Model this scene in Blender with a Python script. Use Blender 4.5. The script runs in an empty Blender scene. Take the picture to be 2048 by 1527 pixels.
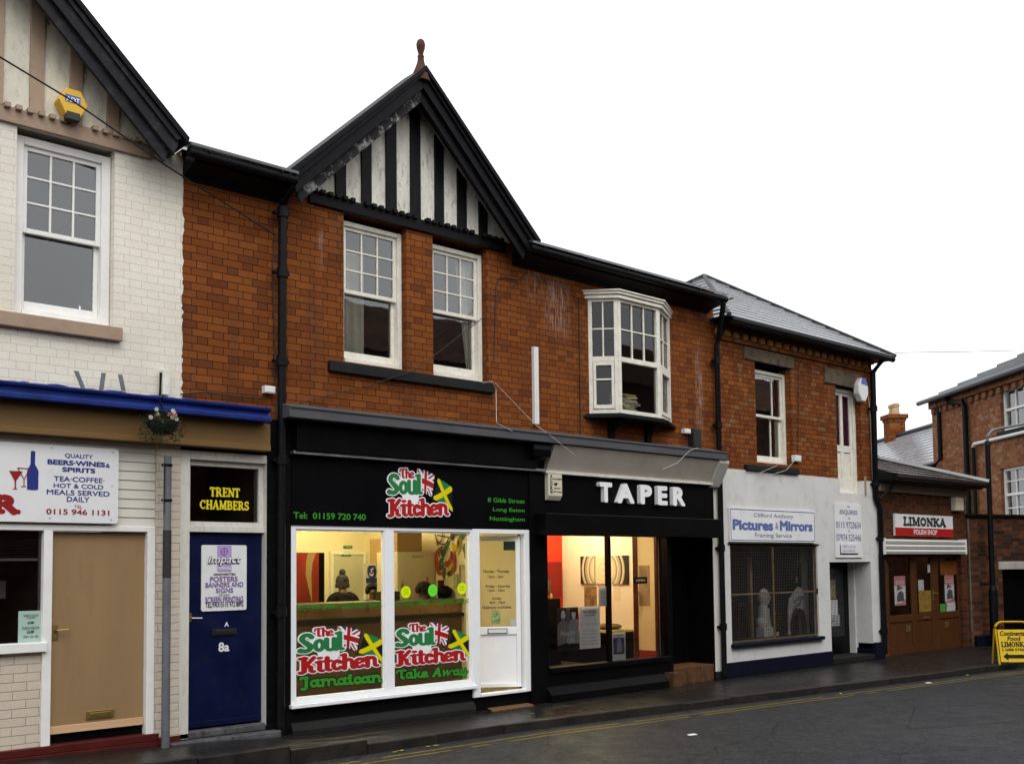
import bpy, math, random
import numpy as np
random.seed(7)
sc = bpy.context.scene
COL = sc.collection
# ------------------------------------------------------------------ camera, sky, sun, exposure
F, D, HC = 2100.0, 9.911, 1.741          # focal length in photo pixels, metres to the facade, eye height above the pavement
RT = np.array([0.74202632, -0.67027244, -0.01148014])
UP = np.array([-0.03209774, -0.05262886, 0.99809816])
FW = np.array([0.66960188, 0.74024662, 0.06056623])
cam = bpy.data.cameras.new('camera'); camo = bpy.data.objects.new('camera', cam); COL.objects.link(camo)
from mathutils import Matrix, Vector
camo.matrix_world = Matrix(((RT[0], UP[0], -FW[0], 0), (RT[1], UP[1], -FW[1], -D), (RT[2], UP[2], -FW[2], HC), (0, 0, 0, 1)))
cam.sensor_width = 36; cam.lens = F / 2048 * 36; cam.shift_y = 243.165 / 2048
cam.clip_start = 0.05; cam.clip_end = 2000
sc.camera = camo
w = bpy.data.worlds.new('World'); sc.world = w; w.use_nodes = True
nt = w.node_tree; nt.nodes.clear()
sky = nt.nodes.new('ShaderNodeTexSky'); sky.sky_type = 'NISHITA'; sky.sun_disc = False
sky.sun_elevation = math.radians(52); sky.sun_rotation = math.radians(200); sky.air_density = 1; sky.dust_density = 4
hs = nt.nodes.new('ShaderNodeHueSaturation'); hs.inputs['Saturation'].default_value = 0.12
mx = nt.nodes.new('ShaderNodeMix'); mx.data_type = 'RGBA'; mx.inputs[0].default_value = 0.65
mx.inputs[7].default_value = (9.6, 9.8, 10.1, 1)
bg = nt.nodes.new('ShaderNodeBackground'); bg.inputs['Strength'].default_value = 0.15
wo = nt.nodes.new('ShaderNodeOutputWorld')
nt.links.new(sky.outputs[0], hs.inputs['Color']); nt.links.new(hs.outputs[0], mx.inputs[6])
tcn = nt.nodes.new('ShaderNodeTexCoord'); cn = nt.nodes.new('ShaderNodeTexNoise'); cn.inputs['Scale'].default_value = 2.2; cn.inputs['Detail'].default_value = 6
cr = nt.nodes.new('ShaderNodeMapRange'); cr.inputs[1].default_value = .3; cr.inputs[2].default_value = .7; cr.inputs[3].default_value = .74; cr.inputs[4].default_value = 1.22
cm = nt.nodes.new('ShaderNodeVectorMath'); cm.operation = 'SCALE'
nt.links.new(tcn.outputs['Generated'], cn.inputs['Vector']); nt.links.new(cn.outputs[0], cr.inputs[0]); nt.links.new(cr.outputs[0], cm.inputs['Scale']); nt.links.new(mx.outputs[2], cm.inputs[0])
nt.links.new(cm.outputs[0], bg.inputs['Color']); nt.links.new(bg.outputs[0], wo.inputs['Surface'])
sun = bpy.data.lights.new('sun', 'SUN'); sun.energy = 0.6; sun.angle = math.radians(30); sun.color = (1, .97, .93)
suno = bpy.data.objects.new('sun', sun); COL.objects.link(suno)
suno.rotation_euler = (math.radians(38), 0, math.radians(-20))
sc.view_settings.view_transform = 'Standard'; sc.view_settings.look = 'None'
sc.view_settings.exposure = 0.35; sc.view_settings.gamma = 1.0
sc.cycles.max_bounces = 8; sc.cycles.transparent_max_bounces = 12
try: sc.cycles.use_denoising = True
except Exception: pass

# ------------------------------------------------------------------ measuring: photo pixels -> metres on a real plane
def Pl(px, py, fr=(0, 0, 0), yl=0.0):
    "point of the vertical plane local-y = yl of frame (ox, oy, angle) seen at a photo pixel: (local x, height)"
    d = (px - 1024) / F * RT + (1006.665 - py) / F * UP + FW
    ox, oy, a = fr; ca, sa = math.cos(a), math.sin(a)
    n = np.array([-sa, ca]); o = np.array([ox, oy]) + n * yl
    c = np.array([0, -D]); t = ((o - c) @ n) / (d[:2] @ n)
    p = c + d[:2] * t - o
    return float(p @ np.array([ca, sa])), float(HC + t * d[2])
def P(px, py, y=0.0): return Pl(px, py, (0, 0, 0), y)
def PX(px, py, X):
    "point of the plane x = X: (y, z)"
    d = (px - 1024) / F * RT + (1006.665 - py) / F * UP + FW
    t = X / d[0]; return float(-D + t * d[1]), float(HC + t * d[2])
def G(px, py, z=0.0):
    d = (px - 1024) / F * RT + (1006.665 - py) / F * UP + FW
    t = (z - HC) / d[2]; return float(t * d[0]), float(-D + t * d[1])
def Rc(a, b, c, d, y=0.0):
    "x0, x1, z0, z1 of the rectangle with top-left pixel (a, b), bottom-right pixel (c, d)"
    x0, z1 = P(a, b, y); x1, z0 = P(c, d, y); return x0, x1, z0, z1

# ------------------------------------------------------------------ mesh building
def off(o):
    v = Vector((0, 0, 0))
    while o is not None: v += o.location; o = o.parent
    return v
class MB:
    def __init__(s, fr=None): s.v = []; s.f = []; s.fr = fr
    def P(s, x, y, z):
        if s.fr:
            ox, oy, a = s.fr; c, n = math.cos(a), math.sin(a)
            x, y = ox + x * c - y * n, oy + x * n + y * c
        s.v.append((x, y, z)); return len(s.v) - 1
    def face(s, pts): s.f.append([s.P(*p) for p in pts]); return s
    def box(s, x0, x1, y0, y1, z0, z1):
        i = [s.P(x, y, z) for z in (z0, z1) for y in (y0, y1) for x in (x0, x1)]
        for q in ((0, 2, 3, 1), (4, 5, 7, 6), (0, 1, 5, 4), (2, 6, 7, 3), (0, 4, 6, 2), (1, 3, 7, 5)): s.f.append([i[k] for k in q])
        return s
    def pbox(s, a, b, c, d, y0, y1, yr=None):
        x0, x1, z0, z1 = Rc(a, b, c, d, y0 if yr is None else yr); return s.box(x0, x1, y0, y1, z0, z1)
    def prism(s, poly, y0, y1):
        n = len(poly); a = [s.P(x, y0, z) for x, z in poly]; b = [s.P(x, y1, z) for x, z in poly]
        s.f.append(a); s.f.append(b[::-1])
        for k in range(n): s.f.append([a[k], b[k], b[(k + 1) % n], a[(k + 1) % n]])
        return s
    def xprism(s, poly, x0, x1):
        "polygon in (y, z) extruded along x"
        n = len(poly); a = [s.P(x0, y, z) for y, z in poly]; b = [s.P(x1, y, z) for y, z in poly]
        s.f.append(a); s.f.append(b[::-1])
        for k in range(n): s.f.append([a[k], b[k], b[(k + 1) % n], a[(k + 1) % n]])
        return s
    def zprism(s, poly, z0, z1):
        n = len(poly); a = [s.P(x, y, z0) for x, y in poly]; b = [s.P(x, y, z1) for x, y in poly]
        s.f.append(a[::-1]); s.f.append(b)
        for k in range(n): s.f.append([a[k], a[(k + 1) % n], b[(k + 1) % n], b[k]])
        return s
    def tube(s, pts, r, n=8, r1=None):
        pts = [Vector(p) for p in pts]; rings = []; m = len(pts)
        for k, p in enumerate(pts):
            t = (pts[min(k + 1, m - 1)] - pts[max(k - 1, 0)]).normalized()
            u = t.cross(Vector((0, 0, 1)) if abs(t.z) < .9 else Vector((1, 0, 0))).normalized(); v = t.cross(u)
            rr = r if r1 is None else r + (r1 - r) * k / (m - 1)
            rings.append([s.P(*(p + rr * (math.cos(2 * math.pi * j / n) * u + math.sin(2 * math.pi * j / n) * v))) for j in range(n)])
        for a, b in zip(rings, rings[1:]):
            for j in range(n): s.f.append([a[j], a[(j + 1) % n], b[(j + 1) % n], b[j]])
        s.f.append(rings[0][::-1]); s.f.append(rings[-1]); return s
    def lathe(s, prof, cx, cy, n=16):
        rings = [[s.P(cx + r * math.cos(2 * math.pi * j / n), cy + r * math.sin(2 * math.pi * j / n), z) for j in range(n)] for r, z in prof]
        for a, b in zip(rings, rings[1:]):
            for j in range(n): s.f.append([a[j], a[(j + 1) % n], b[(j + 1) % n], b[j]])
        s.f.append(rings[0][::-1]); s.f.append(rings[-1]); return s
    def ball(s, cx, cy, cz, rx, ry, rz, n=12, m=8, jit=0):
        rings = []
        for i in range(m + 1):
            t = math.pi * i / m; k = max(math.sin(t), .02)
            rings.append([s.P(cx + rx * k * math.cos(2 * math.pi * j / n) * (1 + random.uniform(-jit, jit)), cy + ry * k * math.sin(2 * math.pi * j / n) * (1 + random.uniform(-jit, jit)), cz + rz * math.cos(t)) for j in range(n)])
        for a, b in zip(rings, rings[1:]):
            for j in range(n): s.f.append([a[j], a[(j + 1) % n], b[(j + 1) % n], b[j]])
        s.f.append(rings[0]); s.f.append(rings[-1][::-1]); return s
    def disc(s, cx, cz, r, y, n=24, rz=None):
        rz = rz or r; s.face([(cx + r * math.cos(2 * math.pi * j / n), y, cz + rz * math.sin(2 * math.pi * j / n)) for j in range(n)]); return s
    def wall(s, x0, x1, z0, z1, holes, y0, y1):
        "slab with rectangular openings, one closed skin"
        xs = sorted({x0, x1, *[min(max(h[k], x0), x1) for h in holes for k in (0, 1)]})
        zs = sorted({z0, z1, *[min(max(h[k], z0), z1) for h in holes for k in (2, 3)]})
        full = lambda i, j: 0 <= i < len(xs) - 1 and 0 <= j < len(zs) - 1 and not any(h[0] - 1e-6 < (xs[i] + xs[i + 1]) / 2 < h[1] and h[2] < (zs[j] + zs[j + 1]) / 2 < h[3] for h in holes)
        for i in range(len(xs) - 1):
            for j in range(len(zs) - 1):
                if not full(i, j): continue
                a, b, c, d = xs[i], xs[i + 1], zs[j], zs[j + 1]
                s.face([(a, y0, c), (b, y0, c), (b, y0, d), (a, y0, d)]); s.face([(a, y1, c), (a, y1, d), (b, y1, d), (b, y1, c)])
                if not full(i - 1, j): s.face([(a, y0, c), (a, y0, d), (a, y1, d), (a, y1, c)])
                if not full(i + 1, j): s.face([(b, y0, c), (b, y1, c), (b, y1, d), (b, y0, d)])
                if not full(i, j - 1): s.face([(a, y0, c), (a, y1, c), (b, y1, c), (b, y0, c)])
                if not full(i, j + 1): s.face([(a, y0, d), (b, y0, d), (b, y1, d), (a, y1, d)])
        return s
    def add2d(s, vs, fs, fx):
        b = len(s.v)
        for p in vs: s.P(*fx(p[0], p[1]))
        s.f += [[b + i for i in q] for q in fs]; return s
    def text(s, body, box, y, bold=0.0, shear=0.0, thick=0):
        vs, fs = text2d(body, bold, shear)
        x0, x1, z0, z1 = box
        a = vs.min(0); b = vs.max(0); k = (b - a); k[k == 0] = 1
        fx = lambda u, v: (x0 + (u - a[0]) / k[0] * (x1 - x0), y, z0 + (v - a[1]) / k[1] * (z1 - z0))
        s.add2d(vs, fs, fx)
        if thick:
            from collections import Counter
            ed = Counter()
            for q in fs:
                for i in range(len(q)): ed[(q[i], q[(i + 1) % len(q)])] += 1
            for (i, j), c in list(ed.items()):
                if (j, i) not in ed:
                    p, q = fx(*vs[i]), fx(*vs[j])
                    s.face([p, q, (q[0], y + thick, q[2]), (p[0], y + thick, p[2])])
        return s
    def ptext(s, body, a, b, c, d, y, bold=0.0, shear=0.0, thick=0): return s.text(body, Rc(a, b, c, d, y), y, bold, shear, thick)
    def build(s, name, mat, parent=None, smooth=False, bevel=0, loc=None):
        me = bpy.data.meshes.new(name)
        o = bpy.data.objects.new(name, me); COL.objects.link(o)
        if parent is not None: o.parent = parent; k = off(parent)
        elif loc is not None: o.location = loc; k = Vector(loc)
        else: k = Vector((0, 0, 0))
        me.from_pydata([(v[0] - k[0], v[1] - k[1], v[2] - k[2]) for v in s.v], [], s.f)
        me.materials.append(mat)
        if smooth:
            me.polygons.foreach_set('use_smooth', [True] * len(me.polygons))
            try: me.set_sharp_from_angle(angle=math.radians(40))
            except Exception: pass
        me.update()
        if bevel:
            b = o.modifiers.new('bevel', 'BEVEL'); b.width = bevel; b.segments = 2; b.limit_method = 'ANGLE'
        return o
def tag(o, label, cat=None, group=None, kind=None):
    if label: o['label'] = label
    if cat: o['category'] = cat; o['kind'] = 'thing'
    if group: o['group'] = group
    if kind: o['kind'] = kind
    return o
def thing(name, label, cat, loc, group=None):
    o = bpy.data.objects.new(name, None); COL.objects.link(o); o.location = loc; o.empty_display_size = .1
    return tag(o, label, cat, group)
def solo(mb, name, mat, label, cat, group=None, smooth=False, bevel=0):
    a = np.array(mb.v); lo = a.min(0); hi = a.max(0)
    return tag(mb.build(name, mat, None, smooth, bevel, loc=((lo[0] + hi[0]) / 2, (lo[1] + hi[1]) / 2, lo[2])), label, cat, group)
_tc = {}
def text2d(body, bold, shear):
    k = (body, bold, shear)
    if k in _tc: return _tc[k]
    cu = bpy.data.curves.new('letters', 'FONT'); cu.body = body; cu.shear = shear; cu.resolution_u = 4
    o = bpy.data.objects.new('letters', cu); COL.objects.link(o)
    dg = bpy.context.evaluated_depsgraph_get(); dg.update()
    me = o.evaluated_get(dg).to_mesh()
    vs = np.array([(v.co.x, v.co.y) for v in me.vertices]); fs = [list(p.vertices) for p in me.polygons]
    o.evaluated_get(dg).to_mesh_clear(); bpy.data.objects.remove(o); bpy.data.curves.remove(cu)
    if bold: vs, fs = embolden(vs, fs, bold); vs = np.array(vs)
    _tc[k] = (vs, fs); return vs, fs
def embolden(vs, fs, grow, res=.022):
    "thicken letter outlines through a signed distance field"
    es = set()
    for q in fs:
        for i in range(len(q)): es.add((q[i], q[(i + 1) % len(q)]))
    ed = [(vs[a], vs[b]) for a, b in es if (b, a) not in es]
    lo = vs.min(0) - grow - 2 * res; hi = vs.max(0) + grow + 2 * res
    nx, nz = int((hi[0] - lo[0]) / res) + 2, int((hi[1] - lo[1]) / res) + 2
    gx, gz = lo[0] + np.arange(nx) * res, lo[1] + np.arange(nz) * res + 1.3e-5
    ins = np.zeros((nz, nx), bool); d = np.full((nz, nx), 1e3); pad = grow + 3 * res
    for a, b in ed:
        y0, y1 = min(a[1], b[1]), max(a[1], b[1])
        for j in range(max(0, int((y0 - lo[1]) / res)), min(nz, int((y1 - lo[1]) / res) + 2)):
            if y0 <= gz[j] < y1: ins[j, gx >= a[0] + (gz[j] - a[1]) / (b[1] - a[1]) * (b[0] - a[0])] ^= True
        i0, i1 = max(0, int((min(a[0], b[0]) - pad - lo[0]) / res)), min(nx, int((max(a[0], b[0]) + pad - lo[0]) / res) + 1)
        j0, j1 = max(0, int((y0 - pad - lo[1]) / res)), min(nz, int((y1 + pad - lo[1]) / res) + 1)
        X, Z = np.meshgrid(gx[i0:i1], gz[j0:j1]); e = b - a; t = np.clip(((X - a[0]) * e[0] + (Z - a[1]) * e[1]) / (e @ e + 1e-12), 0, 1)
        d[j0:j1, i0:i1] = np.minimum(d[j0:j1, i0:i1], np.hypot(X - a[0] - t * e[0], Z - a[1] - t * e[1]))
    return march(np.where(ins, -d, d) - grow, lo[0], lo[1], res)
# drawn letters: thick strokes -> distance field -> contour
def arc(cx, cy, rx, ry, a0, a1, n=10):
    return [(cx + rx * math.cos(math.radians(a0 + (a1 - a0) * i / n)), cy + ry * math.sin(math.radians(a0 + (a1 - a0) * i / n))) for i in range(n + 1)]
_sl = .115
SCRIPT = {   # heavy slab script, cap height 1, x height .68
 'T': (.62, [([(.02, .66), (.02, .84), (.1, .92), (.6, .92)], .085), ([(.32, .9), (.32, .2)], .115), (arc(.42, .2, .1, .13, 180, 300), .095)]),
 'h': (.56, [([(.0, .93), (.12, .93)], .075), ([(.14, .94), (.14, .07)], .11), (arc(.3, .42, .15, .2, 150, 0) + [(.45, .16)], .1), (arc(.53, .16, .08, .1, 180, 290), .08)]),
 'e': (.5, [(arc(.25, .34, .17, .27, 20, 320), .09), ([(.42, .43), (.12, .29)], .07), ([(.38, .13), (.5, .1)], .07)]),
 'S': (.66, [(arc(.34, .74, .2, .19, 20, 200) + [(.3, .5)], .115), ([(.3, .52), (.44, .36)], .13), (arc(.28, .28, .21, .2, 40, -110), .115), (arc(.1, .12, .06, .05, 90, 300, 6), .09)]),
 'o': (.5, [(arc(.24, .34, .16, .26, 0, 360, 18), .095), ([(.36, .5), (.46, .44), (.52, .5)], .06)]),
 'u': (.56, [([(.1, .64), (.1, .2)], .105), (arc(.26, .2, .16, .14, 180, 330), .09), ([(.42, .64), (.42, .14)], .105), (arc(.51, .14, .09, .09, 180, 290), .08)]),
 'l': (.34, [([(.0, .93), (.12, .93)], .07), ([(.14, .94), (.14, .16)], .11), (arc(.24, .16, .1, .1, 180, 290), .085)]),
 'K': (.72, [([(.02, .92), (.3, .92)], .08), ([(.2, .92), (.2, .12)], .12), (arc(.1, .12, .1, .09, 0, -140), .085), ([(.3, .5), (.58, .93)], .1), ([(.3, .5), (.46, .3)], .1), ([(.46, .36), (.46, .16)], .105), (arc(.56, .16, .1, .1, 180, 290), .085)]),
 'i': (.34, [([(.0, .62), (.12, .62)], .07), ([(.14, .63), (.14, .16)], .11), (arc(.24, .16, .1, .1, 180, 290), .085), ([(.09, .87), (.2, .87)], .075)]),
 't': (.36, [([(.0, .64), (.32, .64)], .07), ([(.15, .84), (.15, .16)], .11), (arc(.25, .16, .1, .1, 180, 290), .085)]),
 'c': (.46, [(arc(.25, .34, .16, .26, 35, 320), .1), ([(.35, .13), (.48, .1)], .07), (arc(.33, .52, .05, .05, 0, 360, 6), .06)]),
 'n': (.58, [([(.0, .62), (.1, .62)], .07), ([(.14, .63), (.14, .07)], .11), (arc(.3, .42, .15, .2, 150, 0) + [(.45, .16)], .1), (arc(.54, .16, .09, .1, 180, 290), .085)]),
 'm': (.88, [([(.0, .62), (.1, .62)], .07), ([(.14, .63), (.14, .07)], .1), (arc(.28, .42, .14, .2, 150, 0) + [(.42, .07)], .09), (arc(.58, .42, .15, .2, 150, 0) + [(.73, .16)], .09), (arc(.82, .16, .09, .1, 180, 290), .085)]),
 'a': (.58, [(arc(.23, .34, .15, .26, 0, 360, 16), .085), ([(.41, .63), (.41, .16)], .1), (arc(.51, .16, .1, .1, 180, 290), .085)]),
 'J': (.5, [([(.02, .92), (.36, .92)], .085), ([(.3, .92), (.3, .0)], .12), (arc(.16, .0, .14, .14, 0, -130), .09), ([(.02, .92), (.02, .76)], .07)]),
 'k': (.58, [([(.0, .93), (.1, .93)], .07), ([(.14, .94), (.14, .07)], .105), ([(.24, .34), (.42, .62)], .085), ([(.24, .36), (.42, .12), (.54, .08)], .09)]),
 'A': (.72, [([(.08, .1), (.36, .92)], .1), ([(.4, .92), (.48, .1)], .12), ([(.2, .34), (.44, .34)], .07), ([(.0, .09), (.14, .09)], .07), ([(.42, .09), (.58, .09)], .07)]),
 'w': (.8, [([(.1, .64), (.12, .1)], .095), ([(.12, .1), (.34, .6)], .07), ([(.36, .64), (.4, .1)], .095), ([(.4, .1), (.64, .6)], .07), ([(.64, .62), (.74, .56)], .06)]),
 'y': (.58, [([(.1, .64), (.1, .26)], .1), (arc(.25, .26, .15, .16, 180, 330), .085), ([(.4, .64), (.4, .02)], .1), (arc(.26, .02, .14, .14, 0, -140), .085), ([(.4, .2), (.54, .3)], .05)]),
 ' ': (.4, []),
}
def _ser(x, y, w=.13): return ([(x - w, y), (x + w, y)], .035)
SLAB = {  # upright slab capitals
 'L': (.6, [([(.17, .96), (.17, .04)], .085), _ser(.17, .96), ([(.03, .04), (.54, .04)], .04), ([(.54, .04), (.54, .25)], .035)]),
 'I': (.36, [([(.17, .96), (.17, .04)], .085), _ser(.17, .96), _ser(.17, .04)]),
 'M': (.92, [([(.16, .96), (.16, .04)], .05), ([(.2, .96), (.44, .1)], .075), ([(.44, .1), (.7, .96)], .045), ([(.74, .96), (.74, .04)], .085), _ser(.16, .04, .1), _ser(.74, .04), _ser(.14, .96, .08), _ser(.76, .96, .1)]),
 'O': (.74, [(arc(.35, .5, .25, .44, 0, 360, 24), .06), ([(.1, .35), (.1, .65)], .08), ([(.6, .35), (.6, .65)], .08)]),
 'N': (.76, [([(.14, .96), (.14, .04)], .05), ([(.16, .92), (.58, .08)], .085), ([(.62, .96), (.62, .04)], .05), _ser(.14, .04, .1), _ser(.62, .96, .11), _ser(.12, .96, .1)]),
 'K': (.76, [([(.17, .96), (.17, .04)], .085), _ser(.17, .96), _ser(.17, .04), ([(.22, .42), (.6, .94)], .05), ([(.34, .56), (.62, .06)], .085), _ser(.62, .04, .1), _ser(.6, .96, .1)]),
 'A': (.76, [([(.1, .04), (.36, .96)], .045), ([(.38, .96), (.62, .04)], .09), ([(.2, .32), (.54, .32)], .045), _ser(.1, .04, .1), _ser(.62, .04)]),
 'T': (.64, [([(.3, .96), (.3, .04)], .085), ([(.03, .95), (.57, .95)], .045), ([(.03, .95), (.03, .76)], .035), ([(.57, .95), (.57, .76)], .035), _ser(.3, .04)]),
 'R': (.76, [([(.17, .96), (.17, .04)], .085), _ser(.17, .04), ([(.04, .96), (.36, .96)], .035), (arc(.34, .73, .18, .22, 90, -90), .06), ([(.17, .51), (.36, .51)], .04), ([(.38, .5), (.6, .05)], .085), _ser(.64, .04, .08)]),
 'E': (.62, [([(.17, .96), (.17, .04)], .085), ([(.04, .96), (.52, .96)], .04), ([(.17, .5), (.42, .5)], .04), ([(.04, .04), (.54, .04)], .04), ([(.54, .04), (.54, .24)], .035), ([(.52, .96), (.52, .78)], .035), ([(.42, .4), (.42, .6)], .03)]),
 'C': (.7, [(arc(.36, .5, .26, .44, 45, 315, 20), .06), ([(.1, .35), (.1, .65)], .08), ([(.56, .68), (.56, .94)], .035)]),
 'H': (.76, [([(.16, .96), (.16, .04)], .085), ([(.6, .96), (.6, .04)], .085), ([(.16, .5), (.6, .5)], .045), _ser(.16, .96), _ser(.16, .04), _ser(.6, .96), _ser(.6, .04)]),
 'B': (.7, [([(.17, .96), (.17, .04)], .085), ([(.04, .96), (.36, .96)], .035), ([(.04, .04), (.38, .04)], .035), (arc(.34, .74, .17, .21, 90, -90), .065), (arc(.36, .28, .21, .24, 90, -90), .065), ([(.17, .52), (.36, .52)], .04)]),
 'S': (.58, [(arc(.28, .73, .19, .21, 30, 240), .065), ([(.18, .56), (.4, .44)], .085), (arc(.28, .26, .2, .21, 60, -150), .065), ([(.47, .72), (.47, .94)], .03), ([(.07, .28), (.07, .06)], .03)]),
 ' ': (.35, []),
}
def strokes(word, font, tight=0.0):
    x = 0; segs = []
    for ch in word:
        adv, st = font[ch]
        for pl, hw in st:
            for a, b in zip(pl, pl[1:]): segs.append((a[0] + x, a[1], b[0] + x, b[1], hw))
        x += adv - tight
    return np.array(segs)
def fitsegs(segs, box, keep=True):
    "scale strokes into box (x0, x1, z0, z1)"
    hw = segs[:, 4]; lo = np.array([min((segs[:, 0] - hw).min(), (segs[:, 2] - hw).min()), min((segs[:, 1] - hw).min(), (segs[:, 3] - hw).min())])
    hi = np.array([max((segs[:, 0] + hw).max(), (segs[:, 2] + hw).max()), max((segs[:, 1] + hw).max(), (segs[:, 3] + hw).max())])
    x0, x1, z0, z1 = box; kx, kz = (x1 - x0) / (hi[0] - lo[0]), (z1 - z0) / (hi[1] - lo[1])
    s = segs.copy(); s[:, [0, 2]] = x0 + (s[:, [0, 2]] - lo[0]) * kx; s[:, [1, 3]] = z0 + (s[:, [1, 3]] - lo[1]) * kz
    s[:, 4] *= math.sqrt(kx * kz); return s
def contour(segs, res, grow=0.0, clip=None):
    "filled outline of a set of strokes as (verts, faces) in 2D"
    g = segs[:, 4].max() + grow + 2 * res
    x0, x1 = segs[:, [0, 2]].min() - g, segs[:, [0, 2]].max() + g; z0, z1 = segs[:, [1, 3]].min() - g, segs[:, [1, 3]].max() + g
    nx, nz = int((x1 - x0) / res) + 2, int((z1 - z0) / res) + 2
    X, Z = np.meshgrid(x0 + np.arange(nx) * res, z0 + np.arange(nz) * res)
    d = np.full(X.shape, 1e9)
    for ax, az, bx, bz, hw in segs:
        ex, ez = bx - ax, bz - az; L = ex * ex + ez * ez + 1e-12
        i0, i1 = max(0, int((min(ax, bx) - hw - grow - x0) / res) - 2), min(nx, int((max(ax, bx) + hw + grow - x0) / res) + 3)
        j0, j1 = max(0, int((min(az, bz) - hw - grow - z0) / res) - 2), min(nz, int((max(az, bz) + hw + grow - z0) / res) + 3)
        xx, zz = X[j0:j1, i0:i1], Z[j0:j1, i0:i1]
        t = np.clip(((xx - ax) * ex + (zz - az) * ez) / L, 0, 1)
        d[j0:j1, i0:i1] = np.minimum(d[j0:j1, i0:i1], np.hypot(xx - ax - t * ex, zz - az - t * ez) - hw - grow)
    return march(d, x0, z0, res)
def march(d, x0, z0, res):
    nz, nx = d.shape
    vs = []; fs = []; cache = {}
    def gv(i, j):
        k = ('g', i, j)
        if k not in cache: cache[k] = len(vs); vs.append((x0 + i * res, z0 + j * res))
        return cache[k]
    def ev(i, j, i2, j2):
        if (i2, j2) < (i, j): i, j, i2, j2 = i2, j2, i, j
        k = (i, j, i2, j2)
        if k not in cache:
            a, b = d[j, i], d[j2, i2]; t = a / (a - b); cache[k] = len(vs); vs.append((x0 + (i + t * (i2 - i)) * res, z0 + (j + t * (j2 - j)) * res))
        return cache[k]
    ins = d < 0
    for j in range(nz - 1):
        run = None
        row = ins[j] | ins[j + 1]
        if not row.any(): continue
        for i in range(nx):
            c = [(i, j), (i + 1, j), (i + 1, j + 1), (i, j + 1)] if i < nx - 1 else None
            k = [bool(ins[q, p]) for p, q in c] if c else [False] * 4
            if all(k):
                if run is None: run = i
                continue
            if run is not None: fs.append([gv(run, j), gv(i, j), gv(i, j + 1), gv(run, j + 1)]); run = None
            if c and any(k):
                poly = []
                for m in range(4):
                    p, q = c[m], c[(m + 1) % 4]
                    if k[m]: poly.append(gv(*p))
                    if k[m] != k[(m + 1) % 4]: poly.append(ev(*p, *q))
                if len(poly) > 2: fs.append(poly)
    return vs, fs

# ------------------------------------------------------------------ materials
class NT:
    def __init__(s, name):
        s.m = bpy.data.materials.new(name); s.m.use_nodes = True; s.t = s.m.node_tree; s.t.nodes.clear()
        s.out = s.t.nodes.new('ShaderNodeOutputMaterial')
    def n(s, typ, ins=None, **kw):
        nd = s.t.nodes.new(typ)
        for k, v in kw.items(): setattr(nd, k, v)
        for k, v in (ins or {}).items(): s.set(nd.inputs[k], v)
        return nd
    def set(s, sock, v):
        if isinstance(v, bpy.types.NodeSocket): s.t.links.new(v, sock)
        else:
            if hasattr(sock, 'default_value') and isinstance(v, tuple) and len(v) == 3 and sock.type == 'RGBA': v = (*v, 1)
            sock.default_value = v
    def ma(s, op, a, b=0.0, c=0.0):
        nd = s.t.nodes.new('ShaderNodeMath'); nd.operation = op
        for i, v in enumerate((a, b, c)): s.set(nd.inputs[i], v)
        return nd.outputs[0]
    def mix(s, f, a, b, mode='MIX'):
        nd = s.t.nodes.new('ShaderNodeMix'); nd.data_type = 'RGBA'; nd.blend_type = mode
        s.set(nd.inputs[0], f); s.set(nd.inputs[6], a); s.set(nd.inputs[7], b); return nd.outputs[2]
    def rng(s, v, a, b, c=0.0, d=1.0):
        nd = s.t.nodes.new('ShaderNodeMapRange'); s.set(nd.inputs[0], v)
        for i, q in enumerate((a, b, c, d)): s.set(nd.inputs[i + 1], q)
        return nd.outputs[0]
    def noise(s, vec, scale, detail=3.0, rough=.55):
        nd = s.n('ShaderNodeTexNoise', {'Scale': scale, 'Detail': detail, 'Roughness': rough})
        if vec is not None: s.set(nd.inputs['Vector'], vec)
        return nd.outputs[0]
    def pos(s): return s.n('ShaderNodeNewGeometry').outputs['Position']
    def bsdf(s, **ins):
        nd = s.t.nodes.new('ShaderNodeBsdfPrincipled')
        for k, v in ins.items(): s.set(nd.inputs[k.replace('_', ' ')], v)
        s.t.links.new(nd.outputs[0], s.out.inputs[0]); return nd
    def bump(s, h, strength=.5, dist=.01):
        nd = s.n('ShaderNodeBump', {'Strength': strength, 'Distance': dist, 'Height': h}); return nd.outputs[0]
def mat(name, col, rough=.6, var=.12, scale=5.0, bump=.15, bs=60.0, metal=0.0, spec=.22, dirt=None, dirtamt=.0, stretch=None, coat=0.0):
    t = NT(name); p = t.pos()
    if stretch: p2 = t.n('ShaderNodeVectorMath', {0: p, 1: stretch}, operation='MULTIPLY').outputs[0]
    else: p2 = p
    n1 = t.noise(p2, scale, 5.0, .6)
    c = t.mix(t.rng(n1, .3, .7, 0, 1), tuple(x * (1 - var) for x in col), tuple(min(1, x * (1 + var)) for x in col))
    if dirt:
        n2 = t.noise(p2, scale * 2.7, 6.0, .7); c = t.mix(t.ma('MULTIPLY', t.rng(n2, .52, .68), dirtamt), c, dirt)
    n3 = t.noise(p, bs, 3.0, .6)
    kw = dict(Base_Color=c, Roughness=t.rng(n1, .25, .75, max(.02, rough - .08), min(1, rough + .08)), Metallic=metal, Normal=t.bump(n3, bump, .004))
    b = t.bsdf(**kw); b.inputs['Specular IOR Level'].default_value = spec
    if coat: b.inputs['Coat Weight'].default_value = coat; b.inputs['Coat Roughness'].default_value = .12
    return t.m
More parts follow.
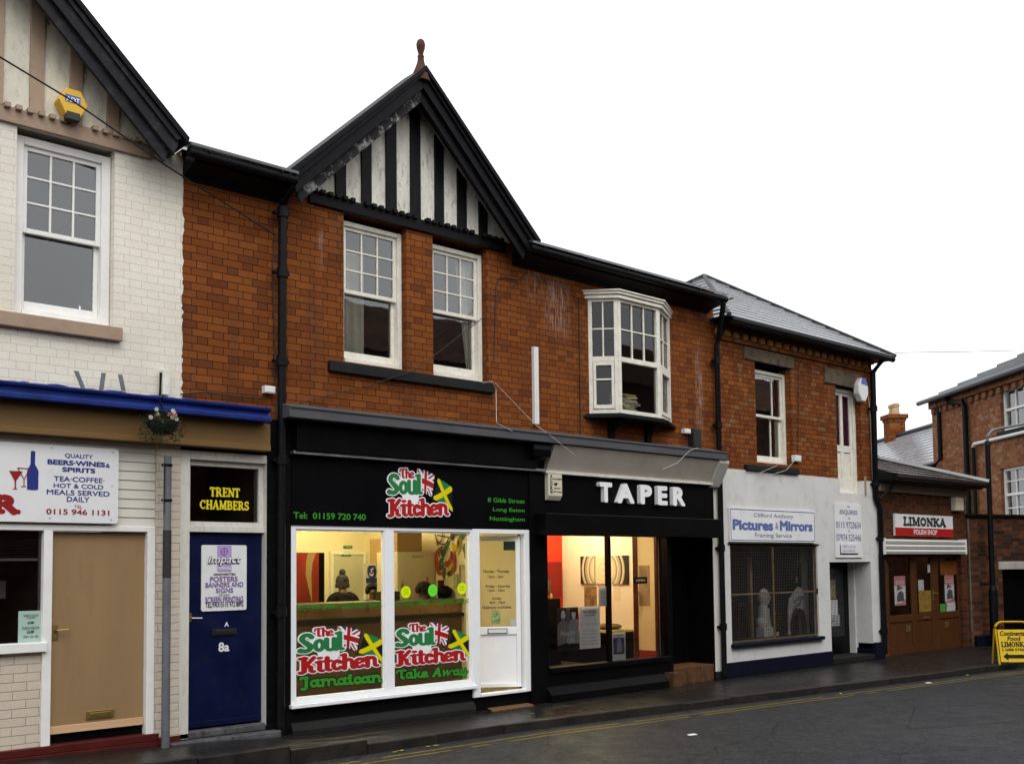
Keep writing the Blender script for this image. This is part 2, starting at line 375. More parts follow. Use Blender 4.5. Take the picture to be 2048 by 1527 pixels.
def brick(name, c1, c2, mort, dark=None, h=.0775, st=.2288, rough=.75, mw=.0045, grime=0.0, bump=.6, var=1.0, stretcher=False, salts=()):
    t = NT(name); p = t.pos()
    wob = t.n('ShaderNodeTexNoise', {'Vector': p, 'Scale': 3.0, 'Detail': 3.0})
    sep = t.n('ShaderNodeSeparateXYZ', {0: p}).outputs; ws = t.n('ShaderNodeSeparateColor', {0: wob.outputs[1]}).outputs
    u = t.ma('ADD', t.ma('ADD', sep[0], sep[1]), t.ma('MULTIPLY', t.ma('SUBTRACT', ws[0], .5), .022))
    v = t.ma('ADD', sep[2], t.ma('MULTIPLY', t.ma('SUBTRACT', ws[1], .5), .012))
    rv = t.ma('DIVIDE', v, h); row = t.ma('FLOOR', rv); fv = t.ma('FRACT', rv)
    hd = st * .5; per = st if stretcher else st + hd
    sh = t.ma('ADD', t.ma('MULTIPLY', t.ma('FRACT', t.ma('MULTIPLY', row, .5)), per), t.ma('MULTIPLY', t.ma('SINE', t.ma('MULTIPLY', row, 12.9)), .008))
    tt = t.ma('DIVIDE', t.ma('ADD', u, sh), per); cell = t.ma('FLOOR', tt); ft = t.ma('MULTIPLY', t.ma('FRACT', tt), per)
    ish = t.ma('GREATER_THAN', ft, st); loc = t.ma('SUBTRACT', ft, t.ma('MULTIPLY', ish, st)); ln = t.ma('SUBTRACT', st, t.ma('MULTIPLY', ish, st - hd))
    dv = t.ma('MINIMUM', loc, t.ma('SUBTRACT', ln, loc)); dh = t.ma('MULTIPLY', t.ma('MINIMUM', fv, t.ma('SUBTRACT', 1.0, fv)), h)
    d = t.ma('MINIMUM', dv, dh); face = t.rng(d, mw * .55, mw * 1.25)
    idv = t.n('ShaderNodeCombineXYZ', {0: t.ma('ADD', t.ma('MULTIPLY', cell, 2.0), ish), 1: row, 2: 0.0}).outputs[0]
    wn = t.n('ShaderNodeTexWhiteNoise', {'Vector': idv}, noise_dimensions='3D'); r1 = wn.outputs[0]
    r2 = t.n('ShaderNodeSeparateColor', {0: wn.outputs[1]}).outputs[1]
    big = t.noise(p, .9, 5.0, .6); fine = t.noise(p, 45.0, 4.0, .7)
    c = t.mix(t.ma('MULTIPLY', r1, var), c1, c2)
    if dark: c = t.mix(t.ma('MULTIPLY', t.ma('GREATER_THAN', r2, .9), .75), c, dark)
    c = t.mix(.5, c, t.mix(fine, (.55, .55, .55), (1.35, 1.35, 1.35)), 'MULTIPLY')
    c = t.mix(t.rng(big, .35, .7, 0, .35), c, tuple(x * .55 for x in c1))
    c = t.mix(t.ma('SUBTRACT', 1.0, face), c, mort)
    if grime:
        g = t.noise(t.n('ShaderNodeVectorMath', {0: p, 1: (1.6, 1.6, .25)}, operation='MULTIPLY').outputs[0], 2.0, 6.0, .65)
        c = t.mix(t.ma('MULTIPLY', t.rng(g, .5, .75), grime), c, (.03, .025, .022))
    for (sx0, sx1, sz0, sz1, k) in salts:     # white salt runs on the brick
        dx = t.ma('SUBTRACT', 1.0, t.ma('ABSOLUTE', t.ma('DIVIDE', t.ma('SUBTRACT', sep[0], (sx0 + sx1) / 2), (sx1 - sx0) / 2)))
        dz = t.ma('SUBTRACT', 1.0, t.ma('ABSOLUTE', t.ma('DIVIDE', t.ma('SUBTRACT', sep[2], (sz0 + sz1) / 2), (sz1 - sz0) / 2)))
        sn = t.noise(t.n('ShaderNodeVectorMath', {0: p, 1: (9.0, 9.0, .9)}, operation='MULTIPLY').outputs[0], 4.0, 5.0, .7)
        a = t.ma('MULTIPLY', t.ma('MULTIPLY', t.rng(dx, 0, .6), t.rng(dz, 0, .6)), t.rng(sn, .46, .66, 0, k)); c = t.mix(a, c, (.42, .38, .36))
    hgt = t.ma('ADD', face, t.ma('MULTIPLY', fine, .35))
    bb = t.bsdf(Base_Color=c, Roughness=rough, Normal=t.bump(hgt, bump, .006)); bb.inputs['Specular IOR Level'].default_value = .06 if var >= .6 else .25; return t.m
def flat(name, col, rough=.5, spec=.4, metal=0): return mat(name, col, rough, .04, 3.0, .03, 80.0, metal, spec)
def emit(name, col, k):
    t = NT(name); e = t.n('ShaderNodeEmission', {0: col, 1: k}); t.t.links.new(e.outputs[0], t.out.inputs[0]); return t.m
def glass(name, tint=(.93, .95, .94), wav=.012, refl=1.0, dirty=0.0, ior=1.5, refk=1.6):
    t = NT(name); p = t.pos()
    nb = t.bump(t.noise(p, 2.2, 2.0), wav * 10, .02)
    tr = t.n('ShaderNodeBsdfTransparent', {0: tint}); gl = t.n('ShaderNodeBsdfGlossy', {'Roughness': .015, 'Normal': nb, 0: (refl, refl, refl)})
    fr = t.n('ShaderNodeFresnel', {'IOR': ior}); m = t.n('ShaderNodeMixShader', {0: t.ma('MINIMUM', t.ma('MULTIPLY', fr.outputs[0], refk), 1.0), 1: tr.outputs[0], 2: gl.outputs[0]})
    o = m.outputs[0]
    if dirty:
        df = t.n('ShaderNodeBsdfDiffuse', {0: (.5, .5, .48)}); m2 = t.n('ShaderNodeMixShader', {0: t.rng(t.noise(p, 6.0, 5.0), .35, .8, dirty * .4, dirty), 1: o, 2: df.outputs[0]}); o = m2.outputs[0]
    t.t.links.new(o, t.out.inputs[0]); return t.m
M = {}
M['red_brick'] = brick('red_brick', (.172, .048, .0112), (.245, .077, .0185), (.019, .011, .008), (.115, .034, .012), grime=.5, mw=.0038, salts=((9.55, 10.1, 4.75, 5.75, .6), (9.2, 9.6, 5.2, 5.8, .4), (12.75, 12.98, 3.5, 5.3, .55), (6.1, 6.2, 5.0, 5.6, .3)))
M['white_brick'] = brick('painted_white_brick', (.76, .71, .60), (.84, .80, .71), (.54, .49, .40), None, rough=.5, mw=.0028, bump=.4, var=.5)
M['cream_brick'] = brick('painted_cream_brick', (.62, .54, .43), (.66, .58, .47), (.36, .30, .23), None, rough=.5, mw=.004, bump=.6, stretcher=True, var=.5)
M['black_brick'] = brick('black_painted_brick', (.0035, .0035, .004), (.005, .005, .0055), (.002, .002, .002), None, rough=.6, bump=.5)
M['mixed_brick'] = brick('mixed_brick', (.15, .04, .0095), (.27, .085, .021), (.025, .017, .012), (.24, .13, .055), grime=.4, h=.0765, st=.168, mw=.005)
M['brown_brick'] = brick('brown_brick', (.06, .019, .008), (.12, .042, .017), (.07, .052, .038), (.045, .022, .016), grime=.5)
M['far_brick'] = brick('far_brick', (.19, .064, .026), (.31, .135, .06), (.13, .1, .08), (.33, .21, .13), grime=.15)
M['sooty_brick'] = brick('sooty_brick', (.04, .02, .012), (.17, .062, .03), (.05, .04, .03), (.012, .01, .009), grime=.85, mw=.006)
M['render_white'] = mat('white_render', (.60, .59, .57), .75, .07, 1.4, .35, 35.0, dirt=(.36, .35, .33), dirtamt=.35)
M['roughcast'] = mat('cream_roughcast', (.62, .60, .52), .9, .15, 7.0, 1.2, 55.0, dirt=(.12, .115, .1), dirtamt=.6, stretch=(1, 1, .35))
M['roughcast_cream'] = mat('roughcast_left', (.62, .59, .48), .9, .12, 6.0, 1.2, 55.0, dirt=(.26, .24, .19), dirtamt=.35, stretch=(1, 1, .4))
M['tan_timber'] = mat('tan_painted_timber', (.34, .24, .17), .6, .1, 3.0, .2, 40.0, dirt=(.2, .14, .1), dirtamt=.4)
M['black_timber'] = mat('black_painted_timber', (.005, .005, .006), .5, .3, 6.0, .3, 40.0, dirt=(.014, .014, .016), dirtamt=.6, stretch=(1, 1, .5), spec=.1)
M['weathered_black'] = mat('weathered_black_board', (.012, .012, .014), .7, .35, 3.0, .6, 30.0, dirt=(.04, .04, .044), dirtamt=.8)
M['peeling'] = mat('peeling_grey_paint', (.012, .012, .013), .8, .5, 3.0, .6, 30.0, dirt=(.3, .3, .29), dirtamt=.9)
M['black_paint'] = mat('black_gloss_paint', (.003, .003, .0035), .38, .2, 2.0, .08, 30.0, spec=.08)
M['black_vinyl'] = mat('black_vinyl', (.0022, .0022, .0028), .45, .15, 2.0, .04, 30.0, spec=.06)
M['pipe_black'] = mat('black_iron', (.005, .005, .006), .45, .3, 10.0, .3, 60.0, spec=.12, dirt=(.025, .022, .02), dirtamt=.4)
M['grey_lead'] = mat('grey_painted_cornice', (.075, .077, .083), .55, .12, 2.5, .15, 30.0, dirt=(.06, .06, .06), dirtamt=.5)
M['slate'] = None
M['white_frame'] = mat('white_painted_frame', (.78, .77, .74), .45, .05, 6.0, .15, 50.0)
M['old_white'] = mat('old_cream_paint', (.72, .69, .60), .55, .1, 9.0, .5, 40.0, dirt=(.36, .32, .22), dirtamt=.3)
M['upvc'] = mat('white_upvc', (.84, .85, .86), .25, .02, 2.0, .02, 30.0)
M['grey_white'] = mat('greyed_white_paint', (.62, .60, .54), .55, .08, 6.0, .3, 40.0, dirt=(.38, .34, .26), dirtamt=.45, stretch=(1, 1, .3))
M['blue_gloss'] = mat('royal_blue_gloss', (.007, .022, .15), .35, .25, 4.0, .3, 20.0, coat=.12)
M['blue_door'] = mat('navy_door_paint', (.0025, .0055, .036), .42, .2, 3.0, .25, 40.0, spec=.16, dirt=(.012, .013, .022), dirtamt=.5)
M['navy'] = mat('navy_plinth_paint', (.005, .006, .016), .45, .2, 6.0, .3, 30.0, spec=.1)
M['tan_fascia'] = mat('tan_fascia_paint', (.175, .098, .033), .5, .06, 1.5, .15, 30.0)
M['beige_board'] = mat('beige_board', (.285, .18, .088), .6, .08, 1.1, .35, 90.0, dirt=(.21, .13, .062), dirtamt=.35, stretch=(2.5, 1, .5))
M['raw_wood'] = mat('raw_pine', (.62, .40, .22), .6, .12, 3.0, .2, 20.0, stretch=(.3, 1, 6))
M['maroon'] = mat('maroon_plinth_paint', (.075, .011, .009), .4, .2, 5.0, .5, 25.0)
M['siding'] = mat('white_siding', (.66, .63, .55), .5, .04, 2.0, .08, 30.0)
M['stone_black'] = mat('sooty_stone', (.011, .0105, .01), .75, .4, 5.0, .6, 30.0)
M['stone'] = mat('weathered_stone', (.12, .09, .058), .85, .35, 3.0, .7, 25.0, dirt=(.022, .019, .016), dirtamt=.8)
M['step_stone'] = mat('worn_step', (.075, .075, .08), .7, .5, 6.0, .8, 25.0, dirt=(.02, .013, .01), dirtamt=.9)
M['terracotta'] = mat('terracotta', (.13, .042, .027), .75, .2, 9.0, .3, 40.0)
M['tile_orange'] = mat('quarry_tile', (.15, .065, .022), .4, .2, 8.0, .1, 40.0)
M['tile_brown'] = mat('brown_glazed_tile', (.09, .045, .022), .25, .3, 8.0, .1, 30.0)
M['brown_door'] = mat('brown_upvc', (.07, .026, .008), .4, .15, 2.5, .15, 40.0, stretch=(3, 1, .5))
M['steel'] = mat('brushed_steel', (.55, .54, .52), .35, .08, 8.0, .05, 60.0, metal=1.0)
M['galv'] = mat('galvanised_grey', (.15, .16, .17), .5, .15, 6.0, .1, 50.0, metal=.3)
M['brass'] = mat('tarnished_brass', (.42, .29, .1), .4, .2, 20.0, .1, 50.0, metal=.9)
M['chrome'] = flat('chrome', (.7, .7, .7), .15, .5, 1.0)
M['alu'] = mat('aluminium', (.38, .38, .37), .4, .1, 5.0, .05, 50.0, metal=.8)
M['white_plastic'] = flat('white_plastic', (.72, .72, .7), .4)
M['cream_plastic'] = flat('cream_plastic', (.6, .56, .42), .45)
M['black_plastic'] = flat('black_plastic', (.012, .012, .013), .45)
M['cable'] = flat('black_cable', (.012, .012, .012), .6)
M['white_cable'] = flat('white_cable', (.5, .48, .45), .6)
M['paper'] = flat('white_paper', (.72, .72, .70), .7, .2)
M['ink'] = flat('black_ink', (.008, .008, .009), .6, .2)
M['blue_ink'] = flat('blue_ink', (.02, .035, .2), .5, .2)
M['sky_ink'] = flat('slate_blue_ink', (.1, .15, .36), .5, .2)
M['grey_ink'] = flat('grey_blue_ink', (.22, .24, .33), .5, .2)
M['red_ink'] = flat('red_ink', (.27, .012, .012), .5, .2)
M['yellow_ink'] = flat('yellow_ink', (.75, .62, .02), .5, .2)
M['purple_ink'] = flat('purple_ink', (.2, .1, .32), .5, .2)
M['lilac'] = flat('lilac_ink', (.42, .30, .58), .5, .2)
M['sign_white'] = flat('white_sign_face', (.74, .74, .74), .3)
M['vinyl_green'] = flat('green_vinyl', (.02, .19, .055), .4, .3)
M['bright_green'] = flat('bright_green_vinyl', (.035, .25, .02), .4, .3)
M['vinyl_red'] = flat('red_vinyl', (.4, .01, .012), .4, .3)
M['vinyl_white'] = flat('white_vinyl', (.82, .82, .82), .4, .3)
M['vinyl_blue'] = flat('blue_vinyl', (.012, .022, .17), .4, .3)
M['vinyl_yellow'] = flat('yellow_vinyl', (.72, .62, .0), .4, .3)
M['fluo_yellow'] = flat('fluorescent_yellow', (.72, .95, .0), .5, .2)
M['fluo_green'] = flat('fluorescent_green', (.1, .85, .04), .5, .2)
M['yellow_paint'] = mat('yellow_painted_steel', (.62, .36, .012), .35, .1, 6.0, .1, 40.0)
M['alarm_yellow'] = flat('alarm_yellow', (.68, .40, .02), .4)
M['dim_pane'] = glass('dim_window_glass', wav=.004, dirty=.004, refk=.9); M['pane'] = glass('window_glass', refk=2.2); M['old_pane'] = glass('old_window_glass', wav=.004, dirty=.008, refk=2.7); M['shop_pane'] = glass('shop_glass', (.97, .97, .96), .002, .8); M['clear_pane'] = glass('clear_display_glass', (.98, .98, .98), .002, .6, refk=.9)
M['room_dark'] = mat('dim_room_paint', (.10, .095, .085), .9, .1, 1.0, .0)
M['cream_wall'] = mat('cream_room_wall', (.72, .62, .42), .85, .04, 1.0, .03)
M['room_floor'] = mat('dark_room_floor', (.03, .022, .016), .5, .2, 3.0, .05)
M['red_wall'] = mat('red_room_wall', (.55, .035, .012), .7, .05, 1.0, .03)
M['white_wall'] = mat('white_room_wall', (.76, .70, .58), .85, .03, 1.0, .03)
M['card'] = mat('cardboard', (.32, .2, .09), .8, .08, 3.0, .1)
M['curtain'] = mat('net_curtain', (.7, .68, .6), .9, .1, 6.0, .2)
def slate(name, c, wt, ht, rough, coat=1.0):
    t = NT(name); p = t.pos(); sep = t.n('ShaderNodeSeparateXYZ', {0: p}).outputs
    v = t.ma('DIVIDE', sep[2], ht); row = t.ma('FLOOR', v); fv = t.ma('FRACT', v)
    uu = t.ma('ADD', t.ma('DIVIDE', t.ma('ADD', sep[0], t.ma('MULTIPLY', sep[1], .6)), wt), t.ma('MULTIPLY', row, .5)); cell = t.ma('FLOOR', uu); fu = t.ma('FRACT', uu)
    wn = t.n('ShaderNodeTexWhiteNoise', {'Vector': t.n('ShaderNodeCombineXYZ', {0: cell, 1: row, 2: 0.0}).outputs[0]}, noise_dimensions='3D').outputs[0]
    gap = t.ma('MAXIMUM', t.ma('LESS_THAN', fv, .1), t.ma('LESS_THAN', t.ma('MINIMUM', fu, t.ma('SUBTRACT', 1.0, fu)), .03))
    col = t.mix(wn, tuple(x * .6 for x in c), tuple(x * 1.4 for x in c)); col = t.mix(t.ma('MULTIPLY', gap, .8), col, (.008, .008, .009))
    col = t.mix(t.rng(t.noise(p, 6.0, 5.0), .55, .75, 0, .4), col, (.06, .06, .045))
    hg = t.ma('ADD', t.ma('MULTIPLY', fv, -1.0), t.ma('MULTIPLY', wn, .5))
    bb = t.bsdf(Base_Color=col, Roughness=t.rng(wn, 0, 1, rough - .1, rough + .15), Normal=t.bump(hg, .35, .008)); bb.inputs['Coat Weight'].default_value = coat; bb.inputs['Coat Roughness'].default_value = .16; bb.inputs['Coat IOR'].default_value = 1.6; return t.m
M['slate'] = slate('wet_slate', (.085, .088, .10), .26, .115, .24, .6)
M['tiles'] = slate('concrete_tiles', (.035, .035, .035), .32, .14, .35, .5)
def asphalt(name, c, r0, r1, speck, bscale, spec=.3):
    t = NT(name); p = t.pos()
    f = t.noise(p, bscale, 4.0, .75); vor = t.n('ShaderNodeTexVoronoi', {'Vector': p, 'Scale': bscale * 1.6}); m = t.noise(p, .55, 5.0, .6); m2 = t.noise(p, 3.2, 5.0, .65)
    col = t.mix(t.rng(f, .35, .7), tuple(x * .22 for x in c), tuple(x * 2.1 for x in c)); col = t.mix(t.ma('MULTIPLY', t.ma('LESS_THAN', vor.outputs[0], .2), speck), col, (.16, .155, .145))
    col = t.mix(t.rng(m2, .45, .7, 0, .3), col, tuple(x * .55 for x in c))
    gum = t.n('ShaderNodeTexVoronoi', {'Vector': p, 'Scale': 4.5}); col = t.mix(t.ma('MULTIPLY', t.ma('LESS_THAN', gum.outputs[0], .06), .5), col, (.14, .135, .125))
    crk = t.n('ShaderNodeTexVoronoi', {'Vector': t.n('ShaderNodeVectorMath', {0: p, 1: (.5, .9, 1)}, operation='MULTIPLY').outputs[0], 'Scale': .9}, feature='DISTANCE_TO_EDGE'); col = t.mix(t.ma('MULTIPLY', t.ma('LESS_THAN', crk.outputs[0], .006), .6), col, (.004, .004, .004))
    wet = t.rng(t.ma('ADD', t.ma('MULTIPLY', m, .6), t.ma('MULTIPLY', m2, .4)), .42, .58)
    bb = t.bsdf(Base_Color=col, Roughness=t.rng(wet, 0, 1, r0, r1), Normal=t.bump(t.ma('ADD', f, t.ma('MULTIPLY', vor.outputs[0], .5)), .35, .006)); bb.inputs['Specular IOR Level'].default_value = spec; return t.m
M['pavement'] = asphalt('wet_pavement', (.011, .0103, .0095), .24, .4, .2, 60.0, .25)
M['road'] = asphalt('damp_road', (.027, .0275, .030), .5, .68, .6, 34.0, .09)
M['kerb'] = mat('granite_kerb', (.022, .019, .017), .4, .35, 5.0, .5, 60.0, dirt=(.007, .006, .006), dirtamt=.6)
M['line'] = mat('worn_yellow_line', (.15, .11, .018), .6, .3, 8.0, .3, 60.0, dirt=(.028, .027, .026), dirtamt=.95)

# ------------------------------------------------------------------ helpers for building parts
def Q4(tl, tr, bl, br, y=0.0):
    a, b, c, d = P(*tl, y), P(*tr, y), P(*bl, y), P(*br, y)
    return (a[0] + c[0]) / 2, (b[0] + d[0]) / 2, (c[1] + d[1]) / 2, (a[1] + b[1]) / 2
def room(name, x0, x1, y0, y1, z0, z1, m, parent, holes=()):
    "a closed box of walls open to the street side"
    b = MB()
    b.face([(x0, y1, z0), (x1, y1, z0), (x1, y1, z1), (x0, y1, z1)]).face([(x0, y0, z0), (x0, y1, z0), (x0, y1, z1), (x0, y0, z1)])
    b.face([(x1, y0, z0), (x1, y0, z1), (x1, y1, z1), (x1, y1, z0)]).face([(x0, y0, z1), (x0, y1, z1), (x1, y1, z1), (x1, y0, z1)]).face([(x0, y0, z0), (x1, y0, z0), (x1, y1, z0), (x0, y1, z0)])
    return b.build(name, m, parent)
def sash(parent, x0, x1, z0, z1, y, fm, cols, rows, name, pane, st=.05, bar=.02, th=.04, botrail=None, colpos=None):
    b = MB(); br = botrail or st
    b.box(x0, x0 + st, y, y + th, z0, z1); b.box(x1 - st, x1, y, y + th, z0, z1); b.box(x0 + st, x1 - st, y, y + th, z1 - st, z1); b.box(x0 + st, x1 - st, y, y + th, z0, z0 + br)
    xs = colpos or [k / cols for k in range(1, cols)]
    for k in xs: c = x0 + st + (x1 - x0 - 2 * st) * k; b.box(c - bar / 2, c + bar / 2, y + .004, y + th - .004, z0 + br, z1 - st)
    for k in range(1, rows): c = z0 + br + (z1 - z0 - br - st) * k / rows; b.box(x0 + st, x1 - st, y + .006, y + th - .006, c - bar / 2, c + bar / 2)
    o = b.build(name, fm, parent, bevel=.004)
    return o
def quadpane(x0, x1, z0, z1, y, m, parent, name='pane'):
    return MB().face([(x0, y, z0), (x1, y, z0), (x1, y, z1), (x0, y, z1)]).build(name, m, parent)
def sash_window(parent, q, y, zm, fm, up=(3, 3), lo=(1, 1), fw=.07, open_by=0.0, colpos=None, botrail=.09):
    x0, x1, z0, z1 = q
    b = MB().box(x0, x0 + fw, y, y + .13, z0, z1).box(x1 - fw, x1, y, y + .13, z0, z1).box(x0 + fw, x1 - fw, y, y + .13, z1 - fw * .9, z1).box(x0 + fw, x1 - fw, y - .012, y + .13, z0, z0 + .055)
    f = b.build('sash_window', fm, parent, bevel=.005)
    a, c = x0 + fw, x1 - fw
    sash(f, a, c, zm - .03, z1 - fw * .9, y + .03, fm, *up, 'upper_sash', None, st=.042, botrail=.045, colpos=colpos)
    sash(f, a, c, z0 + .055 + open_by, zm + .02, y + .075, fm, *lo, 'lower_sash', None, st=.042, botrail=botrail, colpos=colpos if lo[0] > 1 else None)
    quadpane(a + .03, c - .03, zm, z1 - fw, y + .05, M['old_pane'], f); quadpane(a + .03, c - .03, z0 + .07 + open_by, zm, y + .095, M['old_pane'], f)
    return f
def fit_logo(): pass

# ------------------------------------------------------------------ ground
KERB = [(-40, -1.0), (2, -1.0), (5, -1.04), (8.1, -1.1), (11.8, -1.5), (16.5, -1.98), (24, -2.7), (60, -6.0)]
PZ = [(-60, .12), (3, .10), (4.4, .085), (6.0, .0), (80, .0)]
def pave_z(x):
    for (a, b), (c, d) in zip(PZ, PZ[1:]):
        if a <= x <= c: return b + (d - b) * (x - a) / (c - a)
    return 0.0
def kerb_y(x):
    for (a, b), (c, d) in zip(KERB, KERB[1:]):
        if a <= x <= c: return b + (d - b) * (x - a) / (c - a)
    return KERB[-1][1]
tag(MB().face([(-600, -600, -.14), (600, -600, -.14), (600, 600, -.14), (-600, 600, -.14)]).build('ground', M['road']), None, kind='structure')
xs = [-40 + k * 1.0 for k in range(101)]
b = MB()
for a, c in zip(xs, xs[1:]): b.face([(a, -7.2, -.1), (c, -7.2, -.1), (c, kerb_y(c) + .05, -.1), (a, kerb_y(a) + .05, -.1)])
tag(b.build('road', M['road']), None, kind='structure')
b = MB()
for a, c in zip(xs, xs[1:]):
    za, zc = pave_z(a), pave_z(c); b.face([(a, kerb_y(a) + .1, za), (c, kerb_y(c) + .1, zc), (c, 1.0, zc), (a, 1.0, za)])
tag(b.build('pavement', M['pavement']), None, kind='structure')
b = MB(); s = -10.0
while s < 40:
    e = s + random.uniform(.85, .95); dz = random.uniform(-.006, .006); dy = random.uniform(-.006, .006)
    b.zprism([(s + .006, kerb_y(s) + dy), (e, kerb_y(e) + dy), (e, kerb_y(e) + .135), (s + .006, kerb_y(s) + .135)], -.14, .004 + dz + pave_z(s)); s = e
tag(b.build('kerb', M['kerb'], bevel=.012), None, kind='structure')
tag(MB().box(-40, 60, -30, -7.2, -.14, 0).build('opposite_pavement', M['pavement']), None, kind='structure')
b = MB()
for o in (.26, .40):
    for a, c in zip(xs, xs[1:]):
        for k in range(4):
            s, e = a + k * .25, a + (k + 1) * .25
            if random.random() < .04: continue
            ja, jb = random.uniform(-.008, .008), random.uniform(-.008, .008)
            b.face([(s, kerb_y(s) - o - .05 + ja, -.096), (e, kerb_y(e) - o - .05 + jb, -.096), (e, kerb_y(e) - o, -.096), (s, kerb_y(s) - o, -.096)])
tag(b.build('yellow_road_markings', M['line']), None, kind='structure')
b = MB(); cx, cy = G(618, 1502); b.face([(cx + .26 * math.cos(a) * (1 + .3 * math.sin(3 * a)), cy + .08 + .08 * math.sin(a), .02 + pave_z(cx)) for a in [k * .35 for k in range(18)]])
tag(b.build('pavement_patch', asphalt('fresh_asphalt_patch', (.008, .008, .008), .3, .6, .05, 90.0)), None, kind='structure')

# ------------------------------------------------------------------ white painted building on the left
XB = 4.522                                   # the paint line between the white and the red brick
wb = thing('white_brick_building', 'white painted brick shop building with tan timbered gable and beige boarded door', 'building', (2.5, .1, 0))
qw = Q4((34, 270), (223, 314), (18, 624), (217, 654), .09)
zc = P(200, 775)[1]; EAVE = 5.93
beam_t, beam_b = (P(5, 202)[1] + P(300, 286)[1]) / 2, (P(0, 243.7)[1] + P(300, 318.7)[1]) / 2
hole = (qw[0] - .005, qw[1] + .005, qw[2] - .01, beam_b + .02)
b = MB().wall(-2, XB, 3.2, EAVE, [hole], 0, .23); b.build('wall', M['white_brick'], wb)
z = 3.42; pts = [(XB - .01, 3.42)]             # jagged brush edge of the paint
while z < 5.9: pts += [(XB + random.uniform(.002, .03), z), (XB + random.uniform(.0, .02), z + .03)]; z += random.uniform(.06, .11)
MB().prism(pts + [(XB - .01, z)], -.003, .02).build('paint_edge', M['white_brick'], wb)
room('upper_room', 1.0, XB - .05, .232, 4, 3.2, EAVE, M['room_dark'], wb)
sash_window(wb, qw, .09, P(120, 472, .12)[1], M['white_frame'], (3, 3), (1, 1), fw=.085)
zs = P(100, 668, -.07); x0, x1, z0, z1 = -1, P(246, 668, -.07)[0], P(246, 682, -.07)[1], P(246, 655, -.07)[1]
MB().box(x0, x1, -.07, .1, z0, z1).build('window_sill', M['tan_timber'], wb, bevel=.008)
xbr = P(302, 300, -.04)[0]
MB().box(-1, xbr, -.04, .0, beam_b, beam_t - .035).build('timber_beam', M['tan_timber'], wb, bevel=.006)
for k in range(36):
    x = xbr - .09 - k * .098
    if k % 8 != 6: MB().box(x, x + .052, -.085, -.0, beam_t - .06, beam_t - .015).build('dentil', M['tan_timber'], wb, bevel=.005)
def gable(parent, xa, za, hw, rise, panel, tim, timm, board, y0=-.35, beam_top=5.8, peel=None):
    "gable triangle with timbers, bargeboards and its own pitched roof; (xa, za) is the outer apex at y0"
    sl = rise / hw
    MB().prism([(xa - hw + .12, beam_top - .03), (xa + hw - .12, beam_top - .03), (xa, za - .12)], -.014, .25).build('gable_panel', panel, parent)
    for (x0, x1) in tim:
        zt = lambda x: za - .2 - abs(x - xa) * sl
        t0, t1 = zt(x0), zt(x1)
        if max(t0, t1) < beam_top: continue
        pts = [(x0, beam_top - .05), (x1, beam_top - .05), (x1, max(t1, beam_top))] + ([(xa, za - .2)] if x0 < xa < x1 else []) + [(x0, max(t0, beam_top))]
        MB().prism(pts, -.04, .02).build('timber', timm, parent, bevel=.004)
    for s in (-1, 1):
        f = lambda d, e: (xa + s * d, e)
        up = lambda d, drop: za - drop - d * sl
        zb = za - rise
        def board_poly(d0, d1, dend): return [f(0, za - d0), f(hw - dend, up(hw - dend, d0)), f(hw - dend - .06, up(hw - dend, d1) + .02), f(0, za - d1)]
        MB().prism(board_poly(.05, .25, .02), y0, y0 + .045).build('bargeboard', board, parent, bevel=.006)
        MB().prism(board_poly(.235, .40, .10), y0 + .05, y0 + .09).build('bargeboard_moulding', (peel if peel and s < 0 else board), parent, bevel=.006)
        MB().prism(board_poly(.05, .10, .01), y0 - .03, y0).build('bargeboard_trim', board, parent, bevel=.006)
        MB().prism([f(0, za - .12), f(hw + .0, up(hw, .12)), f(hw, up(hw, .06)), f(0, za - .06)], y0 + .09, .02).build('soffit', board, parent)
        MB().prism([f(0, za - .05), f(hw * 1.02, up(hw * 1.02, .05)), f(hw * 1.02 + .012, up(hw * 1.02, -.012)), f(0, za + .006)], y0 - .06, .03).build('verge_tiles', M['black_timber'], parent)
        b = MB(); n = 9; ht = lambda d: up(d, 0) - .42 * (1 - d / (hw * 1.02))
        for k in range(n):                       # courses of tile, each lapping the next
            d0, d1 = hw * 1.02 * k / n, hw * 1.02 * (k + 1) / n
            b.prism([f(d0, ht(d0) - .05), f(d1, ht(d1) - .05), f(d1 + .012, ht(d1) + .012), f(d0, ht(d0) + .004)], .035, 4.0)
        b.build('gable_roof', M['slate'], parent)
timl = [P(a, 190)[0] for a in (57, 86, 137, 163, 210, 236)]; xt = lambda a, yy: P(a, yy)[0]
GL = (2.59, 7.67)
gable(wb, *GL, 1.775, 1.69, M['roughcast_cream'], [(-.2 + xt(0, 190) - .02, xt(4, 190)), (xt(57, 190), xt(86, 190)), (xt(137, 190), xt(163, 190)), (xt(211, 200), xt(236, 200)), (xt(281, 260), xt(299, 260))] + [(2.62 - k * .36, 2.74 - k * .36) for k in range(1, 4)], M['tan_timber'], M['weathered_black'], beam_top=beam_t, peel=None)
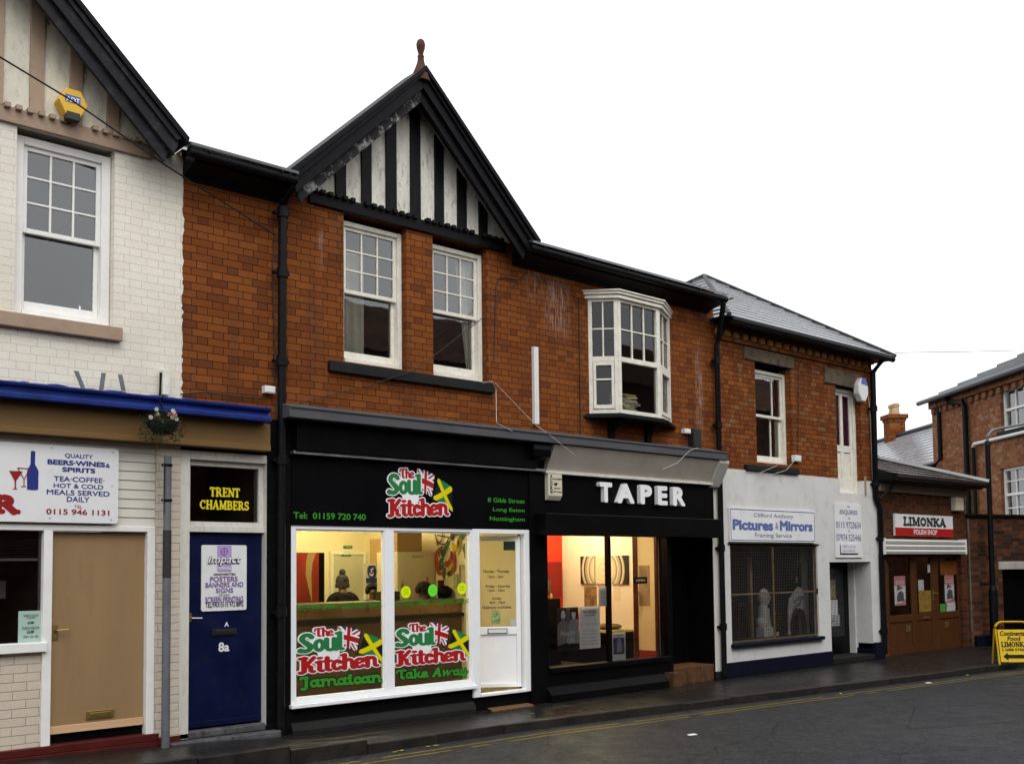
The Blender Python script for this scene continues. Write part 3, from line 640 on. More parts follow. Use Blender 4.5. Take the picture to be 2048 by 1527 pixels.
# shopfront of the white building
SF = -.03
xR = P(309, 1250, SF)[0]
zwh = P(150, 1050, SF)[1]
zcb = P(275, 820, -.3); CB = P(275, 818, -.3)[1]; CT = P(275, 785, -.3)[1]
xce = P(551, 830, -.3)[0]
b = MB().xprism([(-.30, CB), (-.30, CB + .05), (-.265, CB + .06), (-.245, CB + .10), (-.29, CB + .112), (-.30, CB + .14), (-.26, CB + .152), (-.1, CB + .165), (.0, CB + .17), (.0, CB)], -2, xce - .04)
cor = b.build('blue_cornice', M['blue_gloss'], wb, bevel=.008)
b = MB()
for k in range(26):
    x = 1.2 + k * .15 + random.uniform(-.05, .05)
    if x < xce - .3: b.ball(x, -.2 + random.uniform(-.04, .04), CB + .148, random.uniform(.05, .13), .05, random.uniform(.012, .025), 8, 5, .2)
b.build('flashing', M['blue_gloss'], wb, smooth=True)
zfb = P(300, 885, -.14)[1]; xfe = P(541, 870, -.14)[0]
MB().box(-2, xfe, -.14, .0, zfb + .06, CB).box(-2, xfe - .01, -.17, .0, zfb, zfb + .06).build('tan_fascia', M['tan_fascia'], wb, bevel=.006)
b = MB(); n = 9; hh = (zfb - zwh) / n
for k in range(n): b.xprism([(-.0, zwh + k * hh), (-.016, zwh + k * hh), (-.006, zwh + (k + 1) * hh - .004), (0, zwh + (k + 1) * hh)], -2, xR)
b.build('siding', M['siding'], wb)
MB().box(-2, xR, .0, .2, zwh, 3.3).build('shopfront_backing', M['siding'], wb)
xp0, xp1 = xR, P(357, 1200, SF)[0]
MB().box(xp0 + .002, xp1, -.05, .2, .0, zfb).build('brick_pier', M['cream_brick'], wb)
xw1 = P(86, 1180, SF)[0]; xd0 = P(103, 1250, SF)[0]; xd1 = P(293, 1250, SF)[0]
zd0 = P(200, 1462, SF)[1]; zd1 = P(200, 1062, SF)[1]; zsill = P(88, 1292, SF)[1]
b = MB().box(-2, xR, -.035, .12, zd1, zwh).box(xw1, xd0, -.04, .12, .12, zd1).box(xd1, xR, -.04, .12, .12, zd1)
b.build('white_shopfront_frame', M['white_frame'], wb, bevel=.006)
MB().box(-2, xw1 + .03, -.075, .1, zsill - .045, zsill + .04).build('display_window_sill', M['white_frame'], wb, bevel=.006)
quadpane(-2, xw1, zsill + .03, zd1, .03, M['shop_pane'], wb, 'display_window_pane')
MB().box(-2, xw1, -.015, .18, .1, zsill - .045).build('dwarf_wall', M['cream_brick'], wb)
room('shop_room', -2, xw1 + .05, .2, 3.5, .1, 3.0, M['room_dark'], wb)
dr = MB().box(xd0 + .004, xd1 - .004, .03, .075, zd0 + .075, zd1 - .004).build('door', M['beige_board'], wb)
MB().box(xd0 - .01, xd1 + .01, .05, .2, .0, zd0 + .1).build('door_threshold', M['black_paint'], wb)
MB().box(xd0 + .006, xd1 - .006, .012, .03, zd0 + .015, zd0 + .085).build('threshold_board', M['raw_wood'], dr, bevel=.003)
x0, x1, z0, z1 = Rc(173, 1421.5, 228, 1432, .02)
lb = MB().box(x0, x1, .014, .03, z0, z1).box(x0 + .03, x1 - .03, .008, .014, z0 + .018, z1 - .018).build('letterbox', M['brass'], dr, bevel=.003)
x0, x1, z0, z1 = Rc(106.5, 1249, 116, 1279, .02)
MB().box(x0, x1, .022, .03, z0, z1).tube([((x0 + x1) / 2, .02, z1 - .05), ((x0 + x1) / 2, -.02, z1 - .05), (x1 + .08, -.022, z1 - .045)], .008).build('handle', M['brass'], dr)
b = MB().box(-2, xp1 - .2, -.06, .2, 0, .195).box(xp1 - .198, xp1 + .02, -.058, .2, 0, .15)
for k in range(2): b.box(-2, xp1 - .21, -.066, -.06, .06 + k * .068, .122 + k * .068)
b.build('maroon_plinth', M['maroon'], wb, bevel=.004)
xs_ = -.3
# main slope of the terrace roof and gutters belong to the red terrace below

# ------------------------------------------------------------------ red brick terrace
rt = thing('red_brick_terrace', 'long red brick terrace with black timbered gable and two shopfronts', 'building', (9, .1, 0))
XT = 13.262
w1 = Q4((680, 440), (804, 468), (679, 722), (803, 741), .09); w2 = Q4((857, 487), (963, 510), (858, 750), (965, 766), .09)
bt, bb = (P(638, 379)[1] + P(995, 477.5)[1]) / 2, (P(619.6, 405.5)[1] + P(1011.6, 508.6)[1]) / 2
zw1 = bb + .02
BX = [(10.42, 0), (10.71, -.29), (11.58, -.29), (12.17, 0)]
zb0, zb1 = P(1238, 826, -.29)[1], P(1280, 612, -.29)[1]
b = MB().wall(XB, XT, 3.3, 6.0, [(w1[0] - .005, w1[1] + .005, w1[2] - .01, zw1), (w2[0] - .005, w2[1] + .005, w2[2] - .01, zw1), (10.5, 12.1, zb0 + .02, zb1 + .1)], 0, .23)
b.build('wall', M['red_brick'], rt)
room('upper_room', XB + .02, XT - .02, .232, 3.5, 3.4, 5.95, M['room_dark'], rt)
f1 = sash_window(rt, w1, .09, P(740, 590, .12)[1], M['old_white'], (3, 3), (1, 1), fw=.06)
f2 = sash_window(rt, w2, .09, P(910, 628, .12)[1], M['old_white'], (3, 3), (1, 1), fw=.06, open_by=.02)
x0, x1, z0, z1 = Q4((661, 719), (991, 767), (661, 741), (990, 786), -.06)
MB().box(x0, x1, -.06, .1, z0, z1).build('stone_sill', M['stone_black'], rt, bevel=.01)
xb0, xb1 = P(619.6, 395, -.04)[0], P(1012, 495, -.04)[0]
MB().box(xb0, xb1, -.04, .0, bb, bt - .035).build('timber_beam', M['black_timber'], rt, bevel=.006)
for k in range(38):
    x = xb0 + .03 + k * .098
    if k % 9 != 6 and x < xb1 - .06: MB().box(x, x + .055, -.085, .0, bt - .06, bt - .012).build('dentil', M['black_timber'], rt, bevel=.005)
T2 = [(667.7, 689, 371), (720, 740, 387), (769, 790, 387), (818, 838, 387), (867, 884.5, 400), (912, 930, 420), (955, 971.6, 445)]
gable(rt, 7.325, 7.612, 1.775, 1.685, M['roughcast'], [(P(a, y)[0], P(c, y)[0]) for a, c, y in T2], M['black_timber'], M['black_timber'], beam_top=bt, peel=M['peeling'])
za = 7.612
fin = MB().lathe([(.11, za - .16), (.105, za - .08), (.07, za + .0), (.045, za + .07), (.036, za + .13), (.042, za + .15), (.03, za + .165), (.034, za + .20), (.05, za + .25), (.054, za + .295), (.04, za + .34), (.015, za + .36)], 7.325, -.3, 14)
fin.build('finial', mat('sooty_terracotta', (.075, .03, .02), .8, .4, 14.0, .4, dirt=(.06, .055, .02), dirtamt=.5), rt, smooth=True)
# gutters, eaves and the shallow main roof
ge = P(1455, 602, -.34)
def eaves(x0, x1, zg, parent, rm=None):
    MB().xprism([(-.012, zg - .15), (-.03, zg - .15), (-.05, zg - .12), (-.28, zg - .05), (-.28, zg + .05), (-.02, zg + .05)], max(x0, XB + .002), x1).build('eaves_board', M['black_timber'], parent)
    g = MB().tube([(x0, -.36, zg), (x1, -.36, zg)], .05, 10)
    for k in range(int((x1 - x0) / .8) + 1): g.tube([(x0 + .2 + k * .8, -.30, zg + .02), (x0 + .2 + k * .8, -.43, zg + .03)], .012, 6)
    g.build('gutter', M['pipe_black'], parent, smooth=True)
    b = MB(); n = 8
    for k in range(n):
        y0, y1 = -.4 + k * .55, -.4 + (k + 1) * .55; z0 = zg + .06 + (y0 + .4) * .36; z1 = zg + .06 + (y1 + .4) * .36
        b.xprism([(y0 - .02, z0 + .02), (y1, z1 + .004), (y1, z1 - .04), (y0 - .02, z0 - .01)], x0, x1)
    b.build('roof', rm or M['slate'], parent)
zg = P(1260, 548, -.36)[1]; zgl = P(460, 325, -.36)[1]
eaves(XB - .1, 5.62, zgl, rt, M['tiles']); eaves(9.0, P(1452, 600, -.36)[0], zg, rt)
# oriel window
def cant(i): return BX[i], BX[i + 1]
zt0, zt1 = zb1 + .04, P(1238, 583, -.29)[1]
ow = MB()
poly = [(10.36, .0), (10.66, -.35), (11.63, -.35), (12.26, 0)]
po = lambda g: [(10.42 - g * 1.2, .0), (10.71 - g * .6, -.29 - g), (11.58 + g * .6, -.29 - g), (12.17 + g * 1.2, 0)]
ow = MB().zprism(po(.03), zt0, zt1 - .05).zprism(po(.07), zt1 - .05, zt1 - .012).zprism(po(.05), zt0 - .012, zt0 + .03).zprism(po(.09), zt1 - .012, zt1 + .01)
bay = ow.build('oriel_window', M['old_white'], rt, bevel=.006)
MB().zprism(po(.10), zb0 - .07, zb0 - .025).zprism(po(.05), zb0 - .025, zb0).build('oriel_sill', M['black_timber'], bay, bevel=.006)
def along(i, s0, s1, t0, t1, z0, z1, mb):
    (ax, ay), (bx, by) = cant(i); L = math.hypot(bx - ax, by - ay); ux, uy = (bx - ax) / L, (by - ay) / L; nx, ny = -uy, ux
    q = lambda s, t: (ax + ux * s + nx * t, ay + uy * s + ny * t)
    mb.zprism([q(s0, t0), q(s1, t0), q(s1, t1), q(s0, t1)], z0, z1); return L
zmid = P(1280, 725, -.29)[1]; fr = MB(); ps = MB()
for i in range(3):
    (ax, ay), (bx, by) = cant(i); L = math.hypot(bx - ax, by - ay)
    for s0, s1 in ((0, .055), (L - .055, L)): along(i, s0, s1, -.01, .06, zb0, zt0, fr)
    along(i, .055, L - .055, -.012, .06, zmid - .035, zmid + .035, fr); along(i, .055, L - .055, -.005, .06, zb0, zb0 + .06, fr); along(i, .055, L - .055, -.005, .06, zt0 - .05, zt0, fr)
    nb = (2, 3, 2)[i]
    for k in range(1, nb): s = .055 + (L - .11) * k / nb; along(i, s - .011, s + .011, .01, .04, zmid + .035, zt0 - .05, fr)
    zc2 = (zmid + zt0) / 2; along(i, .055, L - .055, .012, .038, zc2 - .01, zc2 + .01, fr)
    if i != 1:                                    # side casements
        cz = MB()
        for s0, s1 in ((.06, .1), (L - .1, L - .06)): along(i, s0, s1, -.02, .03, zb0 + .065, zmid - .04, cz)
        for z0, z1 in ((zb0 + .065, zb0 + .12), (zmid - .09, zmid - .04)): along(i, .1, L - .1, -.018, .03, z0, z1, cz)
        if i == 0: along(i, .1, L - .1, -.01, .02, zb0 + .46, zb0 + .485, cz)
        cz.build('casement', M['old_white'], bay, bevel=.004)
    ux, uy = (bx - ax) / L, (by - ay) / L; nx, ny = -uy, ux
    if i != 1 or True: ps.face([(ax + nx * .03, ay + ny * .03, zb0), (bx + nx * .03, by + ny * .03, zb0), (bx + nx * .03, by + ny * .03, zt0), (ax + nx * .03, ay + ny * .03, zt0)])
fr.build('oriel_frame', M['old_white'], bay, bevel=.004); ps.build('pane', M['dim_pane'], bay)
MB().zprism([(10.45, .2), (10.74, -.25), (11.55, -.25), (12.1, .2)], zb0 + .001, zb0 + .012).build('window_board', M['old_white'], bay)
for px in (1230, 1303):
    x = P(px, 860, -.1)[0]
    MB().xprism([(0, zb0 - .34), (-.05, zb0 - .34), (-.07, zb0 - .2), (-.24, zb0 - .08), (-.24, zb0 - .07), (0, zb0 - .07)], x - .05, x + .05).build('oriel_bracket', M['black_timber'], bay, bevel=.008)
# grey lead cornice
cz0, cz1 = P(1100, 884.5, -.3)[1], P(1100, 866, -.3)[1]
xc0, xc1 = P(580, 824, -.3)[0], P(1455, 913, -.3)[0]
MB().box(xc0, xc1, -.30, -.0, cz0, cz1).xprism([(-.30, cz1), (.0, cz1 + .075), (.0, cz1)], xc0, xc1).box(xc0, xc1, -.315, -.30, cz1 - .02, cz1 + .004).build('grey_cornice', M['grey_lead'], rt, bevel=.006)
# ---- Trent Chambers doorway
x0 = P(358, 1200, -.02)[0]; x1 = P(532, 1200, -.02)[0]; zt = P(450, 905, -.02)[1]
yd = .06
zth = P(445, 1452, yd)[1]
dx0, dx1, dz0, dz1 = P(370, 1250, yd)[0], P(523.5, 1250, yd)[0], zth, P(445, 1064, yd)[1]
tq = Q4((379, 931), (516, 937), (377, 1041), (514, 1046), yd)
b = MB().box(x0, dx0, -.03, .16, .1, zt).box(dx1, x1, -.03, .16, .14, zt).box(dx0, dx1, -.03, .16, tq[3] + .055, zt).box(dx0, dx1, .01, .16, dz1, dz1 + .06)
for u in ((dx0, tq[0]), (tq[1], dx1)): b.box(*u, .03, .14, dz1 + .06, tq[3] + .055)
b.box(tq[0], tq[1], .03, .14, tq[3], tq[3] + .055).box(tq[0], tq[1], .03, .14, dz1 + .06, tq[2])
fr8 = b.build('door_surround', M['grey_white'], rt, bevel=.006)
tl = quadpane(tq[0], tq[1], tq[2], tq[3], .06, M['shop_pane'], rt, 'transom_window')
room('stair_hall', x0, x1, .161, 2, 0, 3.2, M['room_dark'], rt)
d8 = MB().box(dx0 + .004, dx1 - .004, yd, yd + .045, dz0 + .02, dz1 - .005).box(dx0 + .01, dx1 - .01, yd - .008, yd, dz0 + .02, dz0 + .075).build('door', M['blue_door'], rt, bevel=.003)
b = MB()
for wd, bx in (('TRENT', (419.8, 973, 479.7, 994.6)), ('CHAMBERS', (400.2, 998.3, 497.6, 1020.5))):
    vs, fs = contour(fitsegs(strokes(wd, SLAB), Rc(*bx, .05)), .004, .002); b.add2d(vs, fs, lambda u, v: (u, .05, v))
b.build('transom_lettering', M['yellow_ink'], tl)
x_0, x_1, z_0, z_1 = Rc(424, 1258, 472.5, 1268, yd)
MB().box(x_0, x_1, yd - .014, yd, z_0, z_1).box(x_0 + .025, x_1 - .025, yd - .02, yd - .014, z_0 + .014, z_1 - .012).build('letterbox', M['black_plastic'], d8, bevel=.003)
x_0, x_1, z_0, z_1 = Rc(376, 1225, 382.5, 1243, yd)
MB().box(x_0, x_1, yd - .008, yd, z_0, z_1).build('lock_plate', M['brass'], d8)
MB().tube([((x_0 + x_1) / 2, yd, z_1 - .05), ((x_0 + x_1) / 2, yd - .05, z_1 - .05), (x_1 + .09, yd - .055, z_1 - .055)], .007).build('handle', M['chrome'], d8, smooth=True)
MB().ptext('A', 449, 1242.7, 457.5, 1252, yd - .003, .02).ptext('8a', 437, 1284, 458.5, 1301.5, yd - .003, .03).build('door_number', M['sign_white'], d8)
b = MB().box(P(340, 1460, -.1)[0], P(560, 1460, -.1)[0], -.14, .2, 0, .09).box(x0, x1, -.03, .2, .09, zth)
b.build('door_step', M['step_stone'], rt, bevel=.015)
# black brick pier between doorway and takeaway
xpa, xpb = x1, P(580, 1250, -.02)[0]
MB().box(xpa + .002, xpb, -.04, .2, .0, cz0 - .002).build('black_pier', M['black_brick'], rt)
# ---- Soul Kitchen shopfront
xs0, xs1 = xpb, P(1062, 1200, -.02)[0]
zsf = P(770, 1053, -.03)[1]
MB().box(xs0, xs1 + .02, -.05, .18, zsf, cz0 - .02).build('black_fascia', M['black_vinyl'], rt)
zst = P(830, 922, -.13)[1]
MB().box(xs0 - .02, P(1092, 935, -.13)[0], -.13, -.05, zst - .012, zst + .022).build('fascia_trim', M['alu'], rt, bevel=.004)
MB().box(xs0, xs1 + .02, -.16, -.05, zst + .023, cz0 - .003).build('shutter_housing', M['black_paint'], rt, bevel=.006)
fq = Q4((578, 1050), (945, 1056), (578, 1409), (945, 1369), -.035)
pl = Q4((586, 1059), (770, 1060), (586, 1397), (770, 1378), -.01); pr = Q4((783, 1062), (942, 1063), (783, 1375.5), (942, 1360), -.01)
fx0, fx1, fz0, fz1 = fq
b = MB().box(fx0, pl[0] + .02, -.035, .04, fz0, fz1).box(pl[1] - .02, pr[0] + .02, -.035, .04, fz0, fz1).box(pr[1] - .02, fx1, -.035, .04, fz0, fz1)
zA, zB = min(pl[2], pr[2]), max(pl[3], pr[3])
for u, v in ((pl[0] + .02, pl[1] - .02), (pr[0] + .02, pr[1] - .02)): b.box(u, v, -.035, .04, fz0, zA).box(u, v, -.035, .04, zB, fz1)
for q in (pl, pr):                                # glazing beads
    x_0, x_1 = q[0], q[1]
    b.box(x_0 + .02, x_0 + .035, -.022, .02, zA, zB).box(x_1 - .035, x_1 - .02, -.022, .02, zA, zB).box(x_0 + .035, x_1 - .035, -.022, .02, zA, zA + .016).box(x_0 + .035, x_1 - .035, -.022, .02, zB - .016, zB)
sw = b.build('shop_window', M['upvc'], rt, bevel=.004)
zsl = P(765, 1392, -.09)[1]
MB().box(fx0 - .0, fx1 + .03, -.09, .02, zsl - .03, fz0 - .001).build('window_sill', M['upvc'], sw, bevel=.006)
for q in (pl, pr): quadpane(q[0] + .01, q[1] - .01, zA - .01, zB + .01, .0, M['shop_pane'], sw)
dfx0, dfx1 = P(946, 1225, -.045)[0], P(1060, 1225, -.045)[0]; dfz0, dfz1 = P(1003, 1388, -.045)[1], P(1003, 1058, -.045)[1]
ox0, ox1, oz0, oz1 = P(957.5, 1225, -.02)[0], P(1048.5, 1225, -.02)[0], P(1003, 1379, -.02)[1], P(1003, 1067, -.02)[1]
dfr = MB().box(dfx0, ox0, -.05, .045, dfz0, dfz1).box(ox1, dfx1, -.05, .045, dfz0, dfz1).box(ox0, ox1, -.05, .045, oz1, dfz1).box(ox0, ox1, -.06, .045, dfz0, dfz0 + .035).build('door_frame', M['upvc'], rt, bevel=.005)
LEAF = (ox1 - .02, .03, math.radians(180 - 33))     # hinge at the right jamb, leaf swung inwards
LW = ox1 - ox0 - .06; lz0, lz1 = oz0 + .01, oz1 - .02
def leafq(a, b_, c, d): 
    s0, z1_ = Pl(a, b_, LEAF); s1, z0_ = Pl(c, d, LEAF); return s1, s0, z0_, z1_   # local x runs from the hinge leftwards
zr0, zr1 = Pl(1000, 1255, LEAF)[1], Pl(1000, 1266, LEAF)[1]
gz0, gz1 = Pl(1000, 1252.5, LEAF)[1], Pl(1000, 1081, LEAF)[1]; gs0, gs1 = Pl(1031.5, 1170, LEAF)[0], LW - .1
pz0, pz1 = Pl(1000, 1365, LEAF)[1], Pl(1000, 1268, LEAF)[1]
b = MB(LEAF).box(0, gs0, -.03, .03, lz0, lz1).box(gs1, LW, -.03, .03, lz0, lz1).box(gs0, gs1, -.03, .03, gz1, lz1).box(gs0, gs1, -.03, .03, pz1, gz0).box(gs0, gs1, -.03, .03, lz0, pz0).box(gs0, gs1, -.012, .012, pz0, pz1)
kd = b.build('shop_door', M['upvc'], rt, bevel=.004)
MB(LEAF).face([(gs0, 0, gz0), (gs1, 0, gz0), (gs1, 0, gz1), (gs0, 0, gz1)]).build('pane', M['shop_pane'], kd)
a, c, z_0, z_1 = leafq(974.5, 1255, 1014, 1266)
a, c = Pl(1014, 1261, LEAF)[0], Pl(974.5, 1261, LEAF)[0]
MB(LEAF).box(a, c, .03, .036, gz0 - .085, gz0 - .02).build('letterbox_rim', M['black_plastic'], kd); MB(LEAF).box(a + .01, c - .01, .036, .046, gz0 - .076, gz0 - .029).build('letterbox', M['white_plastic'], kd, bevel=.003)
MB(LEAF).box(gs1 + .03, gs1 + .06, .03, .07, 1.0, 1.16).build('handle', M['chrome'], kd, bevel=.004)
MB().box(xs0, fx1, -.02, .18, .0, fz0 - .03).box(dfx0 - .01, dfx1, -.01, .18, 0, dfz0).build('stall_riser', M['black_brick'], rt)
b = MB().xprism([(-.02, .13), (-.05, .12), (-.09, .05), (-.09, 0), (-.02, 0)], xs0, dfx0)
b.build('plinth', M['stone_black'], rt, bevel=.004)
MB().box(dfx1, P(1091, 1225, -.06)[0], -.07, .18, 0, cz0 - .02).build('pilaster', M['black_paint'], rt, bevel=.006)
xk0, xk1 = P(1062, 910, -.2)[0], P(1096, 910, -.2)[0]
MB().xprism([(-.07, cz0 - .33), (-.12, cz0 - .31), (-.13, cz0 - .24), (-.17, cz0 - .2), (-.25, cz0 - .18), (-.27, cz0 - .09), (-.24, cz0 - .004), (-.07, cz0 - .004)], xk0, xk1).build('scroll_corbel', M['black_paint'], rt, bevel=.012)
# ---- Taper shopfront
xt0, xt1 = P(1091, 1225, -.06)[0], P(1426, 1225, -.06)[0]
ztt, ztb = P(1260, 953, -.12)[1], P(1260, 1045, -.08)[1]
MB().box(xt0, P(1427, 1000, -.06)[0], -.06, .16, ztb - .1, ztt + .03).build('salon_fascia', M['black_vinyl'], rt)
MB().xprism([(-.10, ztt), (-.10, ztt + .02), (-.26, cz0 - .01), (-.05, cz0 - .01), (-.05, ztt)], xt0 + .02, P(1437, 980, -.1)[0]).build('cream_cove', mat('cream_cove_paint', (.40, .355, .30), .6, .1, 3.0, .1), rt)
MB().box(xt0 - .02, P(1425, 970, -.12)[0], -.135, -.06, ztt - .035, ztt).build('cove_trim', M['grey_white'], rt, bevel=.005)
MB().xprism([(-.05, ztt - .08), (-.1, ztt - .06), (-.28, cz0 - .05), (-.28, cz0 - .004), (0, cz0 - .004), (0, ztt - .08)], P(1423, 960, -.12)[0], P(1441, 960, -.12)[0] + .02).build('end_console', mat('dull_console_paint', (.42, .40, .36), .6, .12, 4.0, .3), rt, bevel=.008)
sx0, sx1 = P(1093, 1050, -.28)[0], P(1443, 1055, -.28)[0]; sz0, sz1 = P(1260, 1072, -.28)[1], P(1260, 1031, -.28)[1]
MB().box(sx0, sx1, -.28, -.06, sz0, sz1).build('roller_shutter_box', M['black_paint'], rt, bevel=.012)
tqv = Q4((1092, 1072), (1331, 1075), (1095, 1335), (1336, 1310), .0)
tx0, tx1, tz0, tz1 = tqv; txm = P(1219, 1200, 0)[0]
tz1 = sz0 + .03
b = MB().box(xt0, tx0, -.03, .1, .0, tz1 + .1).box(txm - .025, txm + .025, -.02, .06, tz0, tz1).box(tx1, tx1 + .09, -.03, .1, .0, tz1 + .1).box(tx0, tx1, -.03, .1, tz1, tz1 + .1).box(tx0, tx1, -.06, .1, tz0 - .07, tz0)
tw = b.build('salon_window', M['black_paint'], rt, bevel=.006)
for u, v in ((tx0, txm - .025), (txm + .025, tx1)): quadpane(u, v, tz0, tz1, .02, M['shop_pane'], tw)
MB().box(tx0, tx1 + .09, -.02, .15, 0, tz0 - .07).xprism([(-.02, .2), (-.06, .19), (-.16, .1), (-.16, 0), (-.02, 0)], xt0, P(1332, 1350, -.1)[0]).build('salon_stall_riser', M['black_paint'], rt, bevel=.006)
lx0, lx1 = tx1 + .09, P(1424, 1200, 0)[0]
b = MB().box(lx0 - .06, lx0, .1, .54, .22, 2.7).box(lx1, lx1 + .02, -.02, .54, .0, ztt).box(lx0, lx1, .48, .55, .22, 2.7).box(lx0, lx1, -.02, .5, 2.32, 2.4).box(lx0, lx1, .44, .48, .22, .3)
b.build('lobby_lining', M['black_paint'], rt)
MB().box(lx0 + .12, lx1 - .08, .44, .475, .3, 2.25).build('salon_door', M['black_vinyl'], rt, bevel=.005)
lz = P(1385, 1332, -.02)[1]
MB().box(lx0 - .0, lx1, .0, .48, .0, lz).build('tiled_step', M['tile_orange'], rt)
n = 3; b = MB()
for k in range(n): x = lx0 + (lx1 - lx0) * k / n; b.box(x + .004, x + (lx1 - lx0) / n - .004, -.012, .0, .0, lz - .003)
b.box(lx0 - .2, lx0 - .004, -.19, -.02, 0, .2)
b.build('step_tiles', M['tile_brown'], rt, bevel=.003)
MB().box(lx1 + .02, XT + .003, -.03, .2, .12, cz0 - .1).build('white_pier', M['grey_white'], rt, bevel=.008)
MB().box(lx1 + .02, XT + .003, -.05, .2, 0, .12).build('pier_foot', M['stone_black'], rt, bevel=.01)
# closing wall above the shopfronts (behind fascias)
MB().box(xpa, XT, .18, .23, 2.9, 3.4).build('bressummer', M['black_paint'], rt)

# ------------------------------------------------------------------ half rendered building (picture framer)
cb = thing('half_rendered_building', 'two storey brick building with white rendered ground floor and hipped slate roof', 'building', (15.7, .1, 0))
XC = 18.08
zr = P(1590, 949, 0)[1]
we = P(1440, 645, -.3)[1]
cw = Q4((1498, 737), (1571, 749), (1501, 924), (1572, 932), .12)
cd = Q4((1658.6, 773), (1706, 781), (1665, 985), (1715, 990), .12)
cwz1 = P(1540, 728, 0)[1]
lin = Q4((1488, 693), (1588, 713), (1489, 717), (1587, 738), -.02); lin2 = Q4((1648.5, 737), (1723, 745), (1650, 765), (1723, 779), -.02)
wz = 5.52
MB().wall(XT, XC, zr - .0, wz, [(cw[0], cw[1], cw[2], lin[2]), (cd[0], cd[1], zr - 1, lin2[2])], 0, .23).build('wall', M['mixed_brick'], cb)
sq = Q4((1456.5, 1087), (1631, 1088), (1462, 1286), (1637, 1272.5), 0)
dq = (P(1658.4, 1200)[0], P(1741, 1200)[0], .1, P(1700, 1123)[1])
doorz = cd[2]
MB().wall(XT, XC, .2, zr, [(sq[0], sq[1], sq[2], sq[3]), (dq[0], dq[1], -1, dq[3]), (cd[0], cd[1], doorz, 9)], -.025, .3).build('rendered_wall', M['render_white'], cb)
pz = P(1550, 1342, -.05)[1]
pz1 = P(1500, 1333, -.05)[1]
MB().box(XT + .06, dq[0], -.05, .28, 0, .235).box(dq[1], XC + .02, -.09, .28, 0, .30).build('navy_plinth', M['navy'], cb, bevel=.012)
MB().box(dq[0], dq[1] + .1, -.06, .5, 0, .1).build('door_step', M['stone_black'], cb, bevel=.012)
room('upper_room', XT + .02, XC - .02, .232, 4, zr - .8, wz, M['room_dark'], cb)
sash_window(cb, cw, .12, P(1535, 832, .14)[1], M['old_white'], (2, 1), (2, 1), fw=.06, colpos=[.72])
MB().box(lin[0], lin[1], -.03, .12, lin[2], lin[3]).build('stone_lintel', M['stone'], cb, bevel=.015)
MB().box(lin2[0], lin2[1], -.03, .12, lin2[2], lin2[3]).build('stone_lintel', M['stone'], cb, bevel=.015)
csl = Q4((1494, 926), (1599, 939), (1494, 938), (1599, 951), -.06)
MB().box(csl[0], csl[1], -.07, .12, csl[2], csl[3]).build('window_sill', M['stone_black'], cb, bevel=.012)
# loading door with two glazed lights
x0, x1, z0, z1 = cd
fd = MB().box(x0, x0 + .05, .1, .22, z0, z1).box(x1 - .09, x1, .1, .22, z0, z1).box(x0 + .05, x1 - .09, .1, .22, z1 - .07, z1).build('loading_door', M['old_white'], cb, bevel=.006)
a, c = x0 + .05, x1 - .09; zm_ = z0 + (z1 - z0) * .46
b = MB().box(a, a + .06, .13, .17, z0, z1 - .07).box(c - .07, c, .13, .17, z0, z1 - .07).box((a + c) / 2 - .045, (a + c) / 2 + .045, .13, .17, z0, z1 - .07)
for z_0, z_1 in ((z1 - .13, z1 - .07), (zm_ - .12, zm_), (z0, z0 + .3)): b.box(a + .06, (a + c) / 2 - .045, .13, .17, z_0, z_1).box((a + c) / 2 + .045, c - .07, .13, .17, z_0, z_1)
b.box(a + .06, c - .07, .15, .165, z0 + .3, zm_ - .12)
b.build('door_leaf', M['old_white'], fd, bevel=.004)
MB().face([(a, .155, zm_), (c, .155, zm_), (c, .155, z1 - .1), (a, .155, z1 - .1)]).build('coloured_pane', mat('plum_glass', (.035, .006, .016), .15, .2, 3.0, .02), fd)
MB().box(x1 + .02, x1 + .06, -.045, -.02, z0 - .02, z0 + .33).build('wooden_batten', mat('weathered_batten', (.3, .24, .15), .8), cb)
# cornice of stepped bricks
b = MB(); zt_ = wz - .02
zdc = P(1460, 666, -.05)[1]; zdb = P(1454, 681, -.03)[1]
b.box(XT, XC, -.06, .0, zdc + .042, zt_).box(XT, XC, -.03, .0, zdb, zdc - .05)
k = XT + .03
buff = mat('buff_brick', (.42, .25, .1), .8, .3, 3.0, .4)
while k < XC - .12: MB().box(k, k + .115, -.05, .0, zdc - .045, zdc + .04).build('dentil', buff, cb, bevel=.004); k += .235
b.build('brick_cornice', M['mixed_brick'], cb)
MB().box(XT, XC + .15, -.3, .0, wz - .03, wz + .03).tube([(XT, -.33, wz), (XC + .2, -.33, wz)], .055, 8).build('gutter', M['pipe_black'], cb)
ap = (15.68, 2.0, 7.13); e0, e1 = wz + .04, None
b = MB(); n = 14
cn = [(XT - .1, -.38), (XC + .22, -.38), (XC + .22, 4.4), (XT - .1, 4.4)]
for k in range(n):
    t0, t1 = k / n, (k + 1) / n
    for i in range(4):
        A, B = cn[i], cn[(i + 1) % 4]
        f = lambda p, t, dz: (p[0] + (ap[0] - p[0]) * t, p[1] + (ap[1] - p[1]) * t, e0 + (ap[2] - e0) * t + dz)
        b.face([f(A, t0, .022), f(B, t0, .022), f(B, t1, .004), f(A, t1, .004)]); b.face([f(A, t0, .0), f(B, t0, .0), f(B, t0, .022), f(A, t0, .022)])
b.build('hipped_roof', M['slate'], cb)
b = MB()
for i in range(4): A = cn[i]; b.tube([(A[0], A[1], e0 + .02), (ap[0], ap[1], ap[2] + .02)], .035, 6)
b.build('hip_tiles', mat('dark_hip', (.035, .035, .037), .5, .3), cb)
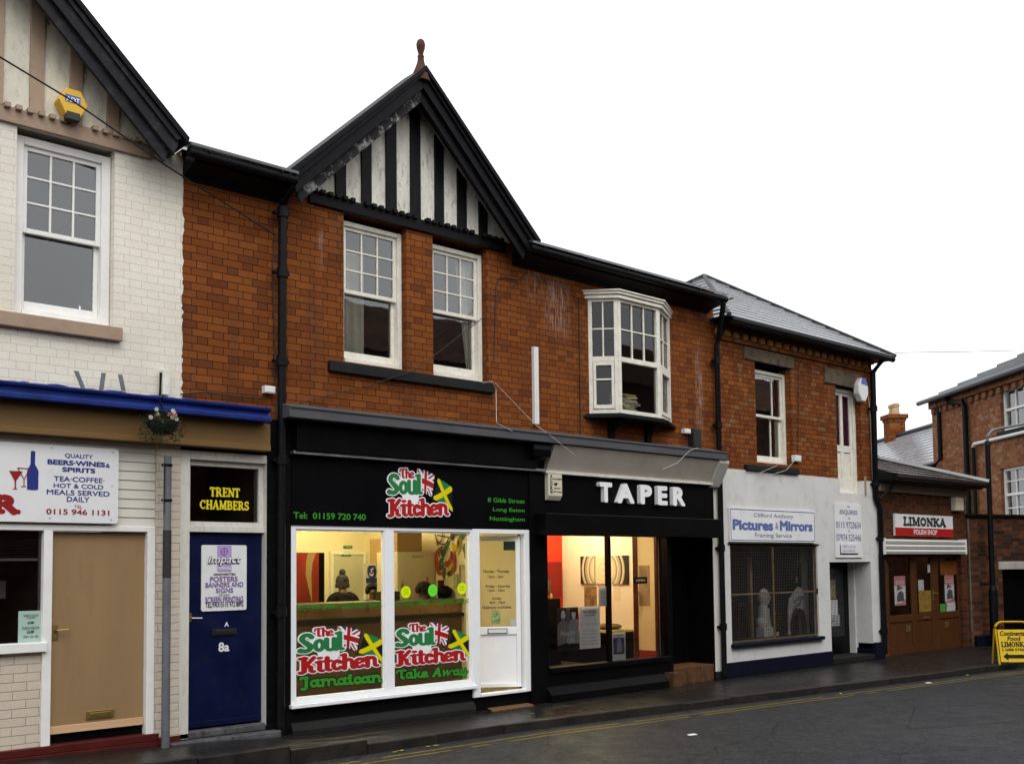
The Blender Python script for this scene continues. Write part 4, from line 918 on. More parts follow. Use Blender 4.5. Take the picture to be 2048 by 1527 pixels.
# barred shop window
x0, x1, z0, z1 = sq
room('shop_room', x0 - .05, x1 + .33, .301, .75, z0 - .02, z1 + .02, mat('drape_navy', (.02, .02, .032), .9, .3, 2.0, .3, stretch=(8, 1, .3)), cb)
b = MB().box(x0, x0 + .05, .06, .14, z0, z1).box(x1 - .05, x1, .06, .14, z0, z1).box(x0 + .05, x1 - .05, .06, .14, z1 - .05, z1).box(x0 + .05, x1 - .05, .06, .14, z0, z0 + .05)
fw_ = b.build('display_window', M['black_paint'], cb, bevel=.005)
quadpane(x0 + .05, x1 - .05, z0 + .05, z1 - .05, .1, M['clear_pane'], fw_)
MB().box(x0 - .03, x1 + .08, -.09, .06, z0 - .06, z0 + .0).build('window_sill', M['navy'], cb, bevel=.012); MB().box(x0 - .06, x1 + .04, -.05, .06, z1 - .012, z1 + .01).build('window_head', M['black_paint'], cb, bevel=.005)
g = MB(); gx0, gx1, gz0_, gz1_ = x0 + .03, x1 - .02, z0 + .03, z1 - .04
xm = P(1548.4, 1190, .0)[0]; zmm = P(1550, 1185, 0)[1]
for c in (gx0, xm, gx1): g.box(c - .014, c + .014, .0, .025, gz0_, gz1_)
for c in (gz0_, zmm, gz1_): g.box(gx0, gx1, .004, .02, c - .012, c + .012)
grl = g.build('window_guard', mat('rusty_frame', (.11, .075, .04), .6, .4, 8.0, .3), cb)
b = MB(); k = gx0 + .05
while k < gx1: b.box(k - .0016, k + .0016, .008, .0112, gz0_, gz1_); k += .05
k = gz0_ + .05
while k < gz1_: b.box(gx0, gx1, .0115, .0145, k - .0016, k + .0016); k += .05
b.build('wire_mesh', mat('wire', (.11, .105, .09), .5, .2, metal=.3), grl)
MB().box(x0 - .03, x0 + .03, -.02, .03, zmm - .06, zmm + .05).box(x1 - .02, x1 + .04, -.02, .03, zmm - .05, zmm + .05).build('guard_hinge', M['pipe_black'], grl, bevel=.01)
# framer's recessed door
yd2 = .42
xdl = dq[0] - .05; xdr = P(1699, 1220, yd2)[0] - .02
b = MB().box(dq[0] - .04, xdr, yd2, yd2 + .05, .1, .42).box(dq[0] - .04, dq[0] + .06, yd2, yd2 + .05, .42, dq[3]).box(xdr - .1, xdr, yd2, yd2 + .05, .42, dq[3]).box(dq[0] + .06, xdr - .1, yd2, yd2 + .05, dq[3] - .12, dq[3])
fdr = b.build('shop_door', M['black_paint'], cb, bevel=.005)
quadpane(dq[0] + .06, xdr - .1, .42, dq[3] - .12, yd2 + .02, M['shop_pane'], fdr)
b = MB(); k = dq[0] + .09
while k < xdr - .1: b.box(k - .002, k + .002, yd2 - .014, yd2 - .01, .42, dq[3] - .12); k += .05
k = .45
while k < dq[3] - .14: b.box(dq[0] + .06, xdr - .1, yd2 - .018, yd2 - .014, k - .002, k + .002); k += .05
b.build('wire_mesh', mat('dark_wire', (.035, .035, .04), .5), fdr)
room('lobby', dq[0] - .045, xdr + .004, yd2 + .051, 1.5, .05, 2.4, M['room_dark'], cb)
MB().box(xdr, dq[1], .30, yd2 + .1, .1, dq[3] + .05).box(dq[0] - .06, xdr, .30, yd2 + .1, dq[3], dq[3] + .1).build('door_reveal', M['render_white'], cb)
MB().box(xdr + .03, dq[1] - .03, .285, .30, 1.15, 1.23).build('meter_cover', M['render_white'], cb, bevel=.004)

# ------------------------------------------------------------------ single storey brown brick shop
lb_ = thing('single_storey_brick_shop', 'small single storey brown brick shop with wooden double door', 'building', (20, .1, 0))
XL = P(1936, 1170)[0]
ed = Q4((1775, 1110), (1930, 1111), (1785, 1317), (1927, 1296), .06)
lxa, lxb = P(1776, 1210, .0)[0], P(1926, 1210, 0)[0]; lzt = P(1850, 1108, 0)[1]
lez = 3.36
MB().wall(XC + .02, XL, 0, 3.3, [(lxa, lxb, -.5, lzt)], 0, .22).build('wall', M['brown_brick'], lb_)
room('shop_room', lxa - .3, lxb + .3, .221, 3.0, .0, 2.6, mat('dim_shop_wall', (.16, .14, .11), .9), lb_)
MB().box(XC + .1, XL - .0, -.05, .0, 3.09, 3.24).build('fascia_board', mat('beige_fascia', (.30, .25, .19), .6), lb_, bevel=.004)
MB().box(XC + .06, XL + .1, -.33, -.0, 3.245, 3.29).tube([(XC + .04, -.38, 3.32), (XL + .14, -.38, 3.32)], .055, 8).build('gutter', M['pipe_black'], lb_)
E0 = [(XC + .02, -.42, 3.36), (XL + .2, -.42, 3.36), (20.95, 1.5, 3.95), (XC + .02, 1.5, 3.95), (XL + .2, 5.0, 3.36)]
b = MB(); n = 6
for k in range(n):
    t0, t1 = k / n, (k + 1) / n; L = lambda p, q, t, dz: tuple(p[i] + (q[i] - p[i]) * t + (dz if i == 2 else 0) for i in range(3))
    b.face([L(E0[0], E0[3], t0, .035), L(E0[1], E0[2], t0, .035), L(E0[1], E0[2], t1, .004), L(E0[0], E0[3], t1, .004)])
    b.face([L(E0[0], E0[3], t0, 0), L(E0[1], E0[2], t0, 0), L(E0[1], E0[2], t0, .035), L(E0[0], E0[3], t0, .035)])
b.face([E0[1], E0[4], E0[2]])
b.tube([(E0[1][0], E0[1][1], 3.39), (20.95, 1.5, 3.99)], .07, 6).tube([(20.95, 1.5, 3.99), (XC, 1.5, 3.99)], .07, 6)
b.build('tiled_roof', M['tiles'], lb_)
# brown door screen
yq = .07
S = [(1778, 1824, 1835.5), (1864.5, 1878.5, 0), (1917, 1926, 0)]
X = lambda px: P(px, 1210, yq)[0]
gx = [X(1779.5), X(1824.5), X(1835.5), X(1864.5), X(1878.5), X(1917.5), X(1926)]
zg0, zg1 = P(1802, 1229, yq)[1], P(1802, 1115, yq)[1]; zp0, zp1 = .14, P(1802, 1241, yq)[1] - .02
b = MB().box(lxa, gx[0], yq, yq + .06, 0, lzt).box(gx[1], gx[2], yq, yq + .06, 0, lzt).box(gx[3], gx[4], yq, yq + .06, 0, lzt).box(gx[5], lxb, yq, yq + .06, 0, lzt)
for u, v in ((0, 1), (2, 3), (4, 5)):
    b.box(gx[u], gx[v], yq, yq + .06, zg1, lzt).box(gx[u], gx[v], yq, yq + .06, zp1, zg0).box(gx[u], gx[v], yq, yq + .06, .0, zp0).box(gx[u], gx[v], yq + .02, yq + .05, zp0, zp1)
ds = b.build('door_screen', M['brown_door'], lb_, bevel=.006)
for u, v in ((0, 1), (2, 3), (4, 5)): quadpane(gx[u], gx[v], zg0, zg1, yq + .03, M['shop_pane'], ds)
MB().box(gx[3] + .03, gx[3] + .07, yq - .01, yq, 1.0, 1.2).tube([(gx[3] + .05, yq - .01, 1.13), (gx[3] + .05, yq - .05, 1.13), (gx[3] + .18, yq - .05, 1.13)], .01, 6).build('handle', M['brass'], ds)
x0 = (gx[2] + gx[3]) / 2; MB().box(x0 - .05, x0 + .16, yq - .012, yq, zp1 + .02, zp1 + .07).build('letterbox', M['brass'], ds, bevel=.003)
for px in (1816, 1894):
    x0 = X(px)
    for d in (-.075, .015): MB().box(x0 + d, x0 + d + .065, yq + .004, yq + .02, .42, .55).build('vent_plate', M['brass'], ds, bevel=.003)

# ------------------------------------------------------------------ far brick building on the corner, angled away from the street
C0 = np.array([0, -D]) + 30 * (.4029 * RT[:2] + FW[:2])
AF = math.atan2(-.78, -.626)
FB = (float(C0[0]), float(C0[1]), AF)
fb = thing('corner_brick_building', 'tall red brick corner building with large white sash windows and ribbed tile roof', 'building', (C0[0], C0[1], 0))
ez = Pl(1870, 806, FB)[1] + .05
q1 = [Pl(2000, 779, FB), Pl(1995, 866, FB)]; q2 = [Pl(2001, 937, FB), Pl(2003, 1035, FB)]
W1 = (q1[0][0], q1[0][0] + 1.5, q1[1][1], q1[0][1]); W2 = (q2[0][0], q2[0][0] + 1.5, q2[1][1] - .1, q2[0][1])
MB(FB).wall(0, 9, 0, ez, [W1, W2], 0, .25).box(-.0, .25, .26, 6, 0, ez).build('wall', M['far_brick'], fb)
b = MB(FB)
for k in range(24): b.box(.1 + k * .36, .28 + k * .36, -.07, 0, ez - .36, ez - .22)
b.box(0, 9, -.1, 0, ez - .2, ez); b.build('brick_cornice', M['far_brick'], fb)
b = MB(FB); n = 9
for k in range(n):
    t0, t1 = k / n, (k + 1) / n; y0, y1 = -.25 + 3.4 * t0, -.25 + 3.4 * t1; z0, z1 = ez + 1.75 * t0, ez + 1.75 * t1; s0, s1 = -.2 + 3.4 * t0, -.2 + 3.4 * t1
    b.face([(s0, y0, z0 + .07), (9.5, y0, z0 + .07), (9.5, y1, z1), (s1, y1, z1)]).face([(s0, y0, z0 - .02), (9.5, y0, z0 - .02), (9.5, y0, z0 + .07), (s0, y0, z0 + .07)])
    b.face([(s0, y0, z0 + .06), (s1, y1, z1), (s1, 8 - y1, z1), (s0, 8 - y0, z0 + .06)])
b.build('tiled_roof', M['tiles'], fb)
MB(FB).tube([(-.2, -.3, ez), (9, -.3, ez)], .07, 8).build('gutter', M['galv'], fb)
xp = Pl(1905, 800, FB)[0]; xp2 = Pl(1937, 830, FB)[0]; zpp = Pl(1937, 805, FB)[1]
MB(FB).tube([(xp, -.25, ez), (xp + .08, -.12, ez - .2), (xp2 - .1, -.1, zpp + .05), (xp2, -.1, zpp - .12), (xp2, -.1, 0)], .075, 8).build('drainpipe', M['pipe_black'], fb, smooth=True)
x2 = Pl(1881, 820, FB)[0]; MB(FB).tube([(x2, -.06, ez - .1), (x2, -.06, Pl(1882, 918, FB)[1]), (x2 - .3, -.1, Pl(1882, 930, FB)[1])], .06, 8).build('drainpipe', M['pipe_black'], fb, smooth=True)
a = Pl(1952, 888, FB); MB(FB).tube([(a[0] + 3.5, -.08, a[1]), (a[0] + .06, -.08, a[1]), (a[0], -.08, a[1] - .08)], .045, 8).build('white_pipe', M['white_plastic'], fb, smooth=True)
MB(FB).tube([(a[0], -.08, a[1] - .08), (a[0], -.08, 0)], .05, 8).build('drainpipe', M['pipe_black'], fb, smooth=True)
for (x0, x1, z0, z1), rows in ((W1, 1), (W2, 2)):
    b = MB(FB).box(x0, x0 + .07, .08, .2, z0, z1).box(x1 - .07, x1, .08, .2, z0, z1).box(x0 + .07, x1 - .07, .08, .2, z1 - .07, z1).box(x0 + .07, x1 - .07, .05, .2, z0, z0 + .07).box(x0 + .07, x1 - .07, .08, .17, (z0 + z1) / 2 - .03, (z0 + z1) / 2 + .03)
    for k in (1, 2): c = x0 + .07 + (x1 - x0 - .14) * k / 3; b.box(c - .015, c + .015, .1, .15, z0 + .07, z1 - .07)
    if rows > 1:
        for k in (.25, .75): c = z0 + (z1 - z0) * k; b.box(x0 + .07, x1 - .07, .104, .146, c - .013, c + .013)
    wf = b.build('sash_window', M['white_frame'], fb); MB(FB).face([(x0, .13, z0), (x1, .13, z0), (x1, .13, z1), (x0, .13, z1)]).build('pane', M['pane'], wf)
    MB(FB).box(x0 - .1, x1 + .1, -.08, .1, z0 - .12, z0).build('sill', M['stone_black'], wf)
MB(FB).box(.3, 8.9, .3, 3, 0, ez - .3).build('upper_room', M['room_dark'], fb)
# lower slate roofed house behind, with a chimney
hb = thing('slate_roofed_house', 'house beyond with wet slate roof and brick chimney stack', 'house', (float(C0[0] + .626 * 3), float(C0[1] + .78 * 3), 0))
ea = Pl(1884, 926, FB, .4); eb_ = Pl(1750, 965, FB, .4)
ra = Pl(1872, 846, FB, 3.2)
b = MB(FB); n = 14
zE = ea[1]; zR = Pl(1872, 850, FB, 3.2)[1]
for k in range(n):
    t0, t1 = k / n, (k + 1) / n; y0, y1 = .3 + 2.9 * t0, .3 + 2.9 * t1; z0, z1 = zE + (zR - zE) * t0, zE + (zR - zE) * t1
    b.face([(0, y0, z0 + .03), (0, y1, z1), (-26, y1, z1), (-26, y0, z0 + .03)]).face([(0, y0, z0), (0, y0, z0 + .03), (-26, y0, z0 + .03), (-26, y0, z0)])
b.face([(0, 3.2, zR), (0, 6, zE), (-26, 6, zE), (-26, 3.2, zR)])
b.build('roof', M['slate'], hb)
MB(FB).tube([(0, 3.2, zR + .03), (-26, 3.2, zR + .03)], .09, 6).build('ridge_tiles', mat('ridge', (.04, .04, .042), .5), hb)
MB(FB).box(-26, 0, .5, .75, 0, zE).build('wall', M['far_brick'], hb)
MB(FB).tube([(0, .2, zE - .02), (-26, .2, zE - .02)], .07, 8).build('gutter', M['pipe_black'], hb)
ch0, ch1 = Pl(1776.5, 850, FB, 3.4), Pl(1822.5, 850, FB, 3.4)
ctop = Pl(1800, 838, FB, 3.2)[1]; cw0, cw1 = ch0[0], ch1[0]
ctop = Pl(1800, 826, FB, 3.2)[1]; cbz = Pl(1800, 840, FB, 3.2)[1]
cw0, cw1 = (ch0[0] + ch1[0]) / 2 - .3, (ch0[0] + ch1[0]) / 2 + .3
b = MB(FB).box(cw0, cw1, 2.9, 3.5, 0.5, cbz).box(cw0 - .03, cw1 + .03, 2.87, 3.53, cbz, cbz + .1).box(cw0 - .09, cw1 + .09, 2.81, 3.59, cbz + .1, ctop)
chm = b.build('chimney', M['mixed_brick'], hb)
pot = mat('buff_chimney_pot', (.46, .33, .19), .8, .2, 4.0, .3)
for px in (-.16, .16):
    x0 = (cw0 + cw1) / 2 + px
    mb = MB(FB); mb.lathe([(.15, ctop), (.12, ctop + .28), (.15, ctop + .31), (.155, ctop + .36), (.12, ctop + .37)], x0, 3.2, 12)
    for k in range(4): mb.box(x0 - .13 + k * .075, x0 - .1 + k * .075, 3.1, 3.3, ctop + .37, ctop + .43)
    mb.build('chimney_pot', pot, chm)

# ------------------------------------------------------------------ sooty yard wall beside the small shop
AW = math.radians(-16); GW = (XL + .0, .0, AW)
gw = thing('yard_wall', 'tall sooty brick yard wall with a dark doorway beside the small shop', 'wall', (XL + 1.5, -.4, 0))
gt = Pl(1990, 1028, GW)[1]; o0 = Pl(2007, 1210, GW)[0]; ozt = Pl(2020, 1138, GW)[1]
MB(GW).wall(0.02, 9, 0, gt - .06, [(o0, o0 + 1.0, -1, ozt)], 0, .3).build('brick_wall', M['sooty_brick'], gw)
MB(GW).box(-.02, 9.1, -.06, .34, gt - .058, gt).build('coping', M['pipe_black'], gw, bevel=.01)
MB(GW).box(o0 - .12, o0 + 1.15, -.02, .2, ozt + .002, ozt + .17).build('lintel', mat('pale_lintel', (.4, .38, .34), .8, .2), gw, bevel=.008)
MB(GW).box(o0 + .001, o0 + .999, .22, .28, 0, ozt).build('yard_door', M['black_paint'], gw)
MB(GW).xprism([(-.02, .22), (-.08, .2), (-.08, 0), (-.02, 0)], .12, 1.75).build('plinth', M['navy'], gw)
tag(solo(MB(GW).box(Pl(1940, 1200, GW)[0] - .02, Pl(1940, 1200, GW)[0] + .02, -.03, -.0, .3, gt - .1), 'conduit_strip', M['stone'], 'pale vertical strip on the sooty wall next to the small shop', 'conduit'), None)

# ------------------------------------------------------------------ houses across the street (seen only in the glass)
MBo = MB().box(-22, 10.5, -17, -11.6, 0, 4.9).xprism([(-11.3, 4.9), (-14, 6.2), (-17, 4.9)], -22, 10.5)
solo(MBo, 'facing_terrace', M['brown_brick'], 'low brick terrace across the street, only mirrored in the shop glass', 'building')
MBo = MB().box(11.5, 45, -18, -11.9, 0, 7.3).xprism([(-11.6, 7.3), (-14.8, 9.4), (-18, 7.3)], 11.5, 45)
solo(MBo, 'facing_house', M['sooty_brick'], 'taller brick house across the street, mirrored in the upper windows', 'building')

# ------------------------------------------------------------------ drainpipes, cables, boxes on the walls
def pipe(name, pts, r, label, mt='pipe_black', joints=(), cat='drainpipe', group='black drainpipes down the fronts'):
    o = thing(name, label, cat, (pts[-1][0], pts[-1][1], min(p[2] for p in pts)), group)
    MB().tube(pts, r, 12).build('pipe', M[mt], o, smooth=True)
    for z in joints:
        for (x0, y0, z0), (x1, y1, z1) in zip(pts, pts[1:]):
            if min(z0, z1) <= z <= max(z0, z1) and abs(z1 - z0) > .3:
                t = (z - z0) / (z1 - z0); x, y = x0 + (x1 - x0) * t, y0 + (y1 - y0) * t
                MB().tube([(x, y, z - .05), (x, y, z + .05)], r * 1.35, 12).box(x - r * 2, x + r * 2, y, y + .06, z - .015, z + .015).build('collar', M[mt], o)
    return o
xq = P(562, 700, -.09)[0]
zq1 = P(564, 375, -.1)[1]
pipe('drainpipe', [(xq, -.33, zgl - .03), (xq, -.12, zgl - .22), (xq, -.09, .05)], .045, 'black iron drainpipe between the blue door and the takeaway window', joints=(5.55, 4.9, 3.95, 2.9, 1.3))
MB_ = MB().lathe([(.06, 3.68), (.085, 3.74), (.09, 3.85), (.06, 3.88)], xq, -.10, 12)
xq2 = P(1436, 800, -.09)[0]
g0 = P(1452, 603, -.36)[0]
pipe('drainpipe', [(g0 - .06, -.36, zg - .04), (g0 - .06, -.34, zg - .14), (xq2, -.14, zg - .5), (xq2, -.09, zg - .65), (xq2, -.09, .05)], .042, 'black drainpipe with swan neck between the salon and the white render', joints=(4.9, 3.9, 2.0, .8))
xq3 = P(1748, 850, -.09)[0]
pipe('drainpipe', [(xq3, -.3, wz - .04), (xq3, -.1, wz - .25), (xq3, -.08, 2.95), (xq3 + .14, -.08, 2.75), (xq3 + .14, -.08, .08)], .05, 'black drainpipe with an offset bend beside the brown brick shop', joints=(4.6, 3.2, 2.2, .5))
pipe('drainpipe', [(XC + .15, -.36, 3.3), (XC + .15, -.2, 3.1), (xq3 + .09, -.1, 2.93)], .03, 'short black branch pipe from the small shop gutter', joints=())
# thin wires
def wire(label, pts, r=.006, m='cable', sag=0.0, group='loose wires along the fronts'):
    out = []
    for (a, b_) in zip(pts, pts[1:]):
        for k in range(8): t = k / 8; out.append((a[0] + (b_[0] - a[0]) * t, a[1] + (b_[1] - a[1]) * t, a[2] + (b_[2] - a[2]) * t - sag * 4 * t * (1 - t)))
    out.append(pts[-1]); return solo(MB().tube(out, r, 6), 'wire', M[m], label, 'cable', group)
def W(px, py, y): x, z = P(px, py, y); return (x, y, z)
wire('black overhead cable sagging across the left gable to the drainpipe', [W(-60, 78, -.9), W(150, 205, -.5), W(330, 330, -.2), W(550, 470, -.08)], .008)
wire('black cable looped down the brick beside the drainpipe', [W(549, 470, -.03), W(545, 520, -.02), W(549, 700, -.02), W(549, 770, -.02)], .007)
wire('black cable crossing diagonally below the right sash window', [W(1053, 545, -.03), W(960, 640, -.1), W(830, 740, -.1), W(740, 770, -.03), W(600, 805, -.04)], .005)
wire('black cable hooked on the brick right of the second sash window', [W(1035, 560, -.02), W(1010, 555, -.02), W(998, 556, -.02), W(992, 575, -.02), W(988, 720, -.02)], .006)
wire('thin white wire hanging from the end of the sill to the grey cornice', [W(965, 765, -.1), W(985, 762, -.09), W(992, 780, -.05), W(993, 845, -.32), W(1025, 862, -.32)], .0035, 'white_cable')
wire('thin white wire running down past the white strip to the cream cove', [W(990, 765, -.09), W(1070, 848, -.1), W(1100, 870, -.32), W(1150, 910, -.3)], .0035, 'white_cable')
wire('pale wire curling over the cream cove near the black box', [W(1396, 895, -.33), W(1380, 900, -.33), W(1355, 925, -.27), W(1325, 938, -.24)], .0042, 'white_cable')
wire('black cable down the brick left of the oriel window', [W(1158, 595, -.02), W(1160, 760, -.02), W(1161, 868, -.02)], .008)
wire('white wires looping from the small box over the stone sill', [W(1588, 922, -.08), W(1572, 940, -.1), W(1545, 948, -.1), W(1518, 946, -.09), W(1555, 930, -.1)], .0042, 'white_cable')
wire('white cable dropping from the white alarm box', [W(1737, 792, -.05), W(1741, 840, -.03), W(1745, 960, -.03)], .007, 'white_cable')
wire('black wire dropping from the brick cornice to the small box', [W(1610, 705, -.03), W(1597, 735, -.02), W(1596, 905, -.02)], .006)
wire('black cable lying along the brick above the blue cornice', [W(362, 788, -.03), W(410, 784, -.03), W(470, 792, -.03), W(530, 797, -.03)], .009)
wire('thin overhead wire crossing the sky above the far roofs', [W(1790, 705, -2), W(1930, 703, -2), W(2100, 699, -2)], .006)
x0, x1, z0, z1 = Rc(1066, 693, 1076.5, 848, -.03)
solo(MB().box(x0, x0 + .03, -.05, 0, z0, z1).box(x0 + .03, x0 + .034, -.04, 0, z0, z1).box(x0 + .034, x1, -.05, 0, z0, z1), 'mounting_strip', M['white_plastic'], 'tall white plastic strip fixed upright on the red brick', 'trunking')
def wbox(px, label, m='white_plastic', y=-.07, name='junction_box', cat='box', group='small boxes on the walls'):
    x0, x1, z0, z1 = Rc(*px, y); b = MB().box(x0, x1, y, 0, z0, z1).box(x0 + .01, x1 - .01, y - .006, y, z0 + .01, z1 - .01); return solo(b, name, M[m], label, cat, group, bevel=.005)
wbox((530, 770, 551, 787), 'white plastic box beside the drainpipe above the blue cornice')
wbox((1370, 856, 1382, 867), 'small white box on the brick right of the oriel window')
wbox((1386, 856, 1403, 895), 'black box standing on the grey cornice end', 'black_plastic', -.1)
wbox((1590, 909, 1603, 923), 'small white box on the brick right of the stone sill')
wbox((1911, 993, 1928, 1021), 'cream metal box high on the brown brick shop', 'cream_plastic', -.1)
for px0, py0, px1, py1, lb in ((151, 742, 166, 772, 'leftmost'), (206, 746, 201, 775, 'middle'), (239, 749, 246, 776, 'rightmost')):
    x0, z0 = P(px1, py1, -.12); x1, z1 = P(px0, py0, -.12)
    solo(MB().prism([(x0 - .02, z0 - .03), (x0 + .02, z0 - .03), (x1 + .02, z1), (x1 - .02, z1)], -.14, -.13), 'steel_strap', M['galv'], lb + ' of three bent steel straps above the blue cornice', 'bracket', 'steel straps above the cornice')
# alarm boxes
x0, x1, z0, z1 = Rc(115, 173, 180, 243, -.16); cx, cz = (x0 + x1) / 2, (z0 + z1) / 2; rr = (x1 - x0) / 2
al = thing('alarm_box', 'yellow hexagonal alarm box on the left gable', 'alarm', (cx, -.1, z0))
hexp = lambda r, rot=0: [(cx + r * math.cos(math.radians(a + rot)), cz + .02 + r * 1.06 * math.sin(math.radians(a + rot))) for a in (0, 60, 120, 180, 240, 300)]
MB().prism(hexp(rr * .9), -.15, 0).build('case', M['alarm_yellow'], al, bevel=.008)
hp = hexp(rr * .9)
MB().prism([(hp[4][0] + .006, hp[4][1] - .045), (hp[5][0] - .006, hp[5][1] - .045), (hp[5][0] - .005, hp[5][1] + .03), (hp[4][0] + .005, hp[4][1] + .03)], -.156, -.0).build('strobe', M['black_plastic'], al, bevel=.006)
MB().ptext('ADT', 132.5, 191, 160, 209, -.158, .03).build('lettering', M['sign_white'], al)
a = Rc(131, 187, 161, 211, -.154); MB().box(a[0], a[1], -.154, -.15, a[2] + .005, a[3]).build('badge', flat('alarm_blue', (.05, .09, .4)), al)
x0, x1, z0, z1 = Rc(1717, 764, 1738, 793, -.12); cx, cz = (x0 + x1) / 2, (z0 + z1) / 2; rr = (x1 - x0) / 2
al = thing('alarm_box', 'white hexagonal alarm box at the top corner of the brick building', 'alarm', (cx, -.1, z0))
MB().prism([(cx + rr * math.cos(math.radians(a)), cz + rr * 1.3 * math.sin(math.radians(a))) for a in (20, 70, 110, 160, 200, 250, 290, 340)], -.12, 0).build('case', M['white_plastic'], al, bevel=.02)
MB().prism([(cx - rr * .5, cz + rr * .6), (cx + rr * .8, cz + rr * .45), (cx + rr * .4, cz + rr * 1.15), (cx - rr * .3, cz + rr * 1.2)], -.125, -.0).build('strobe', flat('alarm_blue_cap', (.08, .14, .42)), al)
# sign post at the left
ys = -.22; xs = P(331, 1460, ys)[0]
pp = thing('sign_post', 'grey metal post with a dark painted band in front of the cream pier', 'post', (xs, ys, 0))
ztp = P(335, 912, ys)[1]; zb_ = P(335, 1155, ys)[1]; zb2 = P(335, 1060, ys)[1]
MB().tube([(xs, ys, 0), (xs, ys, zb_)], .04, 14).tube([(xs, ys, zb2), (xs, ys, ztp)], .037, 14).build('pole', M['galv'], pp, smooth=True)
MB().tube([(xs, ys, zb_), (xs, ys, zb2)], .041, 14).build('dark_band', mat('dark_grey_band', (.035, .035, .037), .5), pp, smooth=True)
MB((xs - .05, ys - .03, math.atan2(.915, .40))).box(0, .14, 0, .006, P(325, 1025, ys)[1], P(325, 925, ys)[1]).build('sign_plate', M['galv'], pp)
for yy in (930, 1000): MB().tube([(xs, ys, P(335, yy, ys)[1] - .012), (xs, ys, P(335, yy, ys)[1] + .012)], .045, 12).box(xs - .055, xs, ys - .02, ys + .02, P(335, yy, ys)[1] - .012, P(335, yy, ys)[1] + .012).build('clamp', M['pipe_black'], pp)
# hanging basket with bracket
bx, bz = P(325, 845, -.42)
br = thing('basket_bracket', 'weathered white bracket on the white brick above the cornice', 'bracket', (bx, 0, bz + .2))
x0, x1, z0, z1 = Rc(326, 738, 340, 790, -.08)
MB().box(x0, x1, -.08, 0, z0, z1).build('back_plate', M['old_white'], br, bevel=.006); MB().tube([(x0 - .01, -.05, z1 - .03), (x0 - .02, -.06, z0 - .05), (bx, -.42, bz + .24)], .012, 6).tube([(bx, -.42, bz + .24), (bx - .03, -.42, bz + .2), (bx, -.42, bz + .13)], .008, 6).build('hook', M['pipe_black'], br)
hb_ = thing('hanging_basket', 'small hanging basket of pink and white flowers over the tan fascia', 'flower basket', (bx, -.42, bz - .12))
MB().lathe([(.02, bz - .12), (.08, bz - .105), (.13, bz - .05), (.155, bz + .01), (.15, bz + .02)], bx, -.42, 16).build('basket', mat('dark_moss', (.015, .018, .01), .95, .5, 20.0, .8), hb_, smooth=True)
lf = MB()
for k in range(900):
    a = random.uniform(0, 6.28); r = random.uniform(.02, .22); h = random.uniform(-.02, .10) if r < .13 else random.uniform(-.16, .07)
    p = Vector((bx + r * math.cos(a), -.42 + r * math.sin(a) * .8, bz + h)); u = Vector((random.uniform(-1, 1), random.uniform(-1, 1), random.uniform(-1, .3))).normalized(); v = u.cross(Vector((random.random(), random.random(), 1))).normalized()
    L = random.uniform(.018, .042); lf.face([tuple(p - v * L * .4), tuple(p + u * L * .7), tuple(p + v * L * .4 + u * L * .2), tuple(p + u * L * 1.3), tuple(p + v * L * .3)][:4])
lf.build('foliage', mat('basket_leaf', (.04, .06, .025), .7, .5, 30.0, .1), hb_)
for nm, cl, n, sx in (('pink_flower', (.34, .10, .11), 5, 0), ('white_flower', (.42, .42, .33), 9, 1)):
    fl = MB()
    for k in range(n):
        x, y, z = bx + random.uniform(-.17, .17), -.42 + random.uniform(-.17, .02), bz + random.uniform(-.0, .11)
        for j in range(6): a = j * 1.05; fl.ball(x + .012 * math.cos(a), y, z + .012 * math.sin(a), .010, .006, .010, 6, 4)
    fl.build(nm, flat(nm + '_petals', cl, .7), hb_)
# street lamp on the pavement by the yard wall
lx, ly = Pl(1990, 1290, GW, -.25); ca, sa = math.cos(AW), math.sin(AW); lxw, lyw = GW[0] + lx * ca + .25 * sa, GW[1] + lx * sa - .25 * ca
lp = thing('street_lamp', 'black street lamp with curved arm in front of the yard wall', 'street lamp', (lxw, lyw, 0))
fl_ = (lxw, lyw, 0)
ztop = Pl(1977, 884, fl_)[1]
MB().tube([(lxw, lyw, 0), (lxw, lyw, 1.15)], .085, 12).tube([(lxw, lyw, 1.15), (lxw, lyw, 1.25)], .085, 12, .055).tube([(lxw, lyw, 1.25), (lxw, lyw, ztop)], .055, 12).build('post', M['pipe_black'], lp, smooth=True)
arm = [(lxw, lyw, ztop)]
for k in range(1, 7): t = k / 6; arm.append((lxw + .28 * (1 - math.cos(t * 1.35)), lyw - .12 * (1 - math.cos(t * 1.35)), ztop + .28 * math.sin(t * 1.35)))
arm.append((lxw + 1.4, lyw - .75, ztop + .52))
MB().tube(arm, .03, 10).build('arm', M['galv'], lp, smooth=True)
MB().ball(lxw + 1.6, lyw - .86, ztop + .55, .26, .13, .07).build('lantern', M['galv'], lp, smooth=True)
MB().tube([(lxw, lyw, ztop - .07), (lxw, lyw, ztop + .02)], .075, 12, .045).build('collar', M['pipe_black'], lp)

